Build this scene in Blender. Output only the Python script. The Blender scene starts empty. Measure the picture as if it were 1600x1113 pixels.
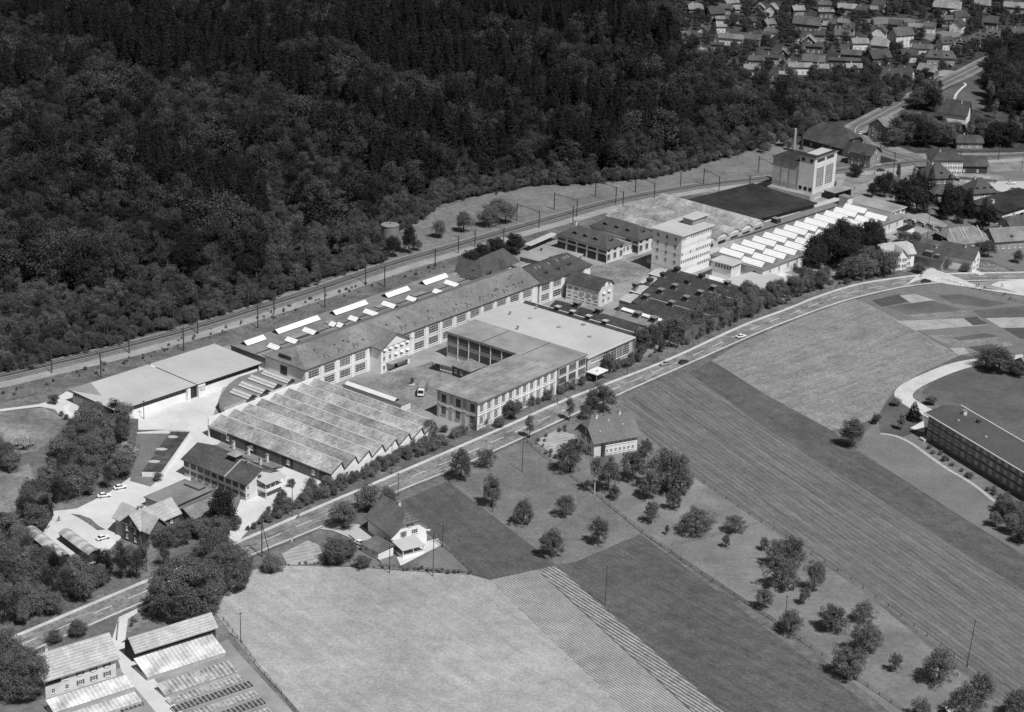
import bpy, math, random
import numpy as np
from mathutils import Vector, Matrix
random.seed(7); rng = np.random.default_rng(7)
SC = bpy.context.scene; COL = SC.collection
R = math.radians
# ------------------------------------------------------------------ camera, sky, sun, exposure
CAM_F, CAM_TH, CAM_RO, CAM_H = 3200.0, R(21.25), R(2.0), 280.0      # focal length in photo pixels (photo is 1600 wide)
_c, _s = math.cos(CAM_TH), math.sin(CAM_TH)
FW = np.array([0, _c, -_s]); _ri = np.array([1., 0, 0]); _up = np.array([0, _s, _c])
_cr, _sr = math.cos(CAM_RO), math.sin(CAM_RO)
RT = _cr * _ri + _sr * _up; UP = -_sr * _ri + _cr * _up
cam = bpy.data.cameras.new('camera'); cam_o = bpy.data.objects.new('camera', cam); COL.objects.link(cam_o)
cam.sensor_width = 36; cam.lens = 36 * CAM_F / 1600; cam.clip_end = 20000; cam.clip_start = 5
m = Matrix(((RT[0], UP[0], -FW[0], 0), (RT[1], UP[1], -FW[1], 0), (RT[2], UP[2], -FW[2], CAM_H), (0, 0, 0, 1)))
cam_o.matrix_world = m; SC.camera = cam_o
SUN_EL, SUN_AZ = 57, 306      # azimuth counter-clockwise from +x
w = bpy.data.worlds.new('World'); SC.world = w; w.use_nodes = True
nt = w.node_tree; bg = nt.nodes['Background']
sky = nt.nodes.new('ShaderNodeTexSky'); sky.sky_type = 'NISHITA'; sky.sun_disc = False
sky.sun_elevation = R(SUN_EL); sky.sun_rotation = R(90 - SUN_AZ)
bw = nt.nodes.new('ShaderNodeRGBToBW')                              # the photograph is black and white
nt.links.new(sky.outputs[0], bw.inputs[0]); nt.links.new(bw.outputs[0], bg.inputs[0]); bg.inputs[1].default_value = 0.05
sl = bpy.data.lights.new('sun', 'SUN'); so = bpy.data.objects.new('sun', sl); COL.objects.link(so)
sl.energy = 4.2; sl.angle = R(0.5); sl.color = (1, 1, 1)
so.rotation_euler = (R(90 - SUN_EL), 0, R(SUN_AZ + 90))
SC.view_settings.view_transform = 'Standard'; SC.view_settings.look = 'None'
SC.view_settings.exposure = 0.0; SC.view_settings.gamma = 1
try:
    SC.cycles.max_bounces = 5; SC.cycles.diffuse_bounces = 2; SC.cycles.glossy_bounces = 2
    SC.cycles.sample_clamp_indirect = 3; SC.cycles.use_denoising = True
except Exception: pass

def P(x, y, z=0.0):
    """photo pixel -> point of the scene at height z"""
    d = FW * CAM_F + RT * (x - 800) - UP * (y - 556.5)
    t = (CAM_H - z) / -d[2]
    return np.array([d[0] * t, d[1] * t, z])
def proj(p):
    q = np.array(p, float) - [0, 0, CAM_H]; ww = q @ FW
    return 800 + CAM_F * (q @ RT) / ww, 556.5 - CAM_F * (q @ UP) / ww
def inpoly(x, y, poly):
    c = False; n = len(poly); j = n - 1
    for i in range(n):
        xi, yi = poly[i][0], poly[i][1]; xj, yj = poly[j][0], poly[j][1]
        if (yi > y) != (yj > y) and x < (xj - xi) * (y - yi) / (yj - yi) + xi: c = not c
        j = i
    return c
# ------------------------------------------------------------------ materials (all grey: black and white film)
MATS = {}
def mat(name, v, var=.25, scale=.6, big=.0, bigscale=.03, rough=.9, spots=0, stripe=None, bump=0, rnd=0, spec=.2, dark=.35, streak=None):
    """v albedo; var fine noise; big slow noise; stripe=(axis angle deg, period m, amount, sharp); spots amount of dark specks; rnd random tone per object"""
    if name in MATS: return MATS[name]
    mm = bpy.data.materials.new(name); MATS[name] = mm; mm.use_nodes = True
    n = mm.node_tree; L = n.links; b = n.nodes['Principled BSDF']
    b.inputs['Roughness'].default_value = rough
    b.inputs['Specular IOR Level'].default_value = spec
    tc = n.nodes.new('ShaderNodeTexCoord'); co = tc.outputs['Object']
    def math_(op, a, c=None):
        k = n.nodes.new('ShaderNodeMath'); k.operation = op
        for i, q in enumerate((a, c)):
            if q is None: continue
            if isinstance(q, (int, float)): k.inputs[i].default_value = q
            else: L.new(q, k.inputs[i])
        return k.outputs[0]
    def noise(s, det=4, ro=.6):
        k = n.nodes.new('ShaderNodeTexNoise'); k.inputs['Scale'].default_value = s
        k.inputs['Detail'].default_value = det; k.inputs['Roughness'].default_value = ro; L.new(co, k.inputs['Vector'])
        return k.outputs['Fac']
    def centred(x, amt): return math_('ADD', math_('MULTIPLY', math_('SUBTRACT', x, .5), amt * 2), 1.0)
    f = centred(noise(scale, 7, .72), var * 3.4)
    if big: f = math_('MULTIPLY', f, centred(noise(bigscale, 4, .6), big * 3.0))
    f = math_('MULTIPLY', f, centred(noise(scale * .2, 4, .6), var * 1.8))
    if streak:
        mp = n.nodes.new('ShaderNodeMapping'); mp.inputs['Rotation'].default_value = (0, 0, R(-streak[0])); L.new(co, mp.inputs['Vector']); m2 = n.nodes.new('ShaderNodeMapping'); m2.inputs['Scale'].default_value = (.03, .4, .1); L.new(mp.outputs[0], m2.inputs['Vector']); mp = m2
        k = n.nodes.new('ShaderNodeTexNoise'); k.inputs['Scale'].default_value = 1; k.inputs['Detail'].default_value = 6; k.inputs['Roughness'].default_value = .65; k.inputs['Distortion'].default_value = .3; L.new(mp.outputs[0], k.inputs['Vector']); f = math_('MULTIPLY', f, centred(k.outputs['Fac'], streak[1] * 3))
    if stripe:
        ang, per, amt, sharp = stripe
        mp = n.nodes.new('ShaderNodeMapping'); mp.inputs['Rotation'].default_value = (0, 0, R(-ang)); L.new(co, mp.inputs['Vector'])
        wv = n.nodes.new('ShaderNodeTexWave'); wv.wave_type = 'BANDS'; wv.bands_direction = 'Y'; wv.wave_profile = 'SIN'
        wv.inputs['Scale'].default_value = 0.314 / per; wv.inputs['Distortion'].default_value = sharp; wv.inputs['Detail'].default_value = 3
        wv.inputs['Detail Scale'].default_value = 2.
        L.new(mp.outputs[0], wv.inputs['Vector'])
        f = math_('MULTIPLY', f, centred(wv.outputs['Fac'], amt))
    if spots:
        s = noise(scale * 2.2, 2, .5); s = math_('GREATER_THAN', s, .66 - spots * .1)
        f = math_('MULTIPLY', f, math_('SUBTRACT', 1.0, math_('MULTIPLY', s, dark)))
    if rnd:
        oi = n.nodes.new('ShaderNodeObjectInfo'); f = math_('MULTIPLY', f, centred(oi.outputs['Random'], rnd))
    f = math_('MULTIPLY', f, v); f = math_('MINIMUM', math_('MAXIMUM', f, v * .3), min(.9, v * 1.9))
    L.new(f, b.inputs['Base Color'])
    if bump:
        bp = n.nodes.new('ShaderNodeBump'); bp.inputs['Strength'].default_value = min(1, bump); bp.inputs['Distance'].default_value = .5 * bump
        L.new(noise(scale, 5, .65), bp.inputs['Height']); L.new(bp.outputs[0], b.inputs['Normal'])
    return mm
def M(k):
    return MATS[k]
mat('ground_grass', .15, .3, .5, .3, .02)
mat('white_plaster', .8, .06, .3, .05, .1); mat('cream_plaster', .68, .08, .3, .08, .1); mat('grey_plaster', .42, .12, .4, .1, .1)
mat('mid_plaster', .27, .12, .5, .1, .1); mat('dark_wood', .06, .3, 1.5); mat('brown_wood', .13, .3, 1.5)
mat('roof_pale', .4, .16, 1.6, .12, .12, spots=.4, stripe=(0, .9, .07, .4)); mat('roof_mid', .21, .2, 1.4, .15, .15, spots=.4, stripe=(0, .9, .1, .5)); mat('roof_dark', .07, .28, 1.4, .15, .15, spots=.2)
mat('roof_sawtooth', .3, .3, .8, .28, .08, rnd=.2, spots=.7, stripe=(90, 1.0, .05, .5), dark=.25)
mat('roof_factory', .19, .16, .5, .15, .06, spots=.4, dark=.3); mat('roof_slate', .085, .25, 1.6, .1, .1)
mat('roof_speckled', .08, .3, 1.2, .2, .1, spots=.3, dark=-1.2)
mat('felt_pale', .45, .05, .5, .08, .04); mat('felt_mid', .27, .1, .3, .18, .09); mat('felt_grey', .2, .12, .4, .15, .08)
mat('felt_tar', .055, .3, .8, .25, .1, spots=.4); mat('felt_dark', .035, .3, .3, .3, .05, spots=.3); mat('felt_white', .68, .06, .3, .07, .05); mat('felt_wing', .26, .16, .25, .2, .12, spots=.5, stripe=(0, 2.2, .06, 3), dark=.2)
mat('bitumen', .045, .25, 1.2, .3, .12)
mat('glass_mid', .1, .4, 2, rough=.2, spec=.5); mat('glass_dark', .02, .3, 2, rough=.15, spec=.5); mat('skylight_glass', .8, .05, .5, stripe=(90, 1.0, .05, 0), rough=.35, spec=.5); mat('skylight_ribbed', .42, .1, .6, stripe=(90, 1.1, .35, 0))
mat('glasshouse', .55, .3, .35, .25, .2, rough=.3, spec=.5, stripe=(90, 1.2, .12, .3)); mat('frame_white', .7, .05, 1); mat('frame_grey', .3, .1, 1)
mat('frame_beds', .3, .3, .6, .3, .3, stripe=(90, 1.4, .2, .2))
mat('shutter', .14, .1, 2); mat('shutter_pale', .5, .1, 2); mat('metal_grey', .22, .15, 1); mat('metal_dark', .05, .2, 1); mat('chimney_white', .62, .1, 1); mat('chimney_dark', .07, .2, 1)
mat('wood_pole', .07, .3, 2); mat('pipe_metal', .35, .1, 1, rough=.5)
mat('asphalt', .22, .2, .5, .3, .12, spots=.8, dark=.35); mat('asphalt_dark', .12, .2, .3, .2, .05); mat('road_edge', .52, .12, .8, .1, .1); mat('road_paint', .7, .1, 1)
mat('road_far', .13, .12, .2, .15, .05); mat('gravel_pale', .58, .07, .3, .1, .05); mat('yard_grey', .27, .1, .3, .18, .06); mat('gravel_rail', .3, .18, .9, .12, .06)
mat('ballast_dark', .075, .3, 1.5); mat('rail_steel', .3, .1, 1, rough=.4); mat('sleeper', .05, .2, 1)
mat('hay_front', .35, .2, 1.0, .2, .022, spots=.6, bump=.4, dark=.2, streak=(-49, .09))
mat('rows_coarse', .23, .35, 1.6, .1, .05, stripe=(-51.5, 1.25, .6, 1.0)); mat('hay_upper', .235, .26, .7, .08, .04, spots=.8, bump=.6, dark=.3, streak=(44, .17))
mat('grain', .142, .2, 1.3, .06, .05, streak=(-62.5, .26), stripe=(-62.5, 2.0, .12, 3), bump=.4, spots=.3, dark=.2); mat('crop_dark', .1, .3, 1.1, .1, .03, streak=(-60, .16)); mat('crop_mid', .1, .3, 1.2, .1, .03, streak=(-50, .16), stripe=(-50, 2.0, .06, 3))
mat('rows_pale', .27, .2, 1.2, .12, .05, stripe=(-51.5, .9, .42, .8)); mat('orchard_grass', .165, .18, .8, .22, .05, spots=.3, dark=.2); mat('orchard_dry', .19, .16, .7, .2, .06, spots=.3, dark=.2)
mat('lawn_dark', .105, .16, .5, .25, .04); mat('lawn_mid', .17, .13, .8, .12, .05); mat('meadow_rail', .17, .22, .35, .15, .05, spots=.5, dark=.25); mat('meadow_left', .2, .25, .4, .3, .04, spots=.5, dark=.3)
mat('verge', .14, .35, .7, .3, .08, spots=.8); mat('soil', .2, .2, 1, .2, .1, stripe=(30, 1.6, .2, .4)); mat('soil_pale', .34, .15, 1, .1, .1, stripe=(30, 2, .14, .4)); mat('soil_dark', .08, .25, 1.2, stripe=(30, 1.6, .3, .4))
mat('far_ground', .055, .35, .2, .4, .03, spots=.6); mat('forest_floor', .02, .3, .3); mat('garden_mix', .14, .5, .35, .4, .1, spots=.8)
mat('leaf_forest', .043, .2, .2, rough=.7, rnd=.8, spec=.15); mat('leaf_conifer', .012, .2, .5, rough=.7, rnd=.35, spec=.15); mat('leaf_garden', .125, .2, .3, rough=.7, rnd=.3, spec=.15)
mat('leaf_orchard', .12, .2, .6, rough=.7, rnd=.2, spec=.15); mat('leaf_shrub', .14, .25, .4, rough=.7, rnd=.35, spec=.15); mat('leaf_dark', .035, .3, .5, rough=.7, rnd=.2, spec=.15)
mat('leaf_big', .12, .25, .3, rough=.7, spec=.15)
mat('leaf_village', .06, .25, .3, rough=.7, rnd=.4, spec=.15)
mat('leaf_edge', .085, .25, .3, rough=.7, rnd=.5, spec=.15)
mat('leaf_blossom', .34, .6, 1.2, rough=.8, rnd=.2); mat('bark', .08, .3, 2); mat('bark_pale', .5, .3, 2)
mat('car_white', .8, .01, 1, rough=.25, spec=.5); mat('car_dark', .05, .01, 1, rough=.25, spec=.5); mat('car_grey', .35, .01, 1, rough=.25, spec=.5); mat('rubber', .02, .1, 1); mat('skin', .35, .05, 1); mat('cloth_dark', .05, .1, 3); mat('cloth_pale', .6, .1, 3)
mat('tank_metal', .22, .12, .4, stripe=(90, 1.4, .0, .2)); mat('stone', .4, .2, .8)
mat('court', .075, .25, .4, .3, .1, spots=.3, stripe=(0, 5.2, .12, .0))
mat('barrel_roof', .36, .15, .5, .2, .1, stripe=(0, 4.2, .22, 1.5))
mat('roof_villa', .13, .2, 1.2, .15, .15, spots=.3, stripe=(0, .8, .28, .3))
mat('roof_farm', .16, .14, 1.2, .1, .1, spots=.2)
mat('dark_facade', .24, .1, .5, .1, .1)
mat('roof_flats', .09, .1, .8, .1, .1, stripe=(90, 1.4, .1, 0))
mat('roof_pale_big', .42, .14, 2, .12, .2, spots=.7, stripe=(0, .62, .16, .5))
# ------------------------------------------------------------------ mesh helpers
class MB:
    def __init__(s): s.v = []; s.f = []; s.m = []; s.mats = []
    def mi(s, m):
        if m not in s.mats: s.mats.append(m)
        return s.mats.index(m)
    def poly(s, pts, m):
        i = len(s.v); s.v += [tuple(map(float, p)) for p in pts]; s.f.append(tuple(range(i, i + len(pts)))); s.m.append(s.mi(m)); return s
    def hexa(s, b, t, m, mt=None):
        """prism between polygons b (bottom) and t (top)"""
        n = len(b); i = len(s.v); s.v += [tuple(map(float, p)) for p in b] + [tuple(map(float, p)) for p in t]; k = s.mi(m); kt = s.mi(mt or m)
        s.f.append(tuple(range(i + n - 1, i - 1, -1))); s.m.append(k)
        s.f.append(tuple(range(i + n, i + 2 * n))); s.m.append(kt)
        for j in range(n):
            q = (j + 1) % n; s.f.append((i + j, i + q, i + n + q, i + n + j)); s.m.append(k)
        return s
    def box(s, x0, x1, y0, y1, z0, z1, m, mt=None):
        return s.hexa([(x0, y0, z0), (x1, y0, z0), (x1, y1, z0), (x0, y1, z0)], [(x0, y0, z1), (x1, y0, z1), (x1, y1, z1), (x0, y1, z1)], m, mt)
    def cyl(s, cx, cy, z0, z1, r0, r1, m, n=8, mt=None):
        a = [2 * math.pi * i / n for i in range(n)]
        return s.hexa([(cx + r0 * math.cos(q), cy + r0 * math.sin(q), z0) for q in a], [(cx + r1 * math.cos(q), cy + r1 * math.sin(q), z1) for q in a], m, mt)
    def tube(s, p, q, r, m, n=5, r2=None):
        p = Vector(p); q = Vector(q); d = (q - p); u = d.orthogonal().normalized(); v = d.normalized().cross(u); r2 = r if r2 is None else r2
        a = [2 * math.pi * i / n for i in range(n)]
        return s.hexa([p + r * (u * math.cos(t) + v * math.sin(t)) for t in a], [q + r2 * (u * math.cos(t) + v * math.sin(t)) for t in a], m)
    def mesh(s, name):
        me = bpy.data.meshes.new(name); me.from_pydata(s.v, [], s.f)
        for mm in s.mats: me.materials.append(M(mm))
        me.polygons.foreach_set('material_index', s.m); me.update(); return me
    def build(s, name, parent=None, loc=(0, 0, 0), rz=0):
        return put(name, s.mesh(name), parent, loc, rz)
def put(name, me, parent=None, loc=(0, 0, 0), rz=0, sc=None):
    o = bpy.data.objects.new(name, me); COL.objects.link(o); o.parent = parent; o.location = loc; o.rotation_euler = (0, 0, rz)
    if sc: o.scale = sc
    return o
def tag(o, label, cat, group=None, kind=None):
    if label: o['label'] = label
    if cat: o['category'] = cat
    if group: o['group'] = group
    if kind: o['kind'] = kind
    return o
def thing(name, label, cat, loc=(0, 0, 0), rz=0, group=None):
    o = bpy.data.objects.new(name, None); COL.objects.link(o); o.location = loc; o.rotation_euler = (0, 0, rz); o.empty_display_size = 1
    return tag(o, label, cat, group)
LAY = [0]
def sheet(name, poly, m, lvl, world=False):
    def far_out(p):                      # carry shapes that leave the frame well beyond it
        x, y = p
        if y >= 1130: return (x + 170, y + 160)
        if x >= 1640: return (x + 200, y + (125 if y > 600 else 0))
        if x <= -30: return (x - 150, y + 20 if y > 500 else y)
        return p
    pts = poly if world else [tuple(P(*far_out(p))[:2]) for p in poly]
    z = .02 * lvl + .0007 * (LAY[0] % 17); LAY[0] += 1
    # thick enough to be real ground cover: the sides go 2 cm into the sheet below
    mb = MB(); mb.poly([(x, y, z) for x, y in pts], m)
    o = mb.build(name); o['kind'] = 'structure'; return o
def smooth_line(pts, n=6):
    out = []
    for i in range(len(pts) - 1):
        p0 = pts[max(i - 1, 0)]; p1 = pts[i]; p2 = pts[i + 1]; p3 = pts[min(i + 2, len(pts) - 1)]
        for k in range(n):
            t = k / n
            out.append(tuple(.5 * (2 * b + (c - a) * t + (2 * a - 5 * b + 4 * c - d) * t * t + (-a + 3 * b - 3 * c + d) * t ** 3) for a, b, c, d in zip(p0, p1, p2, p3)))
    out.append(tuple(pts[-1])); return out
def offset_line(pts, off):
    out = []
    for i, p in enumerate(pts):
        a = pts[max(i - 1, 0)]; b = pts[min(i + 1, len(pts) - 1)]
        dx, dy = b[0] - a[0], b[1] - a[1]; l = math.hypot(dx, dy) or 1
        out.append((p[0] - dy / l * off, p[1] + dx / l * off))
    return out
def strip(name, line, o0, o1, m, lvl, thick=0, kind='structure', parent=None):
    """ribbon along a world line between two sideways offsets (left positive)"""
    a = offset_line(line, o0); b = offset_line(line, o1); z = .02 * lvl + .0007 * (LAY[0] % 17); LAY[0] += 1
    mb = MB()
    for i in range(len(line) - 1):
        if thick: mb.hexa([(*a[i], 0), (*a[i + 1], 0), (*b[i + 1], 0), (*b[i], 0)], [(*a[i], thick), (*a[i + 1], thick), (*b[i + 1], thick), (*b[i], thick)], m)
        else: mb.poly([(*a[i], z), (*a[i + 1], z), (*b[i + 1], z), (*b[i], z)], m)
    o = mb.build(name, parent)
    if kind: o['kind'] = kind
    return o
# ------------------------------------------------------------------ building helpers
def roof_mesh(mb, x0, x1, y0, y1, z, rh, m, ax='x', f0=1.0, h0=0, f1=None, h1=None, t=.25, mt=None):
    """pitched roof over eaves rectangle; ridge along ax at height rh above the eaves z; at each end the verge climbs to fraction f of rh, then a hip plane leans back by h"""
    f1 = f0 if f1 is None else f1; h1 = h0 if h1 is None else h1
    if ax == 'y': g = lambda u, v, w_: (v, u, w_); a0, a1, b0, b1 = y0, y1, x0, x1
    else: g = lambda u, v, w_: (u, v, w_); a0, a1, b0, b1 = x0, x1, y0, y1
    c = (b0 + b1) / 2; hw = (b1 - b0) / 2
    def q(u, fr, side): return (u, c + side * hw * (1 - fr), z + rh * fr)
    for dz, top in ((0, 1), (-t, 0)):
        mmm = (mt or m) if top else m
        for side in (-1, 1):
            pts = [q(a0, 0, side), q(a1, 0, side)]
            if f1 > 0: pts.append(q(a1, f1, side))
            if f1 < 1: pts.append(q(a1 - h1, 1, side))
            if f0 < 1: pts.append(q(a0 + h0, 1, side))
            if f0 > 0: pts.append(q(a0, f0, side))
            mb.poly([g(a, b, cc + dz) for a, b, cc in pts], mmm)
        if f0 < 1: mb.poly([g(a, b, cc + dz) for a, b, cc in (q(a0, f0, -1), q(a0, f0, 1), q(a0 + h0, 1, 0))], mmm)
        if f1 < 1: mb.poly([g(a, b, cc + dz) for a, b, cc in (q(a1, f1, -1), q(a1, f1, 1), q(a1 - h1, 1, 0))], mmm)
    out = [q(a0, 0, -1), q(a1, 0, -1)]                    # rim all round
    if f1 > 0: out.append(q(a1, f1, -1))
    if f1 > 0: out += [q(a1, f1, 1)] if f1 < 1 else []
    out += [q(a1, 0, 1), q(a0, 0, 1)]
    if f0 > 0: out.append(q(a0, f0, 1))
    if 0 < f0 < 1: out.append(q(a0, f0, -1))
    n = len(out)
    for i in range(n):
        p, r_ = out[i], out[(i + 1) % n]
        mb.poly([g(*p), g(*r_), g(r_[0], r_[1], r_[2] - t), g(p[0], p[1], p[2] - t)], m)
def gable_wall(mb, x0, x1, y0, y1, z, rh, ax, f0, f1, m, over=0):
    """solid attic under a pitched roof"""
    if ax == 'y': g = lambda u, v, w_: (v, u, w_); a0, a1, b0, b1 = y0, y1, x0, x1
    else: g = lambda u, v, w_: (u, v, w_); a0, a1, b0, b1 = x0, x1, y0, y1
    c = (b0 + b1) / 2; hw = (b1 - b0) / 2; ho = hw + over; z0 = z; 
    for a, f, s_ in ((a0, f0, 1), (a1, f1, -1)):
        if f <= 0: continue
        top = rh * f - .3; tw = ho * (1 - f) ; zb = rh * over / ho - .3
        if f < 1: pr = [(b0, z0), (b1, z0), (b1, z0 + max(zb, .0)), (c + min(tw, hw), z0 + top), (c - min(tw, hw), z0 + top), (b0, z0 + max(zb, .0))]
        else: pr = [(b0, z0), (b1, z0), (b1, z0 + max(zb, .0)), (c, z0 + top), (b0, z0 + max(zb, .0))]
        mb.hexa([g(a, p, q_) for p, q_ in pr], [g(a + .35 * s_, p, q_) for p, q_ in pr], m)
WC = {}
def win_mesh(w_, h, nx, ny, fr, pane, sill=True):
    k = (round(w_, 1), round(h, 1), nx, ny, fr, pane, sill)
    if k in WC: return WC[k]
    mb = MB(); t = .13; d = -.07
    mb.box(-w_ / 2, w_ / 2, -.03, .02, -h / 2, h / 2, pane)
    for x in (-w_ / 2, w_ / 2 - t): mb.box(x, x + t, d, -.031, -h / 2, h / 2, fr)
    for z in (-h / 2, h / 2 - t): mb.box(-w_ / 2 + t, w_ / 2 - t, d, -.031, z, z + t, fr)
    for i in range(1, nx): x = -w_ / 2 + w_ * i / nx; mb.box(x - .05, x + .05, d + .01, -.031, -h / 2 + t, h / 2 - t, fr)
    for i in range(1, ny): z = -h / 2 + h * i / ny; mb.box(-w_ / 2 + t, w_ / 2 - t, d + .02, -.032, z - .05, z + .05, fr)
    if sill: mb.box(-w_ / 2 - .12, w_ / 2 + .12, -.2, .02, -h / 2 - .16, -h / 2 - .001, fr)
    WC[k] = mb.mesh('window'); return WC[k]
SHM = {}
class Bld:
    """a building: frame from three eave corners (left, front, right) in the photo at height z"""
    def __init__(s, name, label, cat, A, B, C, z, ang=None, group=None, L=None, W=None):
        b = P(*B, z); a = P(*A, z) if A else None; c = P(*C, z) if C else None
        ll = math.hypot(*(c - b)[:2]) if C else 0; lw = math.hypot(*(a - b)[:2]) if A else 0
        if ang is None:
            a1 = math.atan2(*(c - b)[1::-1]); a2 = math.atan2(*(a - b)[1::-1]) - math.pi / 2 if A else a1
            while a2 - a1 > math.pi: a2 -= 2 * math.pi
            while a2 - a1 < -math.pi: a2 += 2 * math.pi
            ang = (a1 * ll + a2 * lw) / (ll + lw)
        else: ang = R(ang)
        s.ang = ang; s.u = np.array([math.cos(ang), math.sin(ang)]); s.v = np.array([-math.sin(ang), math.cos(ang)])
        s.L = L or abs((c - b)[:2] @ s.u); s.W = W or abs((a - b)[:2] @ s.v); s.z = z; s.O = b[:2]
        s.root = thing(name, label, cat, (b[0], b[1], 0), ang, group)
    def loc(s, x, y, z=0):
        d = P(x, y, z)[:2] - s.O; return float(d @ s.u), float(d @ s.v)
    def mb(s): return MB()
    def add(s, mb, name, parent=None): return mb.build(name, parent or s.root)
    def walls(s, m, z0=0, z1=None, o=.6, ends=None, x0=0, x1=None, y0=0, y1=None, name='wall'):
        x1 = s.L if x1 is None else x1; y1 = s.W if y1 is None else y1; z1 = s.z if z1 is None else z1
        return s.add(MB().box(x0 + o, x1 - o, y0 + o, y1 - o, z0 - .3, z1 - .01, m), name)
    def flat(s, m, t=.45, fascia='frame_white', x0=0, x1=None, y0=0, y1=None, z=None, name='roof'):
        x1 = s.L if x1 is None else x1; y1 = s.W if y1 is None else y1; z = s.z if z is None else z
        return s.add(MB().box(x0, x1, y0, y1, z - t, z, fascia, m), name)
    def pitched(s, m, rh, ax='x', f0=1., h0=0, f1=None, h1=None, o=.8, x0=0, x1=None, y0=0, y1=None, z=None, wm=None, name='roof', t=.25, rim=None):
        x1 = s.L if x1 is None else x1; y1 = s.W if y1 is None else y1; z = s.z if z is None else z
        mb = MB(); roof_mesh(mb, x0, x1, y0, y1, z, rh, rim or m, ax, f0, h0, f1, h1, t, m); r = s.add(mb, name)
        if wm and (f0 > 0 or (f1 or 0) > 0):
            for fa, fb in ((f0, 0), (0, f0 if f1 is None else f1)):
                mb = MB(); gable_wall(mb, x0 + o, x1 - o, y0 + o, y1 - o, z - .012, rh, ax, fa, fb, wm, o)
                if mb.v: s.add(mb, 'gable_wall')
        return r
    def win(s, face, p, z, w_, h, nx=2, ny=2, fr='frame_white', pane='glass_dark', o=.6, off=None, shut=None, name='window', x0=0, x1=None, y0=0, y1=None, sill=True):
        """window centred at p along a face: F front (y=0), K back, L left (x=0), R right (x=L)"""
        x1 = s.L if x1 is None else x1; y1 = s.W if y1 is None else y1
        loc, rz = {'F': ((p, y0 + o, z), 0), 'K': ((p, y1 - o, z), math.pi), 'L': ((x0 + o, p, z), -math.pi / 2), 'R': ((x1 - o, p, z), math.pi / 2)}[face]
        if pane == 'glass_dark' and random.random() < .28: pane = 'glass_mid'
        e = put(name, win_mesh(w_, h, nx, ny, fr, pane, sill), s.root, loc, rz)
        if shut:
            k = (round(h, 1), shut)
            if k not in SHM: SHM[k] = MB().box(-.24, .24, -.09, .0, -h / 2, h / 2, shut).mesh('shutter')
            for sg in (-1, 1): put('shutter', SHM[k], e, (sg * (w_ / 2 + .27), 0, 0))
        return e
    def wins(s, face, a, b, n, z, w_, h, skip=(), **k):
        for i in range(n):
            if i in skip: continue
            s.win(face, a + (b - a) * (i + .5) / n, z, w_, h, **k)
    def slab(s, face, p, z, w_, h, m, name='door', o=.6, d=.06, y0=0, x0=0):
        """thin panel (door, band, blind) on a face"""
        if face == 'F': mb = MB().box(p - w_ / 2, p + w_ / 2, y0 + o - d, y0 + o + .02, z - h / 2, z + h / 2, m)
        elif face == 'L': mb = MB().box(x0 + o - d, x0 + o + .02, p - w_ / 2, p + w_ / 2, z - h / 2, z + h / 2, m)
        else: mb = MB().box(s.L - o - .02, s.L - o + d, p - w_ / 2, p + w_ / 2, z - h / 2, z + h / 2, m)
        return s.add(mb, name)
    def chimney(s, x, y, z, h=1.8, r=.4, m='chimney_white'):
        mb = MB().box(x - r, x + r, y - r, y + r, z - 1.2, z + h, m); mb.box(x - r - .12, x + r + .12, y - r - .12, y + r + .12, z + h + .002, z + h + .2, m if m != 'chimney_white' else 'metal_grey')
        return s.add(mb, 'chimney')
    def dormer(s, x, y, z, w_=1.6, h=1.0, d=2.2, m='roof_dark', rz=0, front='glass_dark', flat_=False):
        """small gabled dormer whose front faces -y before turning by rz, front foot at x,y,z"""
        mb = MB(); mb.box(-w_ / 2 + .15, w_ / 2 - .15, 0, d, -.6, h * .55, m); mb.box(-w_ / 2 + .3, w_ / 2 - .3, -.05, -.002, .1, h * .5, front)
        roof_mesh(mb, -w_ / 2 - .1, w_ / 2 + .1, -.35, d, h * .55, h * .6, m, 'y', t=.1)
        return mb.build('dormer', s.root, (x, y, z), rz)
ORD = ['first', 'second', 'third', 'fourth', 'fifth', 'sixth', 'seventh', 'eighth', 'ninth', 'tenth', 'eleventh', 'twelfth', 'thirteenth', 'fourteenth', 'fifteenth', 'sixteenth', 'seventeenth', 'eighteenth', 'nineteenth', 'twentieth']
# ================================================================== ground, fields, roads, railway (structure)
gx = MB(); gx.poly([(-6000, -300, -.04), (6000, -300, -.04), (6000, 9000, -.04), (-6000, 9000, -.04)], 'ground_grass'); g_ = gx.build('ground'); g_['kind'] = 'structure'
sheet('ground', [(1050, -60), (1650, -60), (1650, 345), (1400, 320), (1340, 250), (1240, 225), (1180, 150), (1080, 90)], 'far_ground', 1)
# factory ground
sheet('yard', [(330, 692), (210, 640), (330, 545), (700, 430), (860, 372), (960, 320), (1200, 285), (1320, 262), (1440, 300), (1440, 350), (1290, 445), (1100, 520), (900, 600), (690, 685), (540, 750), (420, 810)], 'yard_grey', 2)
sheet('gravel_yard', [(75, 630), (104, 612), (180, 640), (300, 612), (420, 562), (440, 590), (350, 600), (330, 660), (345, 690), (300, 740), (290, 790), (200, 830), (150, 880), (112, 890), (60, 862), (75, 800), (120, 795), (170, 770), (205, 745), (214, 700), (214, 676), (262, 672), (216, 672), (216, 655), (190, 652), (125, 660), (95, 650)], 'gravel_pale', 3)
sheet('gravel_yard', [(395, 690), (430, 705), (515, 745), (500, 765), (440, 790), (400, 815), (370, 850), (355, 838), (380, 770), (440, 740)], 'gravel_pale', 4)
sheet('grass_patch', [(214, 678), (270, 678), (285, 690), (250, 742), (248, 750), (235, 761), (203, 752), (206, 735)], 'lawn_mid', 5)
sheet('yard', [(570, 600), (600, 585), (645, 575), (690, 560), (690, 640), (640, 645)], 'asphalt', 3)
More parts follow.
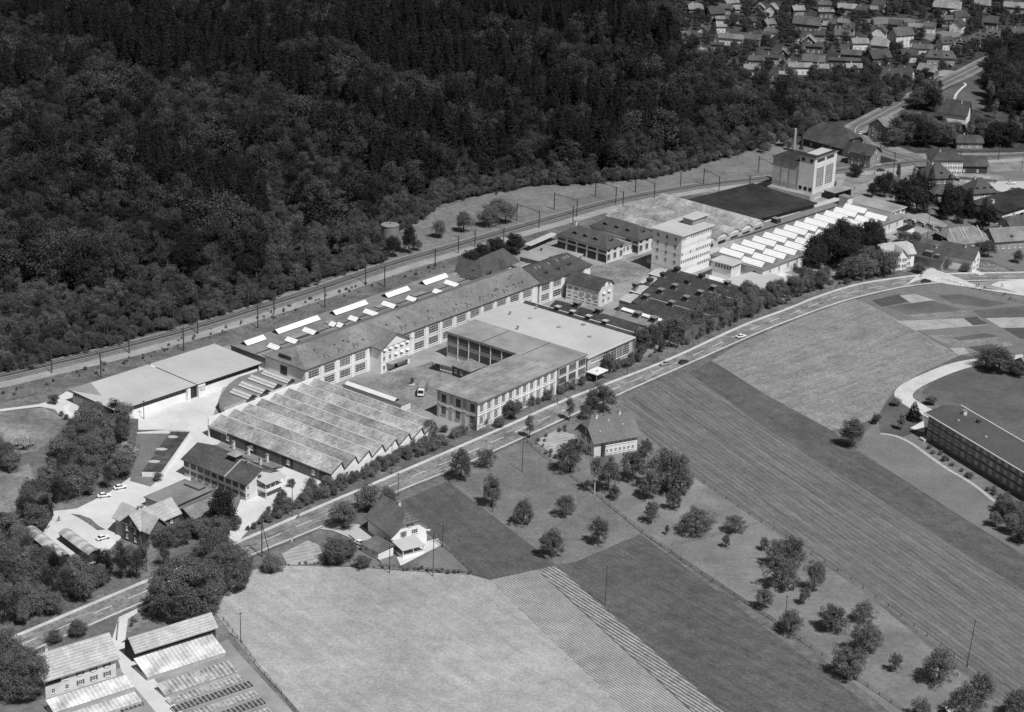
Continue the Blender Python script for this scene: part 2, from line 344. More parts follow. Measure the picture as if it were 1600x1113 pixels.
sheet('path', [(75, 628), (60, 632), (0, 640), (0, 643), (62, 636), (85, 640)], 'gravel_pale', 4)
sheet('yard', [(948, 412), (1015, 395), (1040, 420), (960, 447), (925, 440), (900, 425)], 'asphalt', 3)
sheet('yard', [(1110, 425), (1150, 412), (1240, 430), (1180, 470), (1105, 445)], 'gravel_pale', 4)
# meadows to the left
sheet('meadow', [(-60, 660), (0, 641), (70, 638), (110, 660), (60, 705), (0, 715), (-60, 715)], 'meadow_left', 2)
sheet('meadow', [(-60, 745), (0, 740), (45, 725), (60, 760), (20, 800), (-60, 830)], 'meadow_left', 2)
sheet('meadow', [(620, 352), (668, 333), (745, 308), (835, 292), (905, 290), (1000, 282), (1060, 270), (1105, 256), (1180, 235), (1218, 218), (1222, 258), (1205, 272), (1100, 284), (1000, 301), (935, 314), (870, 333), (800, 352), (700, 382), (640, 400)], 'meadow_rail', 2)
# fields below the road
sheet('field', [(338, 960), (350, 930), (385, 893), (435, 884), (560, 887), (640, 893), (735, 899), (765, 907), (1000, 1135), (470, 1135), (400, 1040)], 'hay_front', 2)
sheet('field', [(765, 907), (838, 891), (1112, 1138), (1000, 1135)], 'rows_pale', 3); sheet('field', [(840, 891), (868, 884), (1175, 1140), (1116, 1138)], 'rows_coarse', 3)
sheet('grass_patch', [(110, 803), (125, 805), (142, 811), (154, 822), (165, 828), (152, 829), (138, 819), (122, 809)], 'verge', 4); sheet('worn_patch', [(112, 632), (98, 636), (104, 648), (120, 656), (112, 647), (106, 640)], 'felt_white', 4)
sheet('field', [(868, 884), (1000, 834), (1450, 1140), (1175, 1140)], 'crop_mid', 2)
sheet('field', [(622, 785), (700, 752), (712, 764), (771, 809), (821, 847), (870, 883), (765, 906), (737, 897), (700, 860), (655, 822)], 'crop_dark', 3)
sheet('meadow', [(700, 751), (816, 692), (850, 712), (928, 772), (1003, 834), (896, 880), (868, 883), (821, 846), (771, 808), (713, 763)], 'orchard_grass', 4)
sheet('meadow', [(880, 690), (990, 650), (1083, 745), (1330, 905), (1640, 1150), (1450, 1140), (1200, 960), (1003, 832), (928, 771), (850, 712)], 'orchard_dry', 2)
sheet('field', [(930, 655), (985, 622), (1076, 582), (1640, 950), (1640, 1150), (1350, 925), (1083, 744), (1000, 672)], 'grain', 3)
sheet('field', [(1076, 583), (1112, 564), (1200, 619), (1298, 672), (1338, 703), (1489, 799), (1640, 893), (1640, 955), (1406, 799), (1200, 671)], 'crop_dark', 4)
sheet('field', [(1110, 565), (1150, 540), (1250, 498), (1333, 468), (1352, 470), (1500, 556), (1440, 583), (1393, 612), (1372, 650), (1335, 668), (1298, 673), (1200, 619)], 'hay_upper', 3)
# garden plots right of the hay field
sheet('ground', [(1340, 468), (1420, 447), (1480, 442), (1560, 462), (1640, 490), (1640, 570), (1550, 560), (1500, 556), (1420, 508)], 'lawn_mid', 3)
for pl, mm, nm in [([(1362, 470), (1405, 460), (1420, 472), (1378, 480)], 'soil_dark', 'vegetable_bed'), ([(1405, 462), (1430, 460), (1462, 470), (1425, 475)], 'soil_pale', 'vegetable_bed'),
        ([(1385, 480), (1455, 470), (1510, 485), (1495, 486), (1420, 492)], 'lawn_dark', 'garden_plot'), ([(1465, 462), (1500, 460), (1575, 475), (1540, 480), (1490, 475)], 'lawn_dark', 'garden_plot'),
        ([(1410, 494), (1505, 485), (1520, 493), (1425, 502)], 'soil', 'vegetable_bed'), ([(1400, 502), (1530, 497), (1545, 508), (1430, 517)], 'soil_pale', 'vegetable_bed'),
        ([(1505, 497), (1525, 495), (1545, 507), (1520, 509)], 'soil_dark', 'vegetable_bed'), ([(1520, 486), (1600, 478), (1640, 485), (1640, 492), (1535, 497)], 'lawn_dark', 'garden_plot'),
        ([(1540, 498), (1640, 489), (1640, 508), (1565, 513)], 'soil_pale', 'vegetable_bed'), ([(1565, 512), (1640, 508), (1640, 530), (1595, 530)], 'soil_dark', 'vegetable_bed'),
        ([(1450, 525), (1485, 523), (1497, 530), (1555, 525), (1585, 540), (1520, 552), (1485, 541)], 'soil', 'vegetable_bed'), ([(1484, 545), (1505, 543), (1515, 552), (1498, 555)], 'soil_pale', 'vegetable_bed'),
        ([(1512, 543), (1550, 538), (1560, 546), (1528, 550)], 'soil_dark', 'vegetable_bed'), ([(1487, 528), (1540, 521), (1560, 526), (1500, 533)], 'lawn_dark', 'garden_plot')]:
    sheet(nm, pl, mm, 4)
# lane and lawns round the flats
lane = smooth_line([tuple(P(*q)[:2]) for q in [(1640, 556), (1570, 562), (1530, 566), (1495, 573), (1455, 588), (1420, 606), (1412, 620), (1428, 633), (1450, 645), (1480, 660)]])
sheet('lawn', [(1440, 612), (1470, 590), (1520, 570), (1640, 562), (1640, 720), (1500, 650), (1465, 630)], 'lawn_dark', 2)
sheet('lawn', [(1338, 703), (1350, 680), (1380, 640), (1395, 615), (1420, 625), (1445, 650), (1445, 690), (1500, 740), (1640, 830), (1640, 893), (1489, 799)], 'lawn_mid', 2)
sheet('lawn', [(1372, 650), (1395, 615), (1420, 626), (1442, 648), (1442, 672), (1410, 683), (1375, 678)], 'lawn_dark', 3)
strip('lane', lane, -3.3, 3.3, 'road_edge', 5)
sheet('pavement', [(1422, 669), (1443, 658), (1445, 676), (1438, 675)], 'gravel_pale', 4)
pth = smooth_line([tuple(P(*q)[:2]) for q in [(1375, 678), (1400, 682), (1425, 694), (1450, 712), (1480, 733), (1520, 757), (1556, 785), (1600, 812), (1640, 840)]], 4)
strip('path', pth, -.7, .7, 'stone', 5)
# main road
ru = [(-240, 1105), (-40, 1020), (26, 996), (130, 952), (258, 898), (380, 846), (481, 802), (525, 783), (606, 748.7), (700, 708), (800, 664.4), (891, 624), (1040, 566), (1160, 511), (1230, 484.8), (1280, 464.5), (1340, 446), (1400, 436), (1442, 431), (1500, 428.5), (1560, 427.5), (1660, 426), (1860, 424)]
rl = [(-240, 1150), (-40, 1060), (60, 1012), (150, 972), (250, 929), (381, 872), (489, 828), (545, 803), (625, 766), (712, 731), (812, 686), (906, 643), (1060, 575), (1182, 521), (1245, 496), (1300, 476), (1345, 463), (1402, 450), (1445, 444), (1500, 439.5), (1560, 438), (1660, 436), (1860, 434)]
RU = smooth_line([tuple(P(*q)[:2]) for q in ru], 4); RL = smooth_line([tuple(P(*q)[:2]) for q in rl], 4)
CEN = [((a[0] + b[0]) / 2, (a[1] + b[1]) / 2) for a, b in zip(RU, RL)]
sheet('verge', [tuple(p) for p in offset_line(RU, 7)] + [tuple(p) for p in offset_line(RL, -1.5)][::-1], 'verge', 3, world=True)
sheet('road', RU + RL[::-1], 'asphalt', 6, world=True)
strip('pavement', RU, -.1, 1.25, 'road_edge', 7, thick=.24); strip('kerb', RL, -.55, .05, 'road_edge', 7, thick=.24)
mbp = MB()
acc = 0
for i in range(len(CEN) - 1):
    a, b = np.array(CEN[i]), np.array(CEN[i + 1]); d = b - a; l = np.linalg.norm(d); d /= l; n_ = np.array([-d[1], d[0]]) * .13; t = 0
    while t < l:
        ph = (acc + t) % 13.; st = min(l - t, .6 if True else 1)
        if ph < 7.: p0 = a + d * t; p1 = a + d * (t + st); mbp.poly([(*(p0 - n_), .152), (*(p1 - n_), .152), (*(p1 + n_), .152), (*(p0 + n_), .152)], 'road_paint')
        t += st
    acc += l
o = mbp.build('road_marking'); o['kind'] = 'structure'
# darker resurfaced patches and oil streaks with ragged shapes
for k in range(120):
    i = int(rng.uniform(4, len(CEN) - 22)); c0 = np.array(CEN[i]); dd = np.array(CEN[i + 1]) - c0; dd /= np.linalg.norm(dd); nn = np.array([-dd[1], dd[0]])
    c0 = c0 + dd * rng.uniform(0, 8) + nn * rng.uniform(-3, 3); a_, b_ = rng.uniform(.8, 5), rng.uniform(.15, .55)
    sheet('road_patch', [tuple(c0 + dd * a_ * math.cos(t) * rng.uniform(.75, 1.1) + nn * b_ * math.sin(t) * rng.uniform(.6, 1.2)) for t in np.linspace(0, 6.0, 12)], random.choice(['asphalt_dark', 'road_far', 'felt_grey', 'road_far', 'felt_mid']), 6.6, world=True)
sheet('pavement', [(1415, 446), (1440, 436), (1478, 444), (1640, 500), (1640, 484), (1540, 452), (1480, 428), (1455, 420), (1440, 425)], 'road_edge', 6.2)
sheet('pavement', [(1478, 443), (1600, 438), (1660, 436), (1660, 480), (1580, 458), (1520, 446)], 'felt_mid', 5)
sheet('road', [(1600, 437), (1660, 434), (1660, 466), (1600, 460), (1548, 446), (1560, 440)], 'road_edge', 6.1)
sheet('road_marking', [(1458, 434.6), (1479, 434.2), (1480, 434.9), (1459, 435.4)], 'road_paint', 8)
sheet('road_marking', [(1478, 434.5), (1505, 442.6), (1503, 443), (1476, 435)], 'road_paint', 8)
sheet('lane', [(500, 827), (520, 818), (560, 820), (590, 840), (560, 848), (540, 838), (520, 830)], 'felt_pale', 7)
sheet('lane', [(175, 1000), (186, 965), (250, 935), (262, 930), (200, 968), (196, 1000), (222, 1040), (270, 1135), (225, 1135), (190, 1050)], 'gravel_pale', 7)
sheet('garden_plot', [(440, 866), (480, 845), (498, 852), (510, 880), (450, 884)], 'soil_pale', 5); sheet('garden_plot', [(186, 975), (235, 950), (250, 960), (200, 990)], 'soil', 4)
sheet('lawn', [(640, 893), (690, 845), (735, 893), (700, 896)], 'lawn_mid', 5); sheet('terrace', [(626, 885), (655, 870), (690, 852), (684, 842), (652, 850), (620, 872)], 'gravel_pale', 6)
sheet('lawn', [(515, 880), (560, 850), (620, 880), (622, 890), (560, 888)], 'lawn_mid', 4)
sheet('garden_plot', [(836, 690), (870, 672), (898, 680), (900, 700), (865, 712)], 'soil_pale', 5)
sheet('path', [(222, 1048), (356, 1000), (372, 1020), (455, 1135), (285, 1135)], 'yard_grey', 5); sheet('path', [(75, 1085), (200, 1040), (228, 1085), (240, 1135), (90, 1135)], 'yard_grey', 5)
# roads of the far side
far_road = smooth_line([tuple(P(*q)[:2]) for q in [(1800, 10), (1660, 55), (1600, 72), (1545, 95), (1500, 118), (1450, 141), (1400, 166), (1355, 190), (1338, 200), (1338, 212), (1352, 226), (1390, 240), (1440, 255), (1475, 275)]])
strip('road', far_road, -6.5, 6.4, 'felt_grey', 5); strip('road', far_road, -3.6, 3.6, 'road_far', 6); strip('road_marking', far_road, -.1, .1, 'road_paint', 7); strip('kerb', far_road, 5.8, 6.05, 'felt_mid', 7, thick=.24); strip('kerb', far_road, -5.6, -5.3, 'felt_mid', 7, thick=.24)
sheet('road', [(1352, 224), (1385, 222), (1430, 240), (1640, 236), (1640, 250), (1440, 262), (1380, 245)], 'asphalt', 4)
sheet('station_yard', [(1330, 262), (1430, 255), (1640, 250), (1640, 318), (1560, 300), (1520, 290), (1440, 300), (1390, 310), (1310, 300)], 'asphalt', 3)
sheet('parking_lot', [(1545, 284), (1640, 280), (1640, 318), (1590, 308), (1552, 296)], 'felt_pale', 4); sheet('grass_patch', [(1560, 268), (1640, 262), (1640, 280), (1572, 283)], 'lawn_mid', 5)
sheet('lane', smooth_line([(1330, 262), (1375, 275), (1340, 290), (1305, 300), (1300, 306), (1345, 300), (1400, 278), (1440, 268)], 3), 'felt_mid', 5)
sheet('lawn', [(1380, 195), (1405, 172), (1440, 176), (1440, 200), (1400, 210)], 'lawn_dark', 3); sheet('meadow', [(1470, 145), (1520, 118), (1560, 125), (1560, 160), (1530, 172), (1480, 168)], 'lawn_dark', 3)
fp = smooth_line([tuple(P(*q)[:2]) for q in [(1490, 161), (1494, 148), (1503, 138), (1509, 133), (1506, 130)]], 4); strip('path', fp, -.7, .7, 'road_edge', 6)
sheet('field', [(1336, 33), (1372, 27), (1420, 29), (1440, 33), (1395, 37), (1350, 40)], 'meadow_rail', 4); sheet('field', [(1435, 57), (1475, 48), (1512, 48), (1500, 57), (1460, 66)], 'lawn_mid', 4)
for q in [[(1241, 60), (1249, 60), (1250, 84), (1244, 84)], [(1460, 108), (1500, 112), (1520, 104), (1500, 118), (1465, 120)]]: sheet('lane', q, 'felt_mid', 5)
for q in [[(1560, 345), (1640, 372), (1640, 379), (1556, 350)], [(1490, 414), (1500, 411), (1540, 429), (1532, 431)], [(1443, 424), (1458, 418), (1470, 429), (1462, 431)]]: sheet('path', q, 'road_edge', 6)
for q, mm in [([(1535, 350), (1640, 388), (1640, 420), (1540, 426), (1500, 412), (1520, 380)], 'lawn_mid'), ([(1395, 425), (1440, 410), (1500, 425), (1440, 432)], 'garden_mix'), ([(1500, 412), (1540, 405), (1590, 425), (1545, 428)], 'garden_mix'), ([(1395, 318), (1420, 316), (1480, 352), (1430, 370), (1395, 350)], 'yard_grey')]: sheet('garden', q, mm, 4)
# ------------------------------------------------------------------ railway
tr = [(-220, 637), (-40, 595), (0, 586.5), (100, 563), (200, 539), (300, 512), (400, 481.5), (508, 447), (601, 415), (679, 392.5), (800, 357.5), (875, 336.6), (937, 319), (997, 305.5), (1052, 296), (1102, 288), (1208, 276.5), (1309, 266), (1397, 256.5), (1433, 252), (1525, 246), (1600, 241.5), (1660, 238), (1860, 228)]
TR = smooth_line([tuple(P(*q)[:2]) for q in tr], 4)
strip('railway_side_path', TR, -11.5, 3.2, 'gravel_rail', 4); sheet('grass_bank', [tuple(p) for p in offset_line(TR, -11.3)] + [tuple(p) for p in offset_line(TR, -24)][::-1], 'verge', 3, world=True) if False else None
strip('grass_bank', TR[:60], -24, -11.3, 'verge', 3.4); strip('ballast', TR, -2.2, 2.0, 'ballast_dark', 5, thick=.28); strip('ballast', TR, -6.4, -2.6, 'felt_grey', 5, thick=.24)
def track(off, label, dark):
    t = thing('railway_track', label, 'railway track', (0, 0, 0), 0, None); ln = offset_line(TR, off)
    for s_ in (-.75, .75):
        q = offset_line(ln, s_); mb = MB(); q2 = offset_line(ln, s_ + .12)
        for i in range(len(q) - 1): mb.hexa([(*q[i], .28), (*q[i + 1], .28), (*q2[i + 1], .28), (*q2[i], .28)], [(*q[i], .5), (*q[i + 1], .5), (*q2[i + 1], .5), (*q2[i], .5)], 'rail_steel')
        mb.build('rail', t)
    mb = MB(); acc = 0
    for i in range(len(ln) - 1):
        a, b = np.array(ln[i]), np.array(ln[i + 1]); d = b - a; l = np.linalg.norm(d); d /= l; n_ = np.array([-d[1], d[0]]); x = 0
        while x < l:
            c = a + d * x; p = [c - n_ * 1.25 - d * .13, c - n_ * 1.25 + d * .13, c + n_ * 1.25 + d * .13, c + n_ * 1.25 - d * .13]
            mb.hexa([(*q, .2) for q in p], [(*q, .34) for q in p], 'sleeper'); x += .9
    o = mb.build('sleepers', t); o['kind'] = 'stuff'
track(-.1, 'dark railway track nearer the forest, curving past the factory from end to end', 1); track(-4.4, 'paler railway track on the factory side, next to the gravel path', 0)
# ================================================================== the factory
def bat(name, label, cat, O, ang, L, W, z, group=None):
    """a building from a world corner"""
    s = Bld.__new__(Bld); s.ang = ang; s.u = np.array([math.cos(ang), math.sin(ang)]); s.v = np.array([-math.sin(ang), math.cos(ang)])
    s.L, s.W, s.z, s.O = L, W, z, np.array(O, float); s.root = thing(name, label, cat, (O[0], O[1], 0), ang, group); return s
def wpt(s, x, y): return s.O + s.u * x + s.v * y
def solve(s, px, py, target, axis=1):
    lo, hi = 0., 45.; f = lambda z: s.loc(px, py, z)[axis] - target
    a = f(lo)
    for _ in range(40):
        m_ = (lo + hi) / 2
        if (f(m_) > 0) == (a > 0): lo = m_
        else: hi = m_
    return lo
def on_plane(s, px, py, fz):
    z = 8.
    for _ in range(25):
        x, y = s.loc(px, py, z); z = .5 * z + .5 * fz(x, y)
    return (*s.loc(px, py, z), z)
def text(parent, body, size, loc, rx=90, rz=0, m='metal_dark', name='lettering'):
    cu = bpy.data.curves.new('t', 'FONT'); cu.body = body; cu.size = size; cu.extrude = .02; cu.align_x = 'CENTER'
    to = bpy.data.objects.new('t', cu); COL.objects.link(to); bpy.context.view_layer.update()
    me = bpy.data.meshes.new_from_object(to.evaluated_get(bpy.context.evaluated_depsgraph_get())); bpy.data.objects.remove(to)
    me.materials.clear(); me.materials.append(M(m)); o = put(name, me, parent, loc); o.rotation_euler = (R(rx), 0, R(rz)); return o
def vent(s, x, y, z, w_=1.5, h=1.7, top='metal_grey', body='chimney_dark'):
    mb = MB(); mb.box(-w_ * .5, w_ * .5, -w_ * .5, w_ * .5, -1, h * .35, 'felt_mid'); mb.box(-w_ * .62, w_ * .62, -w_ * .62, w_ * .62, h * .35 + .002, h * .85, body); mb.box(-w_ * .72, w_ * .72, -w_ * .72, w_ * .72, h * .85 + .002, h, top)
    return mb.build('ventilator', s.root, (x, y, z))
def skylight(s, x0, x1, y0, y1, z, h=1.2, ax='x', m='skylight_glass', base='felt_dark', f0=1, f1=None, parent=None):
    mb = MB(); mb.box(x0, x1, y0, y1, z - .05, z + .25, base)
    roof_mesh(mb, x0, x1, y0, y1, z + .3, h, m, ax, 1, 0, t=.04)
    if ax == 'x':
        yc = (y0 + y1) / 2
        for x in (x0 + .1, x1 - .1): mb.poly([(x, y0, z + .26), (x, y1, z + .26), (x, yc, z + .22 + h)], base)
    else:
        xc = (x0 + x1) / 2
        for y in (y0 + .1, y1 - .1): mb.poly([(x0, y, z + .26), (x1, y, z + .26), (xc, y, z + .22 + h)], base)
    return s.add(mb, 'skylight')
# --- long flat warehouse, far left
b = Bld('warehouse', 'long flat pale-roofed warehouse with dark window band at the left end of the works', 'warehouse', (105.2, 609.6), (182.4, 643), (412, 568), 5.0)
sx = b.loc(299, 597.7, 5)[0]
b.flat('felt_pale', .35, 'metal_dark', x1=sx - .25); b.flat('felt_pale', .35, 'metal_dark', x0=sx + .25, name='roof'); b.add(MB().box(sx - .245, sx + .245, .1, b.W - 4, 4.5, 5.04, 'metal_dark'), 'roof_joint')
fa = [b.loc(*q, 5) for q in ((105.4, 609.4), (141, 598), (159, 619))]
b.add(MB().hexa([(x + .1, y - .1, 5.002) for x, y in fa], [(x + .1, y - .1, 5.03) for x, y in fa], 'felt_mid'), 'hip_shade_patch')  # level patch: the shade of a tilted hip put into darker felt
b.walls('white_plaster', o=1.0)
gx0, gx1 = b.loc(287, 621, 0)[0], b.loc(300, 617, 0)[0]
def band(b, x0, x1, z0, z1, o, face='F', step=1.0, bar='frame_grey'):
    mb = MB()
    if face == 'F':
        mb.box(x0, x1, o - .05, o + .05, z0, z1, 'glass_dark'); x = x0
        while x < x1: mb.box(x - .06, x + .06, o - .14, o - .052, z0, z1, bar); x += step
    else:
        mb.box(o - .05, o + .05, x0, x1, z0, z1, 'glass_dark'); x = x0
        while x < x1: mb.box(o - .14, o - .052, x - .06, x + .06, z0, z1, bar); x += step
    return b.add(mb, 'window_band')
band(b, 1.2, gx0 - 1.2, 3.0, 4.55, 1.0); band(b, gx1 + 3.4, b.L - 1.1, 3.0, 4.55, 1.0); band(b, 1.3, b.W - 1.2, 3.0, 4.5, 1.0, 'L', 1.7, 'frame_white')
for i in range(5): b.slab('L', 3 + i * 5.2, 1.5, 4.6, 2.7, 'grey_plaster' if i != 2 else 'mid_plaster', 'wall_panel', o=1.0, d=.07)
for i in range(14):
    xx = 2.6 + i * 4.6
    if gx0 - 4 < xx < gx1 + 4: continue
    b.slab('F', xx, 1.45, 4.45, 2.7, 'white_plaster', 'wall_panel', o=1.0, d=.07)
gt = b.add(MB().box(gx0, gx1, .85, .98, .0, 4.5, 'glass_dark'), 'gate'); b.add(MB().box(gx0 - 1.3, gx0, -.3, 1., 0, 4.5, 'white_plaster'), 'gate_pier')
pn = b.add(MB().box(gx1, gx1 + 3.1, -.3, 1., 0, 4.55, 'white_plaster'), 'sign_panel')
text(b.root, 'MOTO', .95, (gx1 + 1.55, -.33, 3.3)); text(b.root, 'VELO', .95, (gx1 + 1.55, -.33, 2.3))
# --- main building
mnb = Bld('factory_building', 'very long two-storey factory building with small dormers and a gabled entrance wing', 'factory', (409, 555), (476.5, 579), (845.5, 443.3), 9.8)
b = mnb; W2 = b.W / 2
rz_ = np.mean([solve(b, 572.5, 500.2, W2), solve(b, 803.5, 420.8, W2)]); RH = rz_ - b.z; hin = b.loc(458.5, 540, rz_)[0]
b.walls('cream_plaster', o=.7); b.pitched('roof_factory', RH, 'x', 0, hin, 1, 0, o=.7, rim='metal_dark')
xl, xr = b.loc(596.5, 547.5, b.z)[0], b.loc(644, 528.8, b.z)[0]; yp = b.loc(596.5, 547.5, b.z)[1]
mb = MB(); roof_mesh(mb, xl, xr, yp, W2 - .05, b.z + .02, RH - .02, 'roof_factory', 'y', 1, 0); b.add(mb, 'wing_roof')
b.add(MB().box(xl + .7, xr - .7, yp + .9, .699, -.2, b.z, 'white_plaster'), 'wing_wall')
mb = MB(); gable_wall(mb, xl + .7, xr - .7, yp + .9, 3, b.z - .01, RH, 'y', 1, 0, 'white_plaster', .7); b.add(mb, 'gable_wall')
k = 0
for i in range(17):
    xx = 5.0 + i * 8.0
    if xl - 3.2 < xx < xr + 2.6 or xx > b.L - 3: continue
    for z in (2.6, 7.0):
        if i == 0 and z < 3: continue
        b.win('F', xx, z, 5.3, 3.0, 7, 3, fr='frame_white', o=.7)
    b.add(MB().box(xx + 3.3, xx + 4.5, .45, .698, 0, 9.4, 'white_plaster'), 'pilaster')
b.add(MB().box(1, xl, .5, .697, 4.55, 5.1, 'white_plaster'), 'string_course')
b.win('L', b.W * .53, 6.6, 3.4, 3.2, 3, 3, fr='shutter', o=.7); b.slab('L', b.W * .53, 5.8, .9, 2.4, 'glass_dark', 'door', o=.7, d=.12)
wl = xr - xl
for r_, z in enumerate((2.0, 5.6, 8.6)):
    for c in range(5):
        if r_ == 0 and c in (1, 2, 3): continue
        xx = xl + wl * (c + .75) / 5.5
        b.win('F', xx, z, 1.3, 1.9, 2, 3, y0=yp, o=.9)
        if (r_ == 2) or (r_ == 1 and c > 1): b.add(MB().hexa([(xx - .8, yp + .15, z + .3), (xx + .8, yp + .15, z + .3), (xx + .8, yp + .85, z + .3), (xx - .8, yp + .85, z + .3)], [(xx - .8, yp + .2, z + .34), (xx + .8, yp + .2, z + .34), (xx + .8, yp + .85, z + .95), (xx - .8, yp + .85, z + .95)], 'felt_white'), 'awning')
b.add(MB().box(xl + wl * .2, xl + wl * .86, yp - 2.0, yp + .9, 3.55, 3.75, 'felt_mid'), 'canopy'); b.add(MB().box(xl + wl * .47, xl + wl * .56, yp + .8, yp + .88, 0, 2.5, 'metal_dark'), 'door')
b.add(MB().box(xl + wl * .2, xl + wl * .86, yp - 1.5, yp + .88, -.1, .5, 'stone'), 'steps')
mb = MB(); mb.box(xl + .9, xr - .9, yp + .75, yp + .895, b.z - .3, b.z + .1, 'grey_plaster'); mb.cyl(0, 0, 0, .1, .55, .55, 'grey_plaster', 14); b.add(mb, 'cornice')
ga = [(735, 525), (885, 465), (1040, 415)]
dm = [(400 + x / 6.667, 480 + y / 6.667) for x, y in ga] + [(400 + x / 3.975, 320 + y / 3.975) for x, y in ((915, 775), (1002, 747), (1085, 716), (1163, 689), (1243, 661), (1323, 631), (1402, 602), (1482, 575), (1555, 546))] + [(640 + x / 3.975, 400 + y / 3.975) for x, y in ((600, 228), (672, 198))]
for q in dm:
    x, y, z = on_plane(b, q[0], q[1] - .6, lambda x_, y_: b.z + RH * y_ / W2)
    mb = MB(); mb.poly([(-1.3, -.25, .08), (0, -.35, .95), (0, 1.9, 1.05)], 'roof_factory').poly([(1.3, -.25, .08), (0, -.35, .95), (0, 1.9, 1.05)], 'roof_factory').poly([(-1.05, -.02, -.15), (1.05, -.02, -.15), (0, -.02, .8)], 'metal_dark')
    mb.box(-.3, .3, -.1, -.03, .02, .45, 'frame_white'); mb.build('dormer', b.root, (x, y, z))
for k in range(26):   # small dark roof vents and replaced tiles
    xx, yy = rng.uniform(8, b.L - 6), rng.uniform(3, W2 - 2.5); z = b.z + RH * yy / W2
    mb = MB(); mb.box(-.22, .22, -.4, .4, -.2, .22, 'metal_dark'); mb.build('roof_vent', b.root, (xx, yy, z))
x, y, z = on_plane(b, 400 + 305 / 6.667, 480 + 535 / 6.667, lambda x_, y_: b.z + RH * x_ / hin)
mb = MB(); mb.box(-.2, 2.2, -3.2, 3.2, -1, 1.5, 'roof_factory').box(-.32, -.21, -2.9, 2.9, .2, 1.25, 'glass_dark'); mb.build('dormer', b.root, (x, y, z))
# --- its dark-roofed continuation
b = bat('factory_building', 'dark-roofed continuation at the right end of the very long building, with patched tiles', 'factory', wpt(mnb, mnb.L + .05, .25), mnb.ang, abs(P(925, 412.5, 9.6)[:2] @ mnb.u - wpt(mnb, mnb.L, 0) @ mnb.u), mnb.W - 3, 9.3)
z = solve(b, 886, 394.5, b.W / 2); hx = max(3, b.L - b.loc(886, 394.5, z)[0])
b.walls('cream_plaster', o=.7); b.pitched('roof_dark', z - b.z, 'x', 1, 0, 0, hx, o=.7, wm='cream_plaster')
for xx in (4.5, 12, 19.5, 27):
    for zz in (2.6, 6.9): b.win('F', xx, zz, 5, 3, 5, 3, fr='frame_white', o=.7)
    b.add(MB().box(xx + 3, xx + 3.9, .45, .698, 0, 9., 'white_plaster'), 'pilaster')
for q in ((854, 428), (873, 421.5), (890, 414.5)):
    x, y, zz = on_plane(b, *q, lambda x_, y_: b.z + (z - b.z) * y_ / (b.W / 2)); b.dormer(x, y, zz, 2.0, 1.0, 2.4, 'roof_dark')
for xx in (6, 8.5, 14.5, 20, 24, 25.6, 27.2): mbx = MB(); mbx.box(-.45, .45, 0, 1.5, .02, .09, 'roof_mid'); o = mbx.build('patched_tiles', b.root, (xx, b.W * .36, b.z + (z - b.z) * .72)); o.rotation_euler = (math.atan2(z - b.z, b.W / 2), 0, 0)
# --- flat annex with white skylights behind
x0 = mnb.loc(345, 534, 4.6)[0]; x1 = mnb.loc(729, 436, 4.6)[0]; y1 = mnb.loc(530, 480.5, 4.6)[1]
an = bat('factory_annex', 'low flat-roofed annex with bright white skylights between the railway bank and the very long building', 'factory hall', wpt(mnb, x0, mnb.W + .05), mnb.ang, x1 - x0, y1 - mnb.W, 4.6)
b = an; b.walls('mid_plaster', o=.3); b.flat('felt_grey', .35, 'metal_dark')
def z4(*q): return [(400 + x / 3.975, 320 + y / 3.975) for x, y in q]
for a, c in (((112, 788), (388, 703)), ((468, 672), (685, 607)), ((793, 565), (945, 520)), ((1028, 487), (1180, 440)), ((-70, 865), (40, 820))):
    (pa, pc) = z4(a, c); xa, ya = b.loc(*pa, 5.2); xc, yc = b.loc(*pc, 5.2); y_ = (ya + yc) / 2
    skylight(b, xa, xc, y_ - 1.9, y_ + 1.9, 4.6, 1.3, 'x')
for a, c in (((75, 875), (165, 890)), ((185, 835), (275, 850)), ((295, 775), (385, 795)), ((470, 735), (500, 748)), ((505, 742), (550, 752)), ((582, 700), (642, 715)), ((672, 660), (770, 682)), ((785, 612), (880, 632)), ((940, 578), (1006, 592)), ((1103, 535), (1165, 545)), ((1173, 480), (1270, 500))):
    (pa, pc) = z4(a, c); xa, ya = b.loc(*pa, 5.2); xc, yc = b.loc(*pc, 5.2); x_ = (xa + xc) / 2
    skylight(b, x_ - 1.8, x_ + 1.8, max(.4, yc), max(ya, yc + 2.5), 4.6, 1.2, 'y')
for q in ((452, 527, 8), (505, 505, 5), (583, 480, 6), (640, 462, 7)):
    x, y = b.loc(q[0], q[1], 4.6); b.add(MB().box(x, x + q[2], max(.5, y - 3), max(3.2, y - .3), 4.55, 4.95, 'bitumen', 'felt_mid'), 'roof_hatch')
b.add(MB().box(.3, b.L - .3, b.W * .46, b.W * .46 + .35, 4.601, 4.85, 'bitumen'), 'roof_kerb')
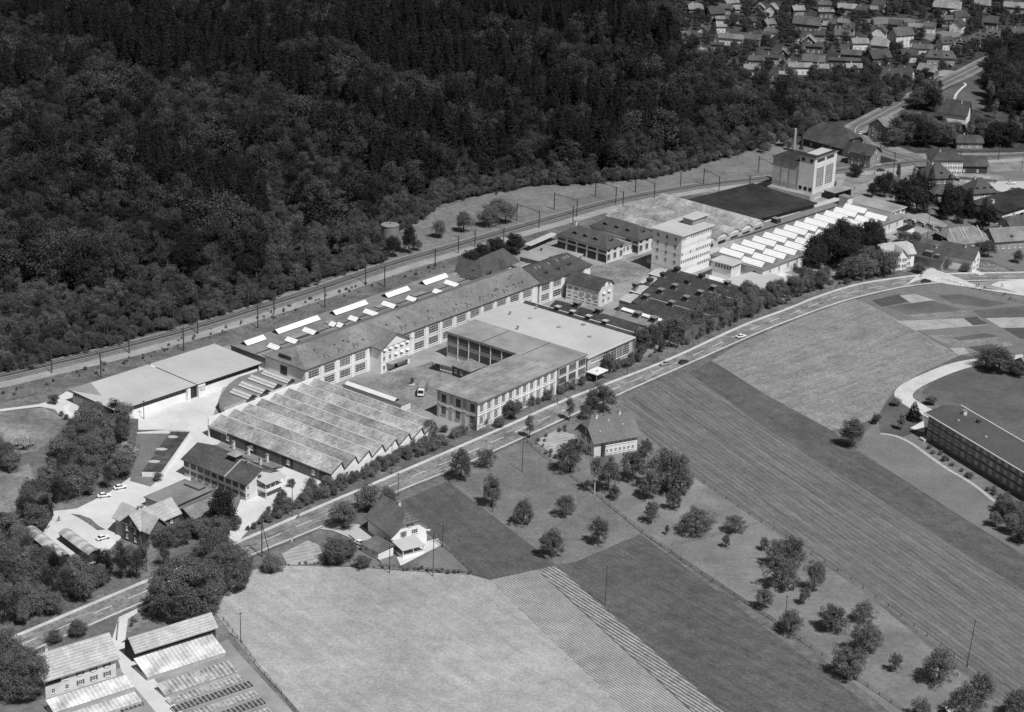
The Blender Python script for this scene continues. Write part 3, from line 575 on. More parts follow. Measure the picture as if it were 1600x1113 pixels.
# --- gabled weaving shed (eight ridges)
b = Bld('weaving_shed', 'shed of eight parallel gabled tile roofs with white verges beside the road', 'factory hall', (327.5, 664.5), (517, 741), (681.8, 668), 4.2)
n = 8; pw = b.L / n; b.walls('mid_plaster', o=.35)
pk = [(535.8, 721), (556.5, 711), (578.6, 697.9), (600.5, 689.6), (620.9, 680.8), (639, 672), (659, 667), (678.7, 656.9)]
rh = 2.7; PK = .79
for k in range(n):
    x0_, xm_, x1_ = k * pw + .02, k * pw + pw * PK, (k + 1) * pw - .02; ye = b.W - .4; mb = MB()
    mb.hexa([(x0_, 0, b.z - .2), (xm_, 0, b.z + rh - .2), (xm_, ye, b.z + rh - .2), (x0_, ye, b.z - .2)], [(x0_, 0, b.z), (xm_, 0, b.z + rh), (xm_, ye, b.z + rh), (x0_, ye, b.z)], 'roof_sawtooth')
    mb.hexa([(xm_ + .01, 0, b.z + rh - .25), (x1_, 0, b.z - .2), (x1_, ye, b.z - .2), (xm_ + .01, ye, b.z + rh - .25)], [(xm_ + .01, 0, b.z + rh), (x1_, 0, b.z), (x1_, ye, b.z), (xm_ + .01, ye, b.z + rh)], 'roof_sawtooth'); b.add(mb, 'roof')
    b.add(MB().hexa([(x0_, -.04, b.z - .24), (xm_, -.04, b.z + rh - .24), (x1_, -.04, b.z - .24)], [(x0_, -.004, b.z - .24), (xm_, -.004, b.z + rh - .24), (x1_, -.004, b.z - .24)], 'dark_wood') if False else MB().tube((x0_ + .1, .02, b.z - .3), (xm_, .02, b.z + rh - .3), .13, 'dark_wood', 4).tube((xm_, .02, b.z + rh - .3), (x1_, .02, b.z - .3), .13, 'dark_wood', 4), 'verge_board')
    mb = MB(); mb.box(k * pw + pw * PK - .14, k * pw + pw * PK + .14, .02, b.W - .4, b.z + rh - .03, b.z + rh + .16, 'frame_white'); b.add(mb, 'ridge_tiles')
    mb = MB(); mb.hexa([(k * pw + .4, .35, b.z - .02), ((k + 1) * pw - .4, .35, b.z - .02), (k * pw + pw * PK, .35, b.z + rh - .4)], [(k * pw + .4, .7, b.z - .02), ((k + 1) * pw - .4, .7, b.z - .02), (k * pw + pw * PK, .7, b.z + rh - .4)], 'white_plaster'); b.add(mb, 'gable_wall')
    b.win('F', (k + .62) * pw, 2.6, 1.2, 1.9, 2, 3, o=.35)
b.add(MB().box(-.2, b.L + .2, b.W - .38, b.W + .1, 0, b.z + rh + .15, 'white_plaster'), 'back_parapet'); b.add(MB().box(-.35, -.02, b.W - 9, b.W + .1, 3.6, b.z + .3, 'felt_pale'), 'side_parapet')
b.add(MB().box(.5, b.L - .5, .3, .345, -.2, b.z, 'white_plaster'), 'front_wall')
for i in range(10): yy = b.W * (i + .5) / 10; b.slab('L', yy, 1.9, b.W / 10 - .35, 3.3, 'brown_wood' if i % 3 else 'dark_wood', 'wall_panel', o=.35, d=.1)
for i in (1, 3, 6, 8): b.win('L', b.W * (i + .42) / 10, 2.2, 1.2, 1.5, 2, 2, o=.22)
# low glazed roof behind the parapet
pp = [(341, 624.8), (357.5, 600), (372.5, 589.5), (413, 577), (478, 588.7), (350, 638)]
c = [P(*q, 3.8)[:2] for q in pp]
gr = bat('low_hall', 'low dark flat roof with four ribbed skylights between warehouse and gabled shed', 'factory hall', c[0], b.ang, 10, 10, 3.8)
q = [gr.loc(*a, 3.8) for a in pp]; gr.add(MB().hexa([(*a, 3.5) for a in q], [(*a, 3.8) for a in q], 'frame_white', 'felt_grey'), 'roof')
cx_, cy_ = np.mean(q, axis=0); gr.add(MB().hexa([(cx_ + (x - cx_) * .97, cy_ + (y - cy_) * .97, -.2) for x, y in q], [(cx_ + (x - cx_) * .97, cy_ + (y - cy_) * .97, 3.49) for x, y in q], 'cream_plaster'), 'wall')
for a, d_ in (((300, 258), (500, 330)), ((390, 185), (640, 275)), ((490, 118), (760, 218)), ((630, 62), (905, 165))):
    pa = gr.loc(320 + a[0] / 6.667, 570 + a[1] / 6.667, 4.6); pc = gr.loc(320 + d_[0] / 6.667, 570 + d_[1] / 6.667, 4.6); xm = (pa[0] + pc[0]) / 2
    skylight(gr, xm - 2.2, xm + 2.2, pc[1], pa[1], 3.8, 1.3, 'y', 'skylight_ribbed')
# --- corner wing by the road
wg = Bld('factory_wing', 'two-storey flat-roofed wing with pilasters and tall windows between lorry yard and road', 'factory', (680.3, 607.5), (747.7, 630.2), (874, 573.6), 10.6)
b = wg; b.walls('cream_plaster', o=.9); b.flat('felt_wing', .4, 'metal_grey')
nb = 11
for i in range(nb):
    xx = .9 + (b.L - 1.8) * (i + .5) / nb
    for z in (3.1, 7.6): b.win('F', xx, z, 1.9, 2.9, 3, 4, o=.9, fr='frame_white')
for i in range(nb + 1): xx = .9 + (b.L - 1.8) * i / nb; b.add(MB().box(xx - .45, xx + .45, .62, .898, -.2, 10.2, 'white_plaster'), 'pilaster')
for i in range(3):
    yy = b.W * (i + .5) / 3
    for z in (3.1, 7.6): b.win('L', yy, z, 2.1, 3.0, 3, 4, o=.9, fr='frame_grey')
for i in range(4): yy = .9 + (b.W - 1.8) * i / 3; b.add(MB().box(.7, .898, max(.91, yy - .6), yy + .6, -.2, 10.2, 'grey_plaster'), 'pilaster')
b.add(MB().box(.6, .699, .8, b.W - .9, 5.2, 5.6, 'cream_plaster'), 'string_course'); b.add(MB().box(.6, b.L - 1, .5, .618, 5.2, 5.5, 'white_plaster'), 'string_course')
# --- glazed bar across the yard
br = Bld('factory_wing', 'flat grey-roofed two-storey wing with wide dark glazing facing the courtyard', 'factory', (687.8, 520.8), (874, 573.6), (919.2, 553.5), 10.5, ang=math.degrees(wg.ang))
b = br; b.walls('cream_plaster', o=.5); yj = [b.loc(796, 517, 10.5)[1], b.loc(860, 535.8, 10.5)[1]]
ys = [0.02, yj[1] - .1, yj[0] - .1, b.W]
for i in range(3):
    b.flat('felt_mid', .4, 'metal_grey', y0=ys[i] + (.3 if i else 0), y1=ys[i + 1], z=10.5, name='roof')
    if i: b.add(MB().box(0, b.L, ys[i] + .002, ys[i] + .298, 10.1, 10.56, 'metal_dark'), 'roof_seam')
y0w = wpt(wg, 0, wg.W); 
for i in range(7):
    yy = b.W - 3.2 - i * 5.2
    for z in (3.6, 7.9): b.win('L', yy, z, 4.6, 3.0, 8, 3, o=.5, fr='metal_grey')
    b.add(MB().box(.3, .498, yy - 2.75, yy - 2.45, 0, 10, 'white_plaster'), 'pilaster')
for i in range(3):
    for z in (4.4, 8.0): b.win('F', b.L * (i + .5) / 3, z, 4.3, 2.5, 4, 3, o=.5, fr='frame_grey')
# --- big white roof
b = Bld('factory_hall', 'large hall under a bright shallow white roof, the biggest roof of the works', 'factory hall', (728, 500.6), (919.2, 559.7), (994.7, 527), 8.6)
b.walls('grey_plaster', o=.8); hallw = b
for i, (xa, xb_) in enumerate(((0, .36), (.36, .64), (.64, 1))):
    xa *= b.L; xb_ *= b.L; zz = [8.6, 8.95, 8.95, 8.6]; za, zb = (8.6, 9.0) if i == 0 else (9.0, 9.0) if i == 1 else (9.0, 8.6)
    b.add(MB().hexa([(xa, 0, 8.2), (xb_, 0, 8.2), (xb_, b.W, 8.2), (xa, b.W, 8.2)], [(xa, 0, za), (xb_, 0, zb), (xb_, b.W, zb), (xa, b.W, za)], 'frame_white', 'felt_pale' if i else 'felt_pale'), 'roof')
for q in ((828, 498), (873, 511.5), (921, 526.5), (911.5, 507.3)):
    x, y = b.loc(*q, 9); b.add(MB().box(x - .7, x + .7, y - .7, y + .7, 8.8, 9.25, 'felt_mid'), 'roof_hatch')
for q in ((797, 492), (809, 514.5), (838, 482)):
    x, y = b.loc(*q, 9); mbv = MB(); mbv.cyl(x, y, 8.7, 10, .35, .3, 'pipe_metal').cyl(x, y, 10.002, 10.3, .6, .5, 'metal_grey'); b.add(mbv, 'roof_vent')
for i in range(6): b.win('F', 2.8 + (b.L - 5) * (i + .5) / 6.2, 5.0 if i > 1 else 6.2, 3.9, 4.6 if i > 1 else 1.7, 4, 5, o=.8, fr='frame_white')
b.add(MB().box(-1, 6, -5, .0, 3.3, 3.6, 'felt_white'), 'canopy'); mb = MB()
for x, y in ((-.8, -4.7), (5.7, -4.7)): mb.box(x, x + .25, y, y + .25, -.2, 3.29, 'metal_grey')
b.add(mb, 'canopy_posts')
# --- courtyard gatehouse and its shed
b = Bld('gatehouse', 'small hip-roofed gatehouse in the courtyard below the glazed wing', 'gatehouse', (706, 571), (734, 581.5), (761, 571.6), 4.2)
b.walls('brown_wood', o=.5); b.pitched('roof_mid', 2.6, 'x', 0, b.W * .45, 0, b.W * .45)
for i in range(3): b.win('L', b.W * (i + .5) / 3, 2.3, 1.1, 1.4, o=.5)
for i in range(3): b.win('F', b.L * (i + .5) / 3, 2.3, 1.4, 1.4, o=.5)
b = Bld('lean_to_shed', 'small lean-to shed with patched corrugated roof on posts beside the gatehouse', 'shed', (677, 563.5), (707, 574.5), (716, 566), 3.4)
b.add(MB().hexa([(0, 0, 3.2), (b.L, 0, 3.6), (b.L, b.W, 3.6), (0, b.W, 3.2)], [(0, 0, 3.35), (b.L, 0, 3.75), (b.L, b.W, 3.75), (0, b.W, 3.35)], 'felt_mid'), 'roof'); b.add(MB().box(.5, b.L, .4, b.W * .62, -.1, 3.25, 'grey_plaster'), 'wall')
for i in range(3): b.win('L', b.W * (.12 + i * .2), 1.9, 1.3, 1.3, o=.5)
for y in (b.W * .72, b.W - .4): b.add(MB().box(.3, .5, y, y + .2, -.1, 3.2, 'wood_pole'), 'post')
# --- low sheds with a white glass roof by the gabled shed
b = Bld('low_shed', 'low flat shed with a long white glass roof between the gabled shed and the yard', 'shed', (543, 597), (627, 633), (643, 626.5), 3.0, ang=math.degrees(wg.ang), L=5.6)
b.walls('cream_plaster', o=.3); b.flat('felt_grey', .3, 'metal_grey'); skylight(b, .2, 2.9, b.W * .12, b.W * .96, 3.0, .9, 'y', 'felt_white')
# --- black roof strip with ridge and cowls
z5 = lambda x, y: (640 + x / 3.975, 400 + y / 3.975); z6 = lambda x, y: (800 + x / 3.975, 280 + y / 3.975)
b = bat('weaving_shed', 'narrow black-roofed shed with four capped vents along a white ridge line', 'factory hall', wpt(hallw, hallw.L + .1, 1.5), hallw.ang, 9.0, hallw.W - 3, 6.2)
b.walls('mid_plaster', o=.3); b.pitched('felt_tar', 1.8, 'y', 1, 0, o=.3, wm='cream_plaster'); b.add(MB().box(b.L / 2 - .2, b.L / 2 + .2, .5, b.W - 1, 7.97, 8.13, 'felt_white'), 'ridge_tiles')
for q in ((932, 325), (1030, 350), (1133, 378), (1238, 408)): x, y = b.loc(*z5(*q), 8.4); vent(b, b.L / 2, y, 7.9, 1.5, 1.7, 'felt_pale')
b.win('F', b.L / 2, 3.6, 3, 3.2, 4, 5, o=.3)
b2 = bat('weaving_shed', 'second narrow black-roofed shed with square dark cowls, right of the white ridge line', 'factory hall', wpt(b, b.L + .1, 6), b.ang, 9.0, b.W - 14, 6.0)
b2.walls('mid_plaster', o=.3); b2.pitched('felt_tar', 1.7, 'y', 1, 0, o=.3, wm='mid_plaster')
for q in ((1065, 300), (1212, 335)): x, y = b2.loc(*z5(*q), 8); vent(b2, b2.L / 2, y, 7.6, 1.9, 2.1)
b3 = bat('weaving_shed', 'short pale tiled shed with two square cowls next to the dark sawtooth roofs', 'factory hall', wpt(b2, b2.L + .1, -2), b.ang, 7.5, 19, 5.6)
b3.walls('mid_plaster', o=.3); b3.pitched('roof_mid', 1.6, 'y', 1, 0, o=.3, wm='mid_plaster')
for q in ((1387, 385), (1508, 418)): x, y = b3.loc(*z5(*q), 7.5); vent(b3, b3.L / 2, min(max(1.5, y), 17), 7.1, 1.9, 2.0)
# --- dark roofed hall with many cowls
b = Bld('weaving_hall', 'broad hall of dark sawtooth roofs dotted with square ventilator cowls', 'factory hall', (967, 487.5), (1070, 516.5), (1202, 462.5), 6.0); n = 5; pw = b.L / n
b.walls('brown_wood', o=.3)
for k in range(n):
    yb = b.W + (0 if k == 0 else 3.5 * k); mb = MB(); roof_mesh(mb, k * pw + .02, (k + 1) * pw - .02, 0, yb, 6.0, 1.5, 'felt_tar', 'y', t=.2); b.add(mb, 'roof')
    mb = MB(); gable_wall(mb, k * pw + .3, (k + 1) * pw - .3, .3, yb - .3, 5.9, 1.5, 'y', 1, 0, 'brown_wood', .3); b.add(mb, 'gable_wall')
    if yb > b.W: b.add(MB().box(k * pw + .3, (k + 1) * pw - .3, b.W - .29, yb - .3, -.2, 5.9, 'mid_plaster'), 'wall')
    if k in (1, 3): b.add(MB().box((k + .5) * pw - .17, (k + .5) * pw + .17, .4, yb * (.9 if k == 1 else .4), 7.47, 7.62, 'felt_pale'), 'ridge_tiles')
    if k: mb = MB(); roof_mesh(mb, k * pw + .4, (k + 1) * pw - .8, yb + .02, yb + 6.5, 5.2, 1.1, 'skylight_ribbed', 'y', t=.1); mb.box(k * pw + .6, (k + 1) * pw - 1, yb + .03, yb + 6.3, -.1, 5.15, 'mid_plaster'); b.add(mb, 'glazed_bay')
x, y = b.loc(*z6(705, 800), 6.3); x2, y2 = b.loc(*z6(1070, 895), 6.3)
b.add(MB().hexa([(.5, y2, 6.35), (1.9, y2, 7.), (1.9, y, 7.), (.5, y, 6.35)], [(.5, y2, 6.45), (1.9, y2, 7.1), (1.9, y, 7.1), (.5, y, 6.45)], 'skylight_glass'), 'skylight')
for q in ((1025, 580), (940, 600), (857, 630), (768, 665), (1178, 620), (1092, 640), (1012, 670), (925, 705), (833, 745), (1337, 660), (1252, 675), (1170, 712), (1083, 750), (992, 788)):
    x, y = b.loc(*z6(*q), 7.2); k = int(x / pw); vent(b, x, y, 6.0 + 1.5 * (1 - abs((x / pw - k) - .5) * 2), 1.7, 2.0, 'metal_grey' if q[1] > 650 else 'metal_dark')
x, y = b.loc(*z6(1285, 745), 7); mb = MB(); mb.tube((x, y, 6), (x, y, 8.2), .5, 'metal_grey', 7).tube((x, y, 8.2), (x + 2, y + 3.5, 8.2), .5, 'felt_mid', 7).cyl(x, y, 8.3, 9, .9, .7, 'metal_grey'); b.add(mb, 'air_duct')
# --- small gambrel house between them
b = Bld('office_house', 'small white two-storey house with dark gambrel roof and sun blinds amid the workshops', 'office house', (882, 441), (937, 455), (962, 444), 7.4)
b.walls('cream_plaster', o=.5); mb = MB(); zt = 7.4 + 3.2; Wm = b.W; L_ = b.L
for s0, s1, z0_, z1_ in ((0, .27, 7.4, 9.9), (.27, .5, 9.9, zt)):
    mb.hexa([(L_ * s0, 0, z0_ - .25), (L_ * s1, 0, z1_ - .25), (L_ * s1, Wm, z1_ - .25), (L_ * s0, Wm, z0_ - .25)], [(L_ * s0, 0, z0_), (L_ * s1, 0, z1_), (L_ * s1, Wm, z1_), (L_ * s0, Wm, z0_)], 'roof_dark')
    mb.hexa([(L_ * (1 - s1), 0, z1_ - .25), (L_ * (1 - s0), 0, z0_ - .25), (L_ * (1 - s0), Wm, z0_ - .25), (L_ * (1 - s1), Wm, z1_ - .25)], [(L_ * (1 - s1), 0, z1_), (L_ * (1 - s0), 0, z0_), (L_ * (1 - s0), Wm, z0_), (L_ * (1 - s1), Wm, z1_)], 'roof_dark')
b.add(mb, 'roof'); gp = [(.5, 7.35), (L_ * .27 + .1, 9.6), (L_ / 2, zt - .3), (L_ * .73 - .1, 9.6), (L_ - .5, 7.35)]
for y in (.5, Wm - .8): b.add(MB().hexa([(a, y, c_) for a, c_ in gp], [(a, y + .3, c_) for a, c_ in gp], 'white_plaster'), 'gable_wall')
for i in range(5):
    b.win('L', Wm * (i + .6) / 5.3, 5.3, 1.6, 1.7, 2, 2, o=.5)
    if i < 3: b.add(MB().box(.1, .4, Wm * (i + .6) / 5.3 - .9, Wm * (i + .6) / 5.3 + .9, 4.5, 5.6, 'felt_pale'), 'sun_blind')
    b.win('L', Wm * (i + .6) / 5.3, 2.0, 1.7, 1., 2, 1, o=.5)
for i in range(2):
    for z in (5.3, 2., 8.6): b.win('F', L_ * (.33 + .34 * i), z, 1.7, 1.5, 2, 2, o=.5)
for i in (0, 1): b.add(MB().hexa([(L_ * (.33 + .34 * i) - 1, -.2, 5.2), (L_ * (.33 + .34 * i) + 1, -.2, 5.2), (L_ * (.33 + .34 * i) + 1, .4, 5.2), (L_ * (.33 + .34 * i) - 1, .4, 5.2)], [(L_ * (.33 + .34 * i) - 1, -.15, 5.25), (L_ * (.33 + .34 * i) + 1, -.15, 5.25), (L_ * (.33 + .34 * i) + 1, .4, 6), (L_ * (.33 + .34 * i) - 1, .4, 6)], 'felt_white'), 'awning')
# --- office tower
b = Bld('office_tower', 'white six-storey office block with flat roof and penthouse in the middle of the works', 'office block', (1015.1, 355.5), (1066.7, 369.3), (1118.2, 351.7), 19.0)
b.walls('white_plaster', o=.9); b.flat('felt_pale', .35, 'frame_white')
x, y = b.loc(1081, 344, 19.5); b.add(MB().box(x - 5, x + 5.5, y - 4, y + 1, 18.9, 21.6, 'mid_plaster'), 'penthouse_wall'); b.add(MB().box(x - 5.7, x + 6.2, y - 4.7, y + 1.7, 21.6, 21.95, 'frame_white', 'felt_pale'), 'penthouse_roof')
for r_ in range(5):
    z = 17 - r_ * 3.35
    if r_ < 4:
        for i in range(3): b.win('L', b.W * (.24 + .27 * i), z - .6, 1.3, 1.7, 2, 1, o=.9, sill=False)
    sk = [(2, 3), tuple(range(0, 12)), (1, 2, 3, 5, 6), (), tuple(range(0, 8))][r_]
    for i in range(14):
        xx = .9 + (b.L - 1.8) * (i + .5) / 14
        if i in sk: b.slab('F', xx, z, 1.15, 1.5, 'cream_plaster', 'blind', o=.9, d=.04)
        else: b.win('F', xx, z, 1.1, 1.5, 2, 1, o=.9, sill=False)
b.add(MB().box(.86, .898, .9, b.W - .9, 3.2, 3.3, 'grey_plaster').box(.86, .898, .9, b.W - .9, 9.9, 10., 'grey_plaster').box(.86, .898, b.W * .5, b.W * .5 + .08, .5, 18, 'grey_plaster'), 'panel_joints'); otw = b
b = Bld('terrace', 'bright flat terrace roof at the foot of the white office block', 'flat roof', (1011, 405), (1066, 423), (1150, 395), 1.5); b.flat('felt_pale', 1.6, 'frame_white') if False else b.add(MB().box(0, b.L, 0, b.W, -.2, 1.5, 'frame_white', 'felt_pale'), 'slab')
# --- twin hip-roofed halls
b = Bld('hip_roofed_hall', 'front one of two dark hip-roofed halls, with tall dark gates', 'factory hall', (869, 366), (948.5, 390), (977, 380), 6.6)
h1 = b; b.walls('cream_plaster', o=.6); b.pitched('roof_slate', 4.4, 'y', 0, b.L * .55, 0, b.L * .55, o=.6)
for i in range(5): b.slab('L', b.W * (i + .5) / 5, 1.9, b.W / 5 - 1.1, 3.2, 'metal_dark', 'gate', d=.09); b.win('L', b.W * (i + .5) / 5, 4.9, b.W / 5 - 1.1, 1.2, 4, 1, fr='metal_grey', sill=False)
for i in range(3): b.win('F', b.L * (i + .5) / 3, 5.3, 2, 1, 2, 1, fr='metal_grey', sill=False); b.win('F', b.L * (i + .5) / 3, 2.6, 2., 2.4, 3, 3, fr='frame_grey')
for i in range(3): b.dormer(b.L * .2, b.W * (.3 + .2 * i), 6.6 + 4.4 * .4, 2.2, 1.1, 2.4, 'roof_slate', -math.pi / 2)
b.dormer(b.L * .5, b.L * .22, 6.6 + 1.7, 2.2, 1.1, 2.4, 'roof_slate'); b.chimney(b.L * .5, b.W * .8, 11, 1.6)
b = Bld('hip_roofed_hall', 'rear one of two dark hip-roofed halls, touching the wavy pale roofs', 'factory hall', (922, 352), (999, 376), (1018, 368), 6.6, W=h1.W, L=h1.L, ang=math.degrees(h1.ang))
b.walls('cream_plaster', o=.6); b.pitched('roof_slate', 4.4, 'y', 0, b.L * .55, 0, b.L * .55, o=.6)
for i in range(3): b.dormer(b.L * .2, b.W * (.3 + .22 * i), 8.3, 2.2, 1.1, 2.4, 'roof_slate', -math.pi / 2)
b.dormer(b.L * .5, b.L * .22, 8.3, 2.2, 1.1, 2.4, 'roof_slate')
for i in range(3): b.win('F', b.L * (i + .5) / 3, 5.3, 2, 1, 2, 1, fr='metal_grey', sill=False); b.win('F', b.L * (i + .5) / 3, 2.6, 2., 2.4, 3, 3, fr='frame_grey')
for i in range(2): b.win('L', 2.5 + i * 4, 5, 3, 1.1, 3, 1, fr='metal_grey', sill=False); b.slab('L', 2.5 + i * 4, 2, 3, 3, 'metal_dark', 'gate', d=.09)
hb = b; b = bat('link_building', 'low white linking building between the two dark hip-roofed halls', 'factory', wpt(h1, h1.L + .1, 2), h1.ang, 9.5, 18, 4.6)
b.walls('white_plaster', o=.3); b.flat('felt_mid', .3, 'metal_grey')
for i in range(3): b.win('F', 1.8 + 2.9 * i, 2.6, 2.2, 2.2, 3, 3, o=.3)
# --- flat pale building left of them
b = Bld('flat_roofed_building', 'low building with wide pale flat roof behind the dark-roofed end of the long building', 'workshop', (812.5, 398), (872.5, 415), (907, 396), 4.4)
b.walls('mid_plaster', o=.6); b.flat('felt_mid', .35, 'frame_white')
for i in range(5): b.win('L', b.W * (i + .5) / 5, 2.7, 2.4, 1.6, 3, 2)
b.chimney(b.L * .6, b.W * .8, 4.4, .9, .3, 'chimney_dark'); b.chimney(b.L * .25, b.W * .35, 4.4, .9, .3, 'chimney_dark')
b = Bld('loading_platform', 'long low loading platform with pale roof edge at the foot of the railway bank', 'platform', (818, 382), (829, 384), (873, 366), 3., W=3.5); b.flat('felt_pale', .25, 'frame_white'); mb = MB()
for i in range(6): mb.box(1 + i * 4.2, 1.3 + i * 4.2, 1, 1.3, -.1, 2.75, 'wood_pole')
b.add(mb, 'posts')
# --- wavy pale roofs behind
b = Bld('vaulted_sheds', 'group of parallel pale vaulted shed roofs between the dark flat hall and the hip-roofed halls', 'factory hall', (939, 340), (1100, 382), (1134, 357), 5.2, ang=math.degrees(h1.ang)); n = 5
b.L = abs((P(1130, 358, 5.2) - P(1040, 322 + 75, 5.2))[:2] @ b.u); b.L = min(b.L, 46); pw = b.L / n
b.walls('grey_plaster', o=.4)
for k in range(n):
    mb = MB(); N = 6; prev = None
    for j in range(N + 1):
        t = j / N; x = k * pw + pw * t; z = 5.2 + 2.2 * math.sin(math.pi * t) ** .8
        if prev: mb.hexa([(prev[0], 0, prev[1] - .2), (x, 0, z - .2), (x, b.W, z - .2), (prev[0], b.W, prev[1] - .2)], [(prev[0], 0, prev[1]), (x, 0, z), (x, b.W, z), (prev[0], b.W, prev[1])], 'roof_sawtooth')
        prev = (x, z)
    b.add(mb, 'roof'); pts = [(k * pw + .1 + (pw - .2) * j / 8, 5.1 + 2.1 * math.sin(math.pi * j / 8) ** .8) for j in range(9)]
    b.add(MB().hexa([(x, .4, z) for x, z in pts], [(x, .8, z) for x, z in pts], 'cream_plaster'), 'gable_wall'); b.slab('F', (k + .5) * pw, 3.2, pw * .6, 1.4, 'glass_dark', 'window', o=.4)
    if k < 4: vent(b, (k + .9) * pw, b.W * (.5 + .1 * (k % 2)), 5.6, .9, 1.0)
# --- dark flat hall
b = Bld('flat_hall', 'wide flat hall with near-black roof in front of the boiler house', 'factory hall', (1040, 320), (1136.5, 354.8), (1272.3, 315.8), 5.6)
b.walls('mid_plaster', o=1.0); b.flat('felt_dark', .5, 'felt_dark'); band(b, 1.5, b.L - 1.5, 2.6, 4.6, 1.0, step=2)
for i in range(3): b.add(MB().box(.5 + 1, b.L - 1.5, b.W * (i + 1) / 4, b.W * (i + 1) / 4 + .12, 5.6, 5.66, 'metal_dark'), 'roof_seam')
# --- covered tracks and platforms between hall and skylight hall
b = Bld('covered_walkway', 'long narrow pale roof strip running between the dark flat hall and the skylight hall', 'walkway', (1116, 366), (1122, 369), (1312, 311), 3.2, W=3.6); b.flat('felt_pale', .3, 'frame_white'); b.walls('mid_plaster', o=.6)
b = Bld('covered_walkway', 'long narrow grey roof strip with small dark hut, just before the rows of white skylights', 'walkway', (1118, 376), (1126, 379), (1316, 318), 3.0, W=5); b.flat('felt_grey', .3, 'metal_grey'); b.walls('mid_plaster', o=.6)
x = b.L * .45; b.add(MB().box(x, x + 3, 0.5, 3.8, 2.9, 5.2, 'metal_dark', 'metal_grey'), 'roof_hut'); b.add(MB().box(0.5, 3.5, .5, 3.8, 2.9, 5.2, 'metal_dark', 'metal_grey'), 'roof_hut')
# --- skylight hall
b = Bld('skylight_hall', 'flat-roofed hall crowned by two long rows of bright white gabled skylights', 'factory hall', (1108, 398), (1192.5, 422.5), (1415, 339), 5.2)
b.walls('cream_plaster', o=.5); b.flat('felt_grey', .35, 'metal_grey'); n = 13
def z7(x, y): return (1180 + x / 8.833, 310 + y / 8.833)
xs = [b.loc(*z7(*q), 6.6)[0] for q in ((230, 740), (375, 655), (515, 585), (650, 530))] 
x0s = b.loc(*z7(-30, 790), 6.6)[0]
for k in range(n):
    xc = 7.0 + k * (b.L - 8) / n; w_ = 2.2
    xb2 = b.W * .5
    skylight(b, xc - w_, xc + w_, b.W * .53, b.W * .95, 5.2, 1.9, 'y', base='metal_grey'); 
    skylight(b, xc - w_ - 3.2, xc + w_ - 3.2, b.W * .07, b.W * .46, 5.2, 1.9, 'y', base='metal_grey')
for i in range(16): b.win('F', 2.5 + (b.L - 5) * (i + .5) / 16, 3.0, 1.3, 2.3, 2, 3, o=.5)
for i in range(3): b.win('L', b.W * (i + .5) / 3, 3.2, 1.8, 1.4, 2, 2, o=.5)
sh = b
b = Bld('pavilion', 'small white flat-roofed pavilion with a row of windows on the pale terrace', 'pavilion', (1110, 406), (1144, 415.5), (1162, 408), 7.2)
b.walls('white_plaster', o=.8); b.flat('felt_pale', .3, 'frame_white')
for i in range(6): b.win('L', b.W * (i + .8) / 7.6, 5.6, 1.1, 1.7, 1, 2, o=.8)
for i in range(5): b.win('F', b.L * (i + .8) / 6.6, 5.6, 1., 1.4, 1, 2, o=.8)
b = Bld('flat_roofed_building', 'low building with pale flat roof right of the pavilion, half hidden by roadside trees', 'workshop', (1145, 440), (1180, 456), (1232, 436), 3.0, W=18); b.flat('felt_pale', .3, 'frame_white'); b.walls('grey_plaster', o=.4)
# --- boiler house tower
b = Bld('boiler_house', 'tall concrete boiler house with large grid windows and lower boiler hall beside the railway', 'boiler house', (1250, 241.5), (1274.5, 248), (1308.5, 234.5), 21.0)
tw = b; tl = b.L; b.walls('cream_plaster', o=.5); b.flat('felt_dark', .5, 'felt_mid'); x, y = .5 * b.L, .5 * b.W; b.add(MB().box(b.L * .25, b.L * .9, b.W * .25, b.W * .9, 21.0, 21.12, 'felt_pale'), 'roof_patch')
for i in range(2):
    xx = b.L * (.29 + .4 * i)
    b.win('F', xx, 10.6, 6.8, 9.8, 4, 8, fr='cream_plaster', pane='metal_grey', o=.5); b.win('F', xx, 19.0, 6.8, 1.6, 8, 1, fr='frame_grey', o=.5, sill=False); b.slab('F', xx, 2, 5.6, 2.2, 'grey_plaster', 'gate', o=.5)
for i in range(2): b.win('L', b.W * (.25 + .5 * i), 19.2, 1.6, 1.7, 2, 1, fr='dark_wood', o=.5, sill=False)
for i in range(3): b.win('L', b.W * (.2 + .3 * i), 5.2, 1.7, 1.8, 2, 1, fr='dark_wood', o=.5, sill=False)
Wl = 14.0
b.add(MB().box(.5, tl * .8, b.W - .48, b.W + Wl, -.2, 17.0, 'grey_plaster'), 'boiler_hall_wall'); b.add(MB().box(-.2, tl * .8 + .6, b.W - .45, b.W + Wl + .7, 17.002, 17.5, 'felt_grey', 'felt_dark'), 'boiler_hall_roof')
mb = MB()
for i in range(4): yy = b.W + Wl * i / 3 - .1; mb.box(.35, .49, yy, yy + .25, 0, 17, 'mid_plaster')
mb.box(.33, .348, b.W - .2, b.W + Wl, 5.4, 5.7, 'mid_plaster'); b.add(mb, 'concrete_frame'); b.slab('L', b.W + Wl * .8, 2.6, 1.2, 1.6, 'glass_dark', 'window', o=.5)
b.add(MB().box(-3.5, .4, -1, b.W + Wl, 0, 3.4, 'grey_plaster', 'felt_mid'), 'lean_to')
for i, (q, mm, hh_) in enumerate((((1239, 236), 'pipe_metal', 14), ((1252, 233), 'metal_dark', 14))):
    x, y = b.loc(*q, 17.5); y = min(y, b.W + Wl - 2); mb = MB(); mb.cyl(x, y, 17.2, 17.5 + hh_ * .8, .75, .62, mm, 10).cyl(x, y, 17.51, 18.3, 1.3, 1.1, 'metal_dark', 10); b.add(mb, 'smokestack')
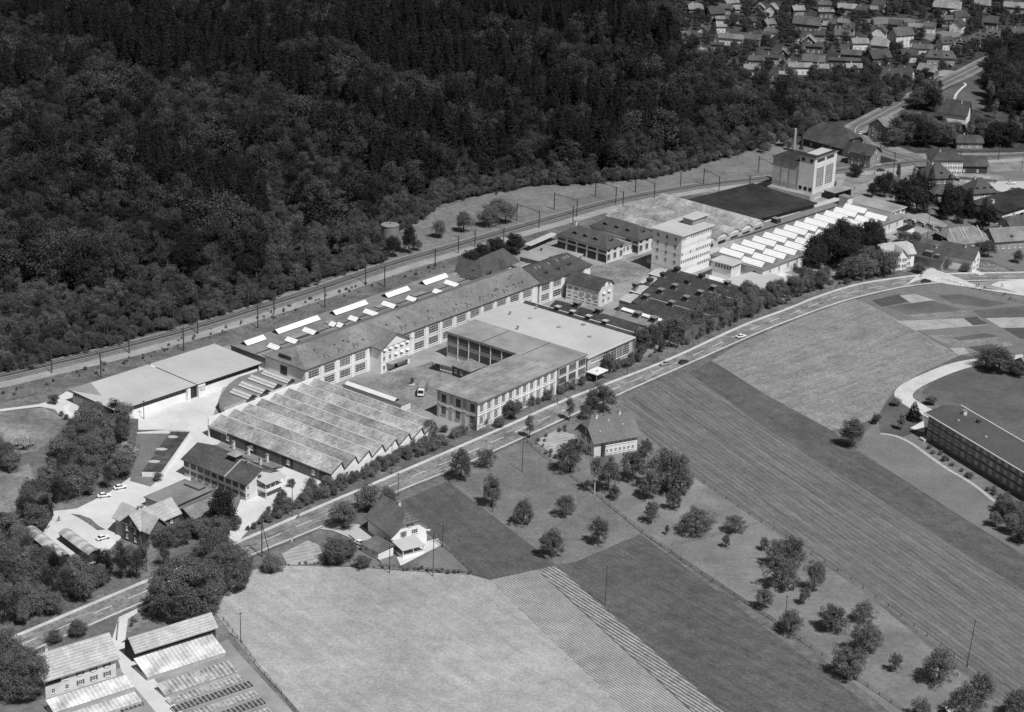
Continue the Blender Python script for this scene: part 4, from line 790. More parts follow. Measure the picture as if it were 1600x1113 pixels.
b = Bld('garage', 'dark open shelter with lorry bays right of the boiler house', 'shelter', (1294, 297), (1304, 302), (1328, 293), 4.0, W=7); b.flat('felt_mid', .3, 'metal_grey'); b.add(MB().box(.4, b.L - .4, 3.2, b.W - .4, -.1, 3.7, 'dark_wood'), 'wall'); [b.add(MB().box(q_, q_ + .3, .4, 3.19, -.1, 3.7, 'dark_wood'), 'side_wall') for q_ in (.4, b.L - .7)]
b = Bld('stair_hut', 'small white hut with dark roof at the far end of the skylight rows', 'hut', (1312, 305), (1325, 310), (1332, 306.5), 7.4); b.walls('white_plaster', o=.4); b.flat('felt_grey', .3, 'metal_grey')
b = Bld('flat_roofed_building', 'flat grey-roofed building with white edge beyond the skylight rows, before the dark conifers', 'workshop', (1341, 318), (1393, 332), (1417, 323), 5.2); b.walls('white_plaster', o=.6); b.flat('felt_mid', .35, 'frame_white')
for i in range(3): b.win('F', b.L * (i + .5) / 3, 3.6, 3, 1.5, 4, 1)
b = Bld('low_shed', 'small dark flat-roofed shed with white walls at the right end of the skylight hall', 'shed', (1400, 358), (1412, 361), (1431, 353), 3.4); b.walls('white_plaster', o=.4); b.flat('felt_dark', .3, 'felt_dark')
b = Bld('bicycle_shelter', 'long narrow open shelter behind the small dark flat shed', 'shelter', (1402, 335), (1474, 354), (1478, 352), 3.2, L=3.5); b.flat('felt_mid', .25, 'frame_white'); mb = MB()
for i in range(9): mb.box(.3, .5, .5 + i * b.W / 9, .7 + i * b.W / 9, -.1, 2.95, 'frame_white')
b.add(mb, 'posts')
for i in range(4):
    c = P(1424 + i * 13.5, 348 + i * 4.1)[:2]; t = thing('cold_frame', ['leftmost', 'second', 'third', 'rightmost'][i] + ' of four low white frames standing in a row before the long narrow shelter', 'cold frame', (c[0], c[1], 0), sh.ang, 'frames before the shelter'); MB().box(-2, 2, -1.3, 1.3, 0, .9, 'frame_white').build('base', t); MB().hexa([(-2.1, -1.4, .91), (2.1, -1.4, .91), (2.1, 1.4, .91), (-2.1, 1.4, .91)], [(-2.1, -1.4, 1.0), (2.1, -1.4, 1.0), (2.1, 1.4, 1.5), (-2.1, 1.4, 1.5)], 'felt_pale').build('glass', t)
# --- villa with dark hipped roofs behind the long building
b = Bld('villa', 'villa with steep dark sweeping roofs and several gables behind the long building, under dark trees', 'villa', (722, 430), (757, 441), (812, 414), 5.2, W=14)
b.walls('cream_plaster', o=.8); rh = 7.4; b.pitched('roof_slate', rh, 'x', .12, b.W * .42, .3, b.W * .3, o=.8, wm='cream_plaster')
mb = MB(); roof_mesh(mb, b.L * .42, b.L * .74, -1.2, b.W / 2, 5.25, 5.2, 'roof_slate', 'y', .55, 2.5, 1, 0); b.add(mb, 'cross_roof'); mb = MB(); gable_wall(mb, b.L * .42 + .7, b.L * .74 - .7, -.7, 2, 5.2, 5.2, 'y', .55, 0, 'white_plaster', .7); b.add(mb, 'gable_wall')
mb = MB(); roof_mesh(mb, b.L * .1, b.L * .32, b.W * .5, b.W + 3, 5.25, 5.6, 'roof_slate', 'y', 0, 2, 1, 0); b.add(mb, 'cross_roof')
b.dormer(b.L * .2, 1.4, 6.6, 2.6, 1.6, 3, 'roof_slate'); b.dormer(2, b.W * .5, 7.2, 2.4, 1.4, 3, 'roof_slate', -math.pi / 2)
b = Bld('low_shed', 'little flat-roofed shed with pale edge right of the dark-roofed villa', 'shed', (797, 412), (812, 417.5), (824, 411.5), 6.5); b.walls('grey_plaster', o=.4); b.flat('felt_mid', .3, 'frame_white')
# --- tank by the forest
c = P(609.5, 381)[:2]; hgt = 8.6; t = thing('storage_tank', 'round ribbed metal tank at the forest edge above the railway', 'tank', (c[0], c[1], 0)); mb = MB(); N = 44
for i in range(N):
    a0, a1 = 2 * math.pi * i / N, 2 * math.pi * (i + 1) / N; r_ = 3.75 if i % 2 else 3.66
    mb.hexa([(0, 0, 0), (r_ * math.cos(a0), r_ * math.sin(a0), 0), (r_ * math.cos(a1), r_ * math.sin(a1), 0)], [(0, 0, hgt), (r_ * math.cos(a0), r_ * math.sin(a0), hgt), (r_ * math.cos(a1), r_ * math.sin(a1), hgt)], 'tank_metal')
mb.build('wall', t); MB().cyl(0, 0, hgt + .01, hgt + .16, 3.95, 3.95, 'metal_grey', 32).cyl(0, 0, hgt + .17, hgt + .5, 3.8, .3, 'metal_grey', 32).build('roof', t); MB().cyl(0, 0, hgt + .45, hgt + 1.0, .25, .25, 'metal_dark').build('roof_vent', t)
# ================================================================== the village and other far houses
# photo x, y of the roof middle, roof width in photo pixels, depth factor, ridge turn (deg), hip fraction, roof tone, wall tone, words that single it out
VH = [(1086, 9, 24, .8, 8, .6, 'p', 'm', 'large pale half-hipped house at the forest corner of the village'), (1117, 15, 26, .8, 25, 1, 'd', 'b', 'big dark barn right of the pale corner house'), (1133, 9, 20, .7, -10, 1, 'm', 'm', 'mid grey roof behind the big dark barn'),
(1141, 0, 22, .7, 30, .5, 'p', 'm', 'pale roof cut by the top edge near the forest'), (1152, 11, 13, .7, 0, 1, 'p', 'm', 'little pale roof right of the mid grey roof'), (1188, 9, 16, 1, 80, 1, 'p', 'm', 'grey gable end facing the valley beside a white one'), (1207, 10, 20, .9, 70, 1, 'p', 'w', 'white gabled house with pale roof near the top'),
(1128, 27, 22, .8, 5, .5, 'p', 'w', 'pale half-hipped roof below the dark barn'), (1146, 27, 13, 1, 60, 1, 'd', 'w', 'narrow dark roof with white gable'), (1174, 30, 14, .8, 20, 1, 'd', 'b', 'little dark roof among trees'), (1201, 33, 17, .8, 35, 1, 'p', 'b', 'tilted pale roof above a half-hipped one'),
(1203, 46, 20, .9, 10, .4, 'm', 'w', 'half-hipped grey house right of the row'), (1099, 44, 17, .9, 70, 1, 'd', 'w', 'steep dark roof with white gable near the forest'), (1114, 43, 13, .9, 0, .4, 'd', 'm', 'small dark hipped roof'), (1126, 39, 18, .7, -5, .8, 'p', 'w', 'bright low roof with white wall'),
(1074, 53, 13, .9, 60, 1, 'm', 'w', 'grey roof half behind the spruces'), (1089, 54, 15, .8, 10, 1, 'd', 'm', 'small dark roof near the spruces'), (1143, 56, 40, .38, -2, .8, 'p', 'w', 'long pale roof with a white gable end'), (1121, 67, 23, .6, -3, 1, 'd', 'm', 'dark roof below the long pale one'), (1176, 57, 27, .6, 0, .8, 'm', 'm', 'mid-toned long roof in the middle row'),
(1197, 52, 18, .8, 0, 1, 'd', 'w', 'dark steep roof right of the mid-toned one'), (1098, 78, 18, .7, 5, .4, 'p', 'w', 'pale hipped house at the edge of the spruces'), (1181, 90, 28, .55, 3, .3, 'm', 'm', 'grey hipped roof above the bright one'), (1175, 104, 27, .6, 2, .8, 'p', 'w', 'bright roof nearest the forest slope'), (1205, 87, 28, .55, -2, 1, 'd', 'm', 'long dark roof in the lower village'),
(1225, 80, 18, 1, 75, 1, 'p', 'b', 'dark gable front with pale verges'), (1211, 125, 28, .45, -2, 1, 'm', 'b', 'flat-pitched grey roof lowest on the left'), (1229, 113, 26, .8, 5, .9, 'p', 'm', 'pale roof with a dark dormer gable, lowest row'), (1236, 98, 16, .8, 0, 1, 'm', 'm', 'small grey roof above the dormer gable'),
(1247, 12, 20, .7, 15, 1, 'p', 'm', 'pale roof at the upper middle beside trees'), (1288, 4, 22, .6, 0, .6, 'm', 'm', 'grey roof at the top edge in the middle'), (1324, 9, 30, .5, -4, 1, 'p', 'm', 'wide pale roof at the top'), (1290, 16, 26, .35, 3, 1, 'p', 'b', 'low open shed with a light roof'), (1347, 13, 19, .7, -5, 1, 'd', 'm', 'dark roof beside a white veranda'),
(1366, 12, 13, .7, -10, 1, 'p', 'w', 'small pale roof with white veranda'), (1374, 4, 20, .8, -20, 1, 'd', 'w', 'tall dark roof at the top right of the veranda house'), (1262, 31, 42, .6, -18, .6, 'm', 'b', 'very large barn roof with paler stripes'), (1288, 36, 13, .7, -10, 1, 'p', 'm', 'small pale lean-to right of the large barn'), (1301, 33, 16, .9, -25, .5, 'm', 'm', 'grey half-hipped roof behind the hipped bright one'),
(1318, 32, 22, .6, -5, .2, 'p', 'b', 'bright hipped roof in the upper middle'), (1327, 41, 19, .7, -20, 1, 'm', 'm', 'grey roof with a gable dormer'), (1316, 50, 26, .7, 0, 1, 'm', 'w', 'cross-gabled house with one white wall'), (1281, 51, 18, .7, -10, 1, 'd', 'm', 'dark roof hidden among trees'), (1264, 60, 24, .9, 80, 1, 'p', 'b', 'dark wooden gable with bright verges'),
(1272, 70, 30, .45, -2, 1, 'd', 'b', 'long dark roof below the wooden gable'), (1343, 63, 28, .6, 2, .8, 'p', 'w', 'bright roof with a dark central gable'), (1376, 65, 28, .8, -15, .5, 'p', 'm', 'large pale roof with a dark square patch'), (1375, 44, 24, .9, 75, .8, 'm', 'w', 'white round-windowed gable house'), (1400, 34, 22, .7, -20, 1, 'm', 'm', 'grey house above the long white block'),
(1409, 48, 32, .7, 25, 1, 'm', 'W', 'three-storey white block of flats'), (1330, 81, 33, .5, -2, 1, 'm', 'b', 'wide plain grey roof in the centre'), (1318, 72, 13, .8, 0, 1, 'd', 'b', 'small dark roof touching the wide plain one'), (1372, 83, 34, .7, 28, 1, 'd', 'b', 'steep dark barn with pale end wall'), (1319, 92, 52, .25, -2, 1, 'd', 'b', 'very long low dark shed'),
(1334, 102, 27, .5, -3, 1, 'p', 'm', 'pale roof with a single small dormer'), (1272, 90, 36, .6, -3, 1, 'm', 'b', 'grey roof with a broad timber gable'), (1250, 101, 40, .35, -4, 1, 'p', 'w', 'long pale roof of the bottom row'), (1282, 103, 26, .5, -2, 1, 'p', 'm', 'pale roof joined to the long pale one'), (1394, 115, 32, .55, -8, 1, 'd', 'w', 'dark roof of the twin white houses, the left one'),
(1416, 111, 22, .9, -30, 1, 'd', 'w', 'dark roof of the twin white houses, the right one with a tall white gable'), (1431, 39, 22, .6, -15, 1, 'p', 'm', 'plain pale roof right of the white block'), (1481, 5, 42, .6, -15, .6, 'p', 'b', 'huge pale barn roof at the top right'), (1535, 3, 26, .7, 0, 1, 'p', 'm', 'bright square roof at the top edge on the right'), (1585, 7, 32, .5, -3, 1, 'p', 'm', 'wide pale roof in the top right corner'),
(1492, 17, 20, .6, 30, 1, 'p', 'm', 'pale roof below the huge barn'), (1500, 21, 26, .7, 20, .2, 'd', 'w', 'dark hipped house with white ground floor'), (1479, 27, 20, .7, 5, 1, 'm', 'm', 'grey roof left of the dark hipped house'), (1497, 34, 22, .9, 60, 1, 'd', 'w', 'dark gabled house with a slanting white wall'), (1453, 38, 20, .7, -15, .8, 'm', 'w', 'grey roof beside the dark lawn'), (1549, 31, 22, .7, -20, .8, 'm', 'b', 'grey barn roof on the right slope'),
(1494, 71, 19, .9, -20, .8, 'm', 'b', 'lowest of five stepped terrace houses'), (1504, 64, 19, .9, -20, .8, 'm', 'b', 'second lowest of five stepped terrace houses'), (1524, 60, 19, .9, -20, .8, 'm', 'b', 'middle of five stepped terrace houses'), (1534, 55, 19, .9, -20, .8, 'm', 'b', 'second highest of five stepped terrace houses'), (1553, 50, 21, .9, -20, .8, 'm', 'b', 'highest of five stepped terrace houses'),
(1477, 62, 22, .8, 30, 1, 'm', 'w', 'grey house just above the stepped terrace'), (1442, 72, 32, .45, 3, .8, 'm', 'w', 'long grey roof over a white wall with an arch'), (1422, 81, 26, .7, -10, .8, 'd', 'w', 'dark house with a white arched porch'), (1470, 84, 46, .5, 3, .25, 'm', 'm', 'large mansard-roofed house beside the far road'), (1451, 105, 26, .7, -35, 1, 'p', 'b', 'brown house with one bright roof slope by the far road'),
(1590, 48, 26, .7, 30, 1, 'm', 'm', 'grey house at the right edge above the wood'), (1596, 70, 20, .8, 5, .8, 'p', 'w', 'pale roof at the right edge just above the wood')]
RT_ = {'p': 'roof_pale_far', 'm': 'roof_mid_far', 'd': 'roof_dark'}; WT = {'w': 'cream_plaster', 'W': 'cream_plaster', 'm': 'mid_plaster', 'b': 'brown_wood'}
mat('roof_pale_far', .22, .2, .8, .25, .08, rnd=.22, spots=.3); mat('roof_mid_far', .1, .2, .8, .25, .08, rnd=.2, spots=.3)  # darker than the near roofs: lens falloff put into the colour
def house(name, label, cat, xy, L, W, zw, rh, ang, f, h, rm, wm, group=None, nwin=3, storeys=2, gw=1, ch=1, wz=None, shut=None, dorm=0):
    """free-standing house with its middle at xy and ridge along local x"""
    a = R(ang); u = np.array([math.cos(a), math.sin(a)]); v = np.array([-math.sin(a), math.cos(a)]); O = np.array(xy[:2]) - u * L / 2 - v * W / 2
    b = bat(name, label, cat, O, a, L, W, zw, group); b.walls(wm, o=.7)
    b.pitched(rm, rh, 'x', f, h if f < 1 else 0, o=.7, wm=wm)
    for s_ in range(storeys):
        z = 1.6 + s_ * 2.6
        if z + .7 > zw: break
        for i in range(nwin):
            b.win('F', L * (i + .8) / (nwin + .6), z, 1.0, 1.35, 2, 2, o=.7, shut=shut)
        for i in range(2): b.win('L', W * (i + .8) / 2.6, z, 1.0, 1.35, 2, 2, o=.7, shut=shut); b.win('R', W * (i + .8) / 2.6, z, 1.0, 1.35, 2, 2, o=.7, shut=shut)
    if f > .4 and rh > 2.2 and gw:
        for fc in 'LR': b.win(fc, W / 2, zw + rh * .28, .9, 1.1, 2, 2, o=.7)
    if ch: b.chimney(L * .35, W * .58, zw + rh * .8, 1.2, .35)
    for i in range(dorm): b.dormer(L * (i + .8) / (dorm + .6), W * .14, zw + rh * .25, 1.6, 1.1, 2.2, rm)
    return b
for (x, y, wpx, df, rt, f, rt_, wt, lb) in VH:
    if abs(rt) < 8: rt += rng.uniform(-14, 14)
    D = np.linalg.norm(P(x, y, 6) - [0, 0, CAM_H]); L = max(5, wpx / 3200 * D * .97 / max(.8, abs(math.cos(R(rt))))) if abs(rt) < 60 else max(7, wpx / 3200 * D)
    if abs(rt) >= 60: L, W = L * df, L
    else: W = max(5.5, min(L * df, 14))
    st = 3 if wt == 'W' else 2 if wpx > 14 else 1
    zw = 8.0 if wt == 'W' else 4.8 if wpx > 17 else 3.8 if wpx > 14 else 2.8; rh = W * .42 if 'low' not in lb else 1.2
    c = P(x, y, zw + rh * .45)
    b = house('barn' if 'barn' in lb or 'shed' in lb else 'house', lb + ' in the far village' if len(lb.split()) < 12 else lb, 'barn' if 'barn' in lb else 'shed' if 'shed' in lb else 'house', c, L, W, zw, rh, rt, f, W * .22 * (1 if f else 2), RT_[rt_], WT[wt], 'houses of the far village', nwin=max(2, int(L / 3.4)), storeys=st, ch=wpx > 15 and 'barn' not in lb, dorm=2 if 'stepped' in lb or 'mansard' in lb else 1 if 'dormer' in lb else 0)
# ---- houses between the village and the works
def hpx(name, label, cat, x, y, zc, L, W, zw, rh, ang, f, h, rm, wm, **k): return house(name, label, cat, P(x, y, zc), L, W, zw, rh, ang, f, h, rm, wm, **k)
b = hpx('barn', 'large barn with huge dark half-hipped roof beyond the smokestacks', 'barn', 1303, 213, 6, 27, 19, 3.6, 8.6, -45, .5, 6, 'roof_dark', 'dark_wood', nwin=3, storeys=1, ch=0)
hpx('house', 'dark shuttered house with steep roof beside the level crossing', 'house', 1352, 233, 8, 14, 12, 6.6, 4.2, -38, 1, 0, 'roof_dark', 'mid_plaster', nwin=3, shut='shutter')
hpx('house', 'gabled house inside the bend of the far road', 'house', 1381, 193, 7, 14, 12, 6.4, 4.4, 50, 1, 0, 'roof_mid', 'mid_plaster', nwin=3, shut='shutter')
hpx('house', 'steep-roofed house with white gable below the winding meadow path', 'house', 1496, 173, 6, 14, 10, 4.6, 7.5, 155, 1, 0, 'roof_dark', 'white_plaster', nwin=3)
hpx('shed', 'grey-roofed shed beside trees below the steep-roofed house', 'shed', 1520, 197, 4, 11, 7, 3.2, 2., 20, 1, 0, 'roof_mid_far', 'dark_wood', nwin=2, storeys=1, ch=0)
hpx('house', 'dark low-roofed house hidden in the wood behind the station', 'house', 1513, 216, 5, 15, 9, 3.6, 3.2, 5, .6, 2, 'roof_dark', 'mid_plaster', storeys=1)
hpx('station_building', 'three-storey station building with flat hipped roof and pale walls', 'station', 1477, 243, 9, 17, 12, 8.2, 2.8, 6, 0, 5, 'roof_dark', 'cream_plaster', nwin=6, storeys=3, shut='shutter')
hpx('goods_shed', 'goods shed with wide grey roof right of the station building', 'shed', 1513, 251, 5, 18, 14, 4, 3.8, 4, 1, 0, 'roof_dark', 'dark_wood', nwin=2, storeys=1, ch=0)
hpx('villa', 'villa with tall pyramid roof and small white gable below the station', 'villa', 1464, 267, 8, 15, 14, 6.2, 6, 15, 0, 6.6, 'roof_slate', 'mid_plaster', nwin=4, shut='shutter', dorm=1)
hpx('villa', 'villa with pyramid roof and tall chimneys beside the parking lot', 'villa', 1530, 291, 7, 14, 13, 5.4, 6, 20, 0, 6., 'roof_slate', 'cream_plaster', nwin=4, shut='shutter', dorm=3)
hpx('house', 'dark-roofed low house between the two villas and the conifers', 'house', 1475, 294, 5.5, 15, 12, 4.2, 3.4, 12, 0, 5, 'roof_slate', 'mid_plaster', nwin=3)
hpx('shed', 'low white-edged shed beside the station yard', 'shed', 1522, 275, 3, 15, 5, 2.8, .9, -12, 1, 0, 'felt_mid', 'cream_plaster', nwin=3, storeys=1, ch=0, gw=0)
hpx('shed', 'tiny dark-roofed hut by the parking lot', 'hut', 1551, 277, 3, 6, 5, 2.6, 1.2, -10, 1, 0, 'felt_mid', 'cream_plaster', nwin=2, storeys=1, ch=0, gw=0)
b = Bld('school_hall', 'long dark flat-roofed hall with open ground floor at the right edge', 'hall', (1500, 318), (1568, 332), (1660, 312), 6.5, W=20); b.walls('cream_plaster', o=1.2, z0=3.2); b.flat('felt_dark', .5, 'felt_dark'); b.chimney(b.L * .2, b.W * .6, 6.5, 1.6, .7)
mb = MB()
for i in range(7): mb.box(1.3 + i * 4.5, 1.7 + i * 4.5, 1.3, 1.7, -.2, 3.2, 'frame_white')
b.add(mb, 'columns'); band(b, 1.5, b.L - 1.5, 4.2, 5.8, 1.2, step=2)
b = hpx('barn', 'barn with striped dark roof and white stone front among the right-hand gardens', 'barn', 1501, 366, 8, 21, 15, 6., 5.4, 25, .45, 4, 'roof_mid', 'dark_wood', nwin=5, storeys=2, ch=0)
for xx in (3.5, 9, 10.6, 18.5): mb = MB(); mb.hexa([(xx, .3, 6.12), (xx + .4, .3, 6.12), (xx + .4, 7.4, 11.3), (xx, 7.4, 11.3)], [(xx, .3, 6.2), (xx + .4, .3, 6.2), (xx + .4, 7.4, 11.38), (xx, 7.4, 11.38)], 'roof_pale'); b.add(mb, 'roof_stripe')
b.slab('F', 15, 2.8, 10.5, 5.6, 'white_plaster', 'stone_front', o=.7, d=.03)
hpx('house', 'low grey-gabled house with lighter roof at the right edge behind gardens', 'house', 1573, 363, 6.5, 19, 13, 4.4, 4.6, 18, 1, 0, 'roof_mid', 'mid_plaster', nwin=6, storeys=1, dorm=1)
hpx('shed', 'small grey roof between the striped barn and the right-edge house', 'shed', 1548, 359, 4, 9, 8, 3.2, 2.5, 25, 1, 0, 'roof_dark', 'mid_plaster', storeys=1, ch=0, nwin=2)
hpx('house', 'pale-roofed building cut by the right edge below the long dark hall', 'house', 1592, 344, 6, 16, 12, 4.5, 4, 20, .6, 3, 'roof_mid_far', 'mid_plaster', nwin=3, storeys=1)
# white house with cross gable by the bend
b = hpx('house', 'white house with pale cross-gabled roof beside the road bend, right of the dark tree clump', 'house', 1397, 391, 6.5, 16, 11.5, 6, 4.2, 22, .75, 2, 'roof_pale', 'white_plaster', nwin=3, shut='shutter', ch=1)
mb = MB(); roof_mesh(mb, 4.2, 10.6, -2.6, 5.7, 6.03, 3.6, 'roof_pale', 'y', 1, 0); b.add(mb, 'cross_roof'); b.add(MB().box(4.8, 10, -2.0, .69, -.2, 6., 'white_plaster'), 'wall'); mb = MB(); gable_wall(mb, 4.8, 10, -2., 1, 6, 3.6, 'y', 1, 0, 'white_plaster', .6); b.add(mb, 'gable_wall')
for z in (1.7, 4.5):
    for xx in (6., 8.7): b.win('F', xx, z, 1, 1.5, 2, 3, y0=-2.7, o=.7, shut='shutter')
b = hpx('chalet', 'chalet with dark patched roof and pale gable front beside the path to the road', 'house', 1455, 393, 5.5, 17, 13, 4, 4.6, 146, 1, 0, 'roof_dark', 'mid_plaster', nwin=4, storeys=1)
b.add(MB().box(6, 9.5, 9.2, 12, 4.6, 6.9, 'dark_wood', 'roof_mid'), 'shed_dormer'); b.add(MB().box(2.5, 4.5, 10, 12, 4.4, 6.3, 'dark_wood', 'roof_mid'), 'shed_dormer')
hpx('house', 'tall white-gabled house with plain dark roof, right of the chalet', 'house', 1500, 391, 7.5, 17, 10.5, 5.8, 4.6, 150, 1, 0, 'roof_slate', 'white_plaster', nwin=4, shut='shutter')
hpx('shed', 'grey-roofed annex behind the chalet and the white-gabled house', 'shed', 1462, 382, 6, 12, 8, 5, 2.8, 150, 1, 0, 'roof_mid_far', 'mid_plaster', nwin=2, storeys=1, ch=0)
# ================================================================== houses, sheds and greenhouses in the foreground
# dark-roofed works house with balcony
b = Bld('works_house', 'long two-storey house with dark speckled roof, square roof cupola and a white balcony', 'house', (282.7, 717.2), (384, 759), (436.5, 736), 6.0)
rh = solve(b, 411, 731.5, 0) - 6.0; rh = min(max(rh, 2.6), 5); b.walls('cream_plaster', o=.8); b.pitched('roof_speckled', rh, 'y', 1, 0, o=.8, wm='cream_plaster')
for i in range(9):
    for z in (1.8, 4.6): b.win('L', 2.2 + (b.W - 4) * i / 8, z, 1.3, 1.5, 2, 2, o=.8, shut='shutter', fr='frame_grey')
for z in (1.8, 4.4): b.win('F', 1.7, z, 1.1, 1.4, 2, 2, o=.8)
b.win('F', b.L * .45, 6.4, 1.6, 1.6, 3, 2, o=.8, fr='dark_wood')
x, y = b.L / 2, b.loc(371, 716, 9)[1]; b.add(MB().box(x - 1.5, x + 1.5, y - 1.5, y + 1.5, 6 + rh - 1.2, 6 + rh + 1.3, 'dark_wood'), 'cupola_wall'); mb = MB(); roof_mesh(mb, x - 2.1, x + 2.1, y - 2.1, y + 2.1, 6 + rh + 1.3, 1.2, 'felt_mid', 'x', 0, 2.05, t=.12); b.add(mb, 'cupola_roof')
yj_ = b.loc(375, 722, 9)[1]; mb = MB()
for s_ in (-1, 1): mb.hexa([(b.L / 2, yj_, 6 + rh + .02), (b.L / 2, yj_ + .35, 6 + rh + .02), (b.L / 2 + s_ * b.L / 2, yj_ + .35, 6.02), (b.L / 2 + s_ * b.L / 2, yj_, 6.02)], [(b.L / 2, yj_, 6 + rh + .14), (b.L / 2, yj_ + .35, 6 + rh + .14), (b.L / 2 + s_ * b.L / 2, yj_ + .35, 6.14), (b.L / 2 + s_ * b.L / 2, yj_, 6.14)], 'felt_pale')
mb.box(b.L / 2 - .12, b.L / 2 + .12, .1, yj_ - .05, 6 + rh - .05, 6 + rh + .14, 'felt_pale'); b.add(mb, 'verge_tiles')
for q in ((387, 727), (406.5, 722)): x, y = b.loc(*q, 8.5); b.chimney(x, y, 7.2 if x > b.L / 2 else 7.4, 2.6, .38)
bx0, bx1 = b.L * .36, b.L * .98
b.add(MB().hexa([(bx0, -3.6, 5.4), (bx1, -3.6, 5.4), (bx1, .6, 6.1), (bx0, .6, 6.1)], [(bx0, -3.6, 5.52), (bx1, -3.6, 5.52), (bx1, .6, 6.22), (bx0, .6, 6.22)], 'felt_pale'), 'balcony_roof')
b.add(MB().box(bx0 + .3, bx1 - .3, -3.2, .78, 2.5, 2.75, 'white_plaster').box(bx0 + .3, bx1 - .3, -3.2, -3.08, 2.751, 3.6, 'white_plaster').box(bx0 + .3, bx0 + .42, -3.07, .78, 2.751, 3.6, 'white_plaster'), 'balcony'); mb = MB()
for i in range(5): mb.box(bx0 + .4 + i * (bx1 - bx0 - 1) / 4, bx0 + .55 + i * (bx1 - bx0 - 1) / 4, -3.0, -2.85, 2.76, 5.39, 'frame_white')
b.add(mb, 'balcony_posts'); b.add(MB().box(bx0 + .5, bx0 + .7, -3., -2.8, -.2, 2.49, 'frame_white').box(bx1 - .7, bx1 - .5, -3., -2.8, -.2, 2.49, 'frame_white'), 'balcony_support'); b.slab('F', (bx0 + bx1) / 2, 4.2, 4, 2, 'glass_dark', 'balcony_door', o=.8)
wh = b; L2 = abs((P(432, 722, 4.5)[:2] - wh.O) @ wh.u) - wh.L
b = bat('annex', 'grey striped lean-to roof between the speckled-roofed house and the gabled shed', 'annex', wpt(wh, wh.L - .55, 5), wh.ang, 7.5, wh.W - 3, 5.0)
b.walls('cream_plaster', o=.3, z1=3.6); b.add(MB().hexa([(0, 0, 5.4), (b.L, 0, 3.6), (b.L, b.W, 3.6), (0, b.W, 5.4)], [(0, 0, 5.6), (b.L, 0, 3.8), (b.L, b.W, 3.8), (0, b.W, 5.6)], 'roof_mid'), 'roof')
for yy in (b.W * .52, b.W * .2, b.W * .78): b.chimney(b.L * .7, yy, 4.2, 2.8, .38)
b = Bld('flat_shed', 'wide flat grey-roofed shed below the corner of the speckled-roofed house', 'shed', (222.6, 776.9), (268, 794), (334, 766), 3.4); b.walls('mid_plaster', o=.4); b.flat('felt_grey', .3, 'metal_dark'); b.add(MB().box(b.L * .8, b.L * .97, b.W * .2, b.W * .24, 3.4, 3.7, 'bitumen').box(b.L * .8, b.L * .83, b.W * .24, b.W * .75, 3.4, 3.7, 'bitumen'), 'roof_kerb')
b = Bld('shed', 'broad grey gently sloping shed roof half covered by the tall conifer', 'shed', (270, 797), (302, 812), (362, 786), 3.0); b.walls('brown_wood', o=.4); b.pitched('roof_mid', 2.2, 'x', 1, 0, o=.4, wm='brown_wood')
# cross-gabled house
b = hpx('house', 'cross-gabled house with pale tiled roofs in front of the pale yard', 'house', 235, 800, 7.5, 17, 9.5, 5.6, 4.0, 52, 1, 0, 'roof_pale', 'brown_wood', nwin=3, shut='dark_wood')
mb = MB(); roof_mesh(mb, .6, 8.8, -3.4, b.W + 3.8, 5.62, 3.95, 'roof_pale', 'y', 1, 0); b.add(mb, 'cross_roof'); b.add(MB().box(1.3, 8.1, -2.6, .69, -.2, 5.6, 'mid_plaster').box(1.3, 8.1, b.W - .69, b.W + 3., -.2, 5.6, 'mid_plaster'), 'wall'); [(lambda q_: (gable_wall(q_, 1.3, 8.1, -2.6, b.W + 3, 5.6, 3.9, 'y', f_, 1 - f_, 'brown_wood', .7), b.add(q_, 'gable_wall')))(MB()) for f_ in (0, 1)]; b.chimney(4.7, 5.5, 9, 1.2, .4); b.win('F', 3.2, 3.9, 1, 1.4, y0=-3.3, shut='dark_wood'); b.win('F', 6.2, 1.5, 1, 1.4, y0=-3.3, shut='dark_wood'); b.win('L', 4.7, 3.9, 1.2, 1.4, x0=.6, shut='dark_wood')
def barrel(name, label, A, B, C, z, **k):
    b = Bld(name, label, 'shed', A, B, C, z, **k); N = 7; mb = MB(); pr = None
    for j in range(N + 1):
        t = j / N; x = b.L * t; zz = z + 1.0 * math.sin(math.pi * t)
        if pr: mb.hexa([(pr[0], 0, pr[1] - .12), (x, 0, zz - .12), (x, b.W, zz - .12), (pr[0], b.W, pr[1] - .12)], [(pr[0], 0, pr[1]), (x, 0, zz), (x, b.W, zz), (pr[0], b.W, pr[1])], 'barrel_roof')
        pr = (x, zz)
    b.add(mb, 'roof'); b.add(MB().box(.3, b.L - .3, .3, b.W - .3, -.2, z - .1, 'dark_wood'), 'wall'); return b

barrel('barrel_roofed_shed', 'long shed with rounded striped roof at the left edge of the pale yard', (47.5, 826), (91, 874), (106, 864), 2.8)
barrel('barrel_roofed_shed', 'shorter rounded shed in the middle of the pale yard corner', (101, 830), (138, 868), (152, 858), 2.8)
b = Bld('shed', 'narrow tent-like shed with slanting pale roof beside the grove', 'shed', (50, 822), (66, 821.5), (88, 792), 3.0, W=4.2); b.walls('dark_wood', o=.3); b.add(MB().hexa([(0, 0, 2.9), (b.L, 0, 2.9), (b.L, b.W, 4.2), (0, b.W, 4.2)], [(0, 0, 3.05), (b.L, 0, 3.05), (b.L, b.W, 4.35), (0, b.W, 4.35)], 'felt_mid'), 'roof')
